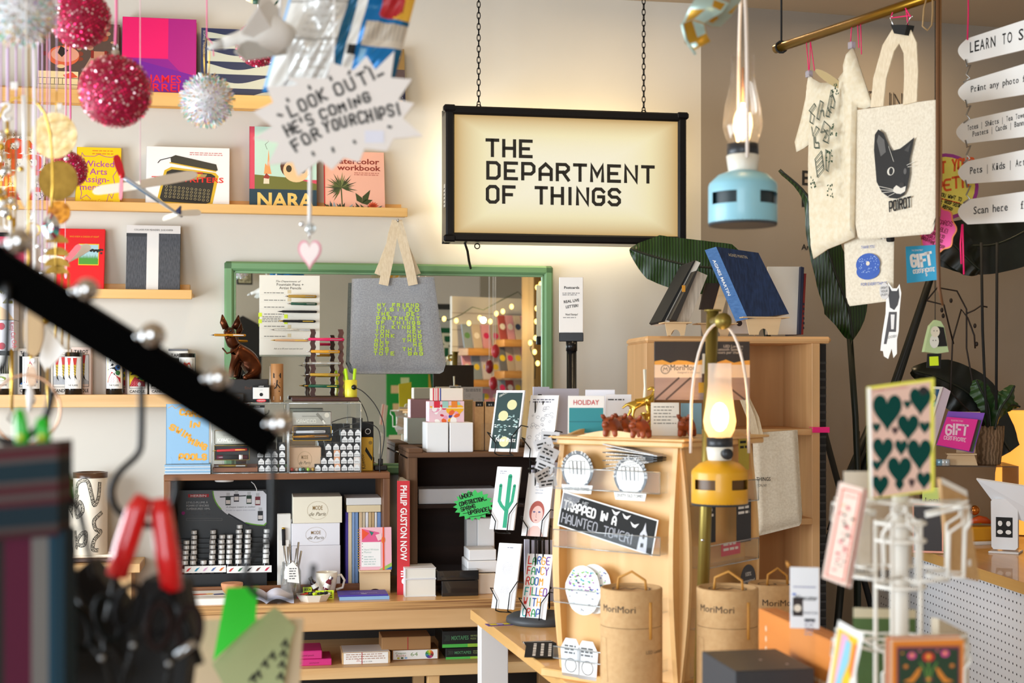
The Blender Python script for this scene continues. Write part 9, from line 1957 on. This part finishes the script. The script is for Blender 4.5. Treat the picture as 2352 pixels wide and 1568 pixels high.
mb.build('portrait_sticker',t)
MB().add([(-.09,.0,.235),(.26,-.1,.2),(.24,-.06,.06),(-.01,.02,.12),(-.09,.008,.239),(.26,-.092,.204),(.24,-.052,.064),(-.01,.028,.124)],[(0,3,2,1),(4,5,6,7),(0,1,5,4),(1,2,6,5),(2,3,7,6),(3,0,4,7)],WP).build('tablet',t)
p=onc(2262,1252);t=thing('toy_boat','orange figure lying on a yellow block on the counter','sculpture',(p.x,p.y+.05,ZC),.2);MB().box(-.055,.06,-.04,.04,0,.012,WHITE,.002).build('white_base',t);MB().box(-.05,.05,-.035,.035,.012,.06,mat('#e2a01c',.5),.006).build('yellow_block',t);MB().tube([(-.04,0,.075),(-.01,-.01,.085),(.02,0,.08),(.05,.01,.07)],[.006,.014,.012,.004],mat('#d2541c',.4),10).build('orange_figure',t);MB().tube([(.01,.02,.07),(.04,.02,.08)],.006,mat('#b8d02a',.5),8).build('green_stem',t);MB().ball((-.02,.0,.115),.017,mat('#c8742a',.15,.7),14).build('copper_ball',t)
MB_=MB().box(-.05,.05,0,.003,0,.21,mat('#cfe07a',.6));MB_.text('Local',-.04,.16,.016,INK,-.0006,'l');MB_.text('Authors',-.04,.135,.017,INK,-.0006,'l');lines(MB_,-.04,.03,.11,6,.009,.0035,C('#667'),-.0006);p=onc(2122,1262);solo('flyer','pale lime local authors flyer standing on the counter','flyer',MB_,(p.x+.03,p.y-.05,ZC),R(-20),None,-.18)
f=PF(2120,1030,4.75,R(-15));MB_=MB();MB_.box(-.03,.06,.0,.01,-.16,-.01,mat('#2a211f',.4));
for a,b_,c_,d_ in((-.034,.064,-.012,-.004),(-.034,.064,-.166,-.158),(-.034,-.028,-.158,-.012),(.058,.064,-.158,-.012)):MB_.box(a,b_,-.004,.0,c_,d_,mat('#c98a74',.3,.5),.001)
p=at(2120,1080,4.6);solo('framed_picture','small copper framed dark picture under the riser','picture',MB_,(p.x,4.6,ZC+.168),R(-15))
# --- white wire card spinner, near the camera
YW=1.92;ax=at(2068,1300,YW);WW=mat('#eeeae2',.4);t=thing('wire_spinner','white coated wire card spinner with a loop on top','card rack',(ax.x,YW,0));f=PF(2068,1300,YW);f.p0 .z=0
MB().lathe([(.16,0),(.16,.02),(.03,.03),(.0,.03)],WW,32).build('base',t);MB().tube([(0,0,.03),(0,0,f(0,1130)[1])],f.px(19),WW,20).build('centre_tube',t)
x_,z_=f(2070,1112);MB().tube([(x_+f.px(22)*math.cos(a*PI/10),0,z_+f.px(24)*math.sin(a*PI/10))for a in range(20)],.0022,WW,8,closed=True).build('top_loop',t)
wr_=f.px(5);cr=f.px(55)
for a in range(5):q=(cr*math.cos(a*PI*.4+.35),cr*math.sin(a*PI*.4+.35));MB().tube([(*q,.1),(*q,f(0,1195)[1])],wr_,WW,8).build('upright_wire',t)
for y_ in(1200,1240,1345,1490):z_=f(0,y_)[1];MB().tube([(cr*math.cos(a*PI/8),cr*math.sin(a*PI/8),z_)for a in range(16)],wr_*.9,WW,7,closed=True).build('ring_wire',t)
ro=f.px(150)
for y0 in(1165,1475):
 for a in range(6):
  mb=MB().at(0,0,0,rz=a*PI/3+.25);z0=f(0,y0)[1];hw=f.px(52);dn=f.px(150)
  for s in(-1,1):mb.tube([(s*hw*.8,-cr,z0-dn*.1),(s*hw*1.3,-ro,z0+dn*.08),(s*hw*1.3,-ro,z0-dn*.16),(s*hw*.75,-ro*.94,z0-dn*.3),(s*hw*.75,-ro*.92,z0-dn),(s*hw*.75,-cr,z0-dn)],wr_*.75,WW,7)
  mb.tube([(-hw*1.3,-ro,z0+dn*.08),(-hw*.8,-cr,z0+dn*.08),(hw*.8,-cr,z0+dn*.08),(hw*1.3,-ro,z0+dn*.08)],wr_*.6,WW,7).tube([(-hw*.75,-ro*.92,z0-dn),(hw*.75,-ro*.92,z0-dn)],wr_*.7,WW,7);mb.build('wire_pocket',t)
f=PF(2068,1000,1.9,R(-16));f0_=f;t=thing('heart_card','tall green hearts sticker card with a yellow edge in the spinner loop','card',f.loc,R(-16));MB().prism(f.pts((1990,888),(2146,868),(2146,1128),(1997,1146)),0,.0015,mat('#d9d02a',.5)).build('yellow_backing',t);MB().prism(f.pts((1991,890),(2000,890),(2005,1142),(1998,1146)),-.0012,-.0002,PAPER).build('white_edge',t);mb=MB();mb.flat(f.pts((1999,894),(2137,876),(2137,1124),(2000,1144)),C('#d0aa98'),-.0006);run(mb,f,'SCRIBBLE STATIONERY',(2004,900),(2086,890),5,C('#b03a3a'),-.001)
for cx,cy,w_,h_ in((2038,942,66,88),(2084,928,17,22),(2114,918,48,66),(2086,978,48,62),(2013,981,18,26),(2124,980,24,30),(2056,988,15,20),(2028,1032,46,64),(2070,1026,28,40),(2112,1040,54,76),(2014,1068,22,28),(2066,1078,54,70),(2022,1113,38,52),(2094,1108,14,24),(2122,1101,32,42),(2066,1114,20,26)):
 x0,z0=f(cx,cy);W2,H2=f.px(w_)/2,f.px(h_)/2;mb.flat([(x0+W2*math.sin(a)**3,z0+H2*(13*math.cos(a)-5*math.cos(2*a)-2*math.cos(3*a)-math.cos(4*a))/14.5)for a in[2*PI*k/26 for k in range(26)]],mat('#063a33' if w_>16 else '#4a3a3a',.7,spec=.08),-.001)
mb.disc(*f(2121,897),f.px(10),INK,-.0014);mb.build('printed_sheet',t)
def wcard(name,lab,outl,Y,yaw,m,art=None,th=.0012,grp=None):t,f=flatsign(name,lab,'card',outl,Y,yaw,m,art,th);t['group']=grp or 'cards in the white wire spinner'
def a_flor(mb,f):
 mb.stroke(f.pts((1936,1122),(1976,1132),(1938,1334),(1898,1320),(1936,1122)),.0018,C('#e8604a'),-.0005);run(mb,f,'CARTOLINA',(1940,1140),(1968,1146),5,C('#d0583a'))
 for k in range(34):mb.disc(*f(1920+34*rnd.random()+(1230-1160)*0-(k/34)*24+14,1160+k*4.6),f.px(rnd.uniform(2,5.5)),C(rnd.choice(('#c83a4a','#d8707a','#3a5a4a','#2e4a3a','#d8c8a0','#e8a8a0'))),-.0006-k*.00001,9,.7)
S4=[(1928,1106),(1982,1122),(1942,1346),(1888,1326)]
wcard('greeting_card','pink floral greeting card in the upper spinner pocket',S4,1.78,R(-35),mat('#f0d6c8',.6),a_flor)
for k in range(3):wcard('greeting_card','pink floral greeting card, %s behind the front one'%('first','second','third')[k],[(x+4*k+4,y+2*k)for x,y in S4],1.785+.006*k,R(-35),mat(('#e8cfc0','#c8705a','#f0e0d4')[k],.6))
wcard('envelope','kraft paper envelope with white flap in the far spinner pocket',[(2160,1098),(2220,1128),(2250,1334),(2185,1318)],1.98,R(38),KRAFT,lambda mb,f:(mb.flat(f.pts((2160,1096),(2220,1126),(2222,1140),(2162,1110)),PAPER,-.0005),mb.rect(*f(2222,1300),*f(2230,1284),PAPER,-.0005)),.006)
wcard('greeting_card','cream card back at the far side of the upper pockets',[(1938,1082),(2000,1082),(2000,1300),(1944,1300)],2.06,0,mat('#d9cfc0',.7));wcard('greeting_card','grey beige card back behind the white spinner tube',[(1998,1150),(2098,1140),(2096,1305),(2000,1310)],2.07,0,mat('#c4b4a2',.7))
def a_psy(mb,f):
 for P,c in((((1926,1440),(1972,1468),(1936,1640),(1896,1640)),'#f0c21c'),(((1934,1452),(1950,1462),(1944,1530),(1920,1560),(1910,1640),(1902,1640)),'#f0a8c8'),(((1944,1466),(1956,1476),(1950,1520),(1934,1560),(1928,1640),(1912,1600)),'#8cc8dc'),(((1962,1476),(1970,1480),(1956,1560),(1950,1540)),'#e8762a')):mb.flat(f.pts(*P),C(c),-.0004-.0002*(c!='#f0c21c')-.0002*(c=='#8cc8dc'))
S5=[(1926,1424),(1984,1456),(1940,1660),(1886,1650)]
wcard('greeting_card','yellow card with pink and blue swirls in the lower pocket',S5,1.77,R(-40),PAPER,a_psy)
def a_folk(mb,f):
 mb.rect(*f(2056,1680),*f(2208,1478),C('#c8722a'),-.0004);mb.rect(*f(2060,1680),*f(2204,1484),C('#6a2a4a'),-.0006);mb.rect(*f(2064,1680),*f(2200,1490),C('#1d3a24'),-.0008)
 for x,y,c,s in((2094,1505,'#d8389a',10),(2170,1500,'#d8389a',10),(2132,1508,'#c8242a',14),(2112,1495,'#8a3a7a',4),(2152,1494,'#8a3a7a',4),(2080,1530,'#b8622a',6),(2186,1528,'#b8622a',6),(2132,1560,'#7a2a4a',10),(2072,1500,'#8a5a2a',4)):mb.disc(*f(x,y),f.px(s),C(c),-.001,14,.8);mb.disc(*f(x,y-1),f.px(s*.45),C('#e8a03a'),-.0012,10)
 for s in(-1,1):mb.flat(f.pts((2132+s*16,1532),(2132+s*24,1534),(2132+s*40,1556),(2132+s*58,1564),(2132+s*36,1568),(2132+s*22,1550)),C('#d8862a'),-.0011);mb.stroke(f.pts((2132,1580),(2132+s*8,1540),(2132+s*20,1520)),.002,C('#5a8a3a'),-.001)
 mb.stroke(f.pts((2132,1600),(2132,1515)),.0025,C('#5a8a3a'),-.001)
wcard('greeting_card','dark folk flower card with orange birds in the front lower pocket',[(2050,1472),(2214,1468),(2210,1690),(2048,1690)],1.74,R(4),mat('#e88a2a',.6),a_folk)
for k in range(3):wcard('greeting_card','orange edged card, %s behind the folk flower card'%('first','second','third')[k],[(2044-6*k,1468-4*k),(2208-3*k,1463-3*k),(2208,1690),(2042-6*k,1690)],1.745+.005*k,R(4),mat(('#e8d4b8','#e06a1c','#d9c4a8')[k],.6))
wcard('greeting_card','olive green card with cream top at the back of the lower pockets',[(1960,1395),(2104,1400),(2104,1680),(1960,1680)],2.05,0,mat('#4f6e3c',.6),lambda mb,f:mb.flat(f.pts((1960,1395),(2104,1400),(2104,1420),(1960,1418)),C('#d9d0b4'),-.0005));wcard('greeting_card','cream card edge in the lower pocket facing the counter',[(2156,1420),(2224,1455),(2226,1680),(2160,1680)],1.95,R(40),mat('#d6c8b0',.7),None,.012)
# --- the part of the room seen in the mirror (built where it really stands)
def back(name,lab,cat,mb,group=None,parent=None):
 """Everything in mb is given as its image stands behind the glass; it is built at the real place in the room."""
 mb.v=[refl(v)for v in mb.v];mb.f=[q[::-1]for q in mb.f]
 c=sum(mb.v,Vector())/len(mb.v);c.z=min(v.z for v in mb.v)
 if parent:return mb.build(name,parent)
 mb.v=[v-c for v in mb.v];o=mb.build(name);o.location=c;return tag(o,lab,cat,group)
def vplane(px,py,Y,yaw,mb,z=None):p=at(px,py,Y);mb.at(p.x,p.y,p.z,rz=yaw);return p
YV=10.6;k=YV/F
OK2=wood('shelf_oak','#b57a3c','#d09a58',0,9);SLW=mat('#e6ddd0',.6)
ys=R(32)
mb=MB();vplane(1150,830,YV+.6,ys,mb);mb.box(-.44,.44,.0,.03,-1.0,.5,SLW)
for i in range(10):mb.box(-.44,.44,-.004,.0,-.8+i*.13,-.795+i*.13,mat('#a8988a',.7))
back('slat_panel','pale slatted panel behind the card shelves seen in the mirror','panel',mb)
rr=random.Random(5)
for j,(yy,lab)in enumerate(((800,'upper'),(872,'middle'),(940,'lower'))):
 for i,(xx,w_)in enumerate(((1110,.34),(1185,.28))):
  mb=MB();vplane(xx,yy-(0 if i==0 else 20),YV+.32-.08*i,ys,mb);mb.box(-w_/2,w_/2,-.06,.09,-.055,0,OK2,.002);back('card_shelf','%s oak card shelf %s seen in the mirror'%(lab,('by the cord lights','by the wooden post')[i]),'shelf',mb,'oak card shelves seen in the mirror')
  for c in range(4):
   mb=MB();p=at(xx,yy-(0 if i==0 else 20),YV+.32-.08*i);mb.M=Matrix.Translation(p)@Matrix.Rotation(ys,4,'Z')@Matrix.Translation((-w_/2+(c+.5)*w_/4,.0,.002))@Matrix.Rotation(-.25,4,'X');hx=rr.choice(('#c9b8a8','#d8c8b8','#b8a898','#e0a0b0','#8a98a8','#a84a4a','#d8d0d8','#6a6a72'));mb.box(-w_/9,w_/9,0,.012,0,.19 if j<2 else.16,C(hx),.0005);mb.disc(0,.1,.025,C(rr.choice(('#d8306a','#e8c83a','#5a8a5a','#f0e8e0','#3a4a6a'))),-.0006,12);back('greeting_card','greeting card %s on the %s oak shelf %s seen in the mirror'%(('first','second','third','fourth')[c],lab,('by the cord lights','by the wooden post')[i]),'card',mb,'greeting cards on the mirrored shelves')
mb=MB();PST=wood('post_wood','#9a7434','#c29a52',2,7);p=at(1228,760,10.2);mb.at(p.x,p.y,0,rz=R(40));mb.box(-.065,.065,-.065,.065,0.0,CEIL,PST);back('wood_post','rough yellow wooden post wound with fairy lights seen in the mirror','post',mb)
def fairy(lab,P,Y,bulbs,nm='fairy_lights'):
 t=thing(nm,lab,'lights',(0,0,0),0);mb=MB();mb.tube([at(a,b,Y)for a,b in P],.004,mat('#1c2a1c',.6),6);back('wire',None,None,mb,None,t);t.location=(0,0,0)
 for a,b in bulbs:mb=MB().ball(at(a,b,Y-.03),.015,emis('bulb_glow','#ffcf70',4),8,(1,1,1.3));back('bulb',None,None,mb,None,t)
fairy('fairy light string sagging across the card shelves seen in the mirror',[(990,728),(1030,735),(1060,722),(1085,705),(1110,712),(1150,690),(1190,670),(1208,690),(1245,662)],10.45,[(1020,732),(1048,736),(1077,742),(1102,730),(1126,738),(1140,720),(1155,715),(1175,704),(1204,682)])
fairy('fairy light string winding down the wooden post seen in the mirror',[(1243,640),(1236,690),(1232,740),(1226,780),(1218,800),(1230,830),(1228,870)],10.0,[(1242,652),(1234,660),(1233,708),(1232,738),(1230,776),(1218,787),(1228,808),(1235,834),(1252,772),(1250,688)])
l=bpy.data.lights.new('fairy_glow','POINT');l.energy=9;l.color=(1,.7,.32);l.shadow_soft_size=.02;lo=bpy.data.objects.new('fairy_glow',l);COL.objects.link(lo);lo.location=refl(at(1110,735,10.3))
YA=12.75;mb=MB();p=vplane(985,672,YA,R(20),mb);w_,h_=.46,.33;ACM=mat('#d9cfc4',.4);mb.box(-w_,w_,-.1,.1,-h_/2,h_/2,ACM,.012);mb.box(-w_*.9,w_*.9,-.104,-.1,-h_/2+.01,-h_/2+.06,mat('#2a2a2a',.5));back('air_conditioner','white wall air conditioner seen in the mirror beside the tote','air conditioner',mb)
mb=MB();p=vplane(1000,830,12.6,R(20),mb);G_=mat('#0f5a34',.8);mb.prism([(-.1,.3),(.16,.3),(.04,-.55),(-.0,-.55)],0,.004,G_);mb.pen('DEPT',.07,.24,.13,mat('#e8e0c4',.8),-.002,w=.025,rot=-PI/2,sp=.3);back('pennant','green felt pennant with cream letters seen in the mirror','pennant',mb)
mb=MB();p=vplane(930,900,12.7,R(20),mb);mb.box(-.17,.22,0,.01,-.4,.25,mat('#1e9a3c',.7)).box(.22,.25,-.004,.01,-.4,.25,mat('#e8b030',.6))
for i in range(7):x_,z_=rr.uniform(-.13,.14),rr.uniform(-.35,.15);mb.rect(x_,z_,x_+.08,z_+.07,C(rr.choice(('#e8d4a8','#f0c890','#d8e0a0'))),-.002-i*.0004)
back('notice_board','green notice board with paper tags seen in the mirror','board',mb)
mb=MB();p=vplane(562,630,12.6,R(20),mb);mb.box(-.07,.07,0,.02,-.09,.09,INK,.003);mb.rect(-.055,-.075,.055,.075,mat('#c9c3a4',.7),-.001);[mb.disc(rr.uniform(-.045,.045),rr.uniform(-.06,.06),.012,C('#8a8468'),-.0015-i*.0001,8)for i in range(16)];back('framed_print','black framed botanical print seen in the corner of the mirror','picture',mb)
mb=MB();p=vplane(558,790,12.5,R(20),mb);mb.prism([(-.16,-.4),(.16,-.4),(.17,.16),(0,.25),(-.17,.16)],0,.02,mat('#1b1c1e',.6));back('chalk_board','black gable shaped chalk board seen in the mirror by the dog','board',mb)
for i,(a,b,c,n)in enumerate(((1124,842,'#8a1a24','dark red'),(1138,806,'#c8303a','striped red'),(1133,880,'#a81a2a','low crimson'))):
 mb=MB();mb.at(*at(a,b,10.0));mb.ball((0,0,0),.038,C(c,.3),14,(.8,.8,1.3));mb.tube([(0,0,.05),(0,0,CEIL-at(a,b,10.0).z)],.002,WHITES,5);back('heart_ornament','%s heart ornament on a ribbon seen in the mirror'%n,'ornament',mb,'red hearts seen in the mirror')
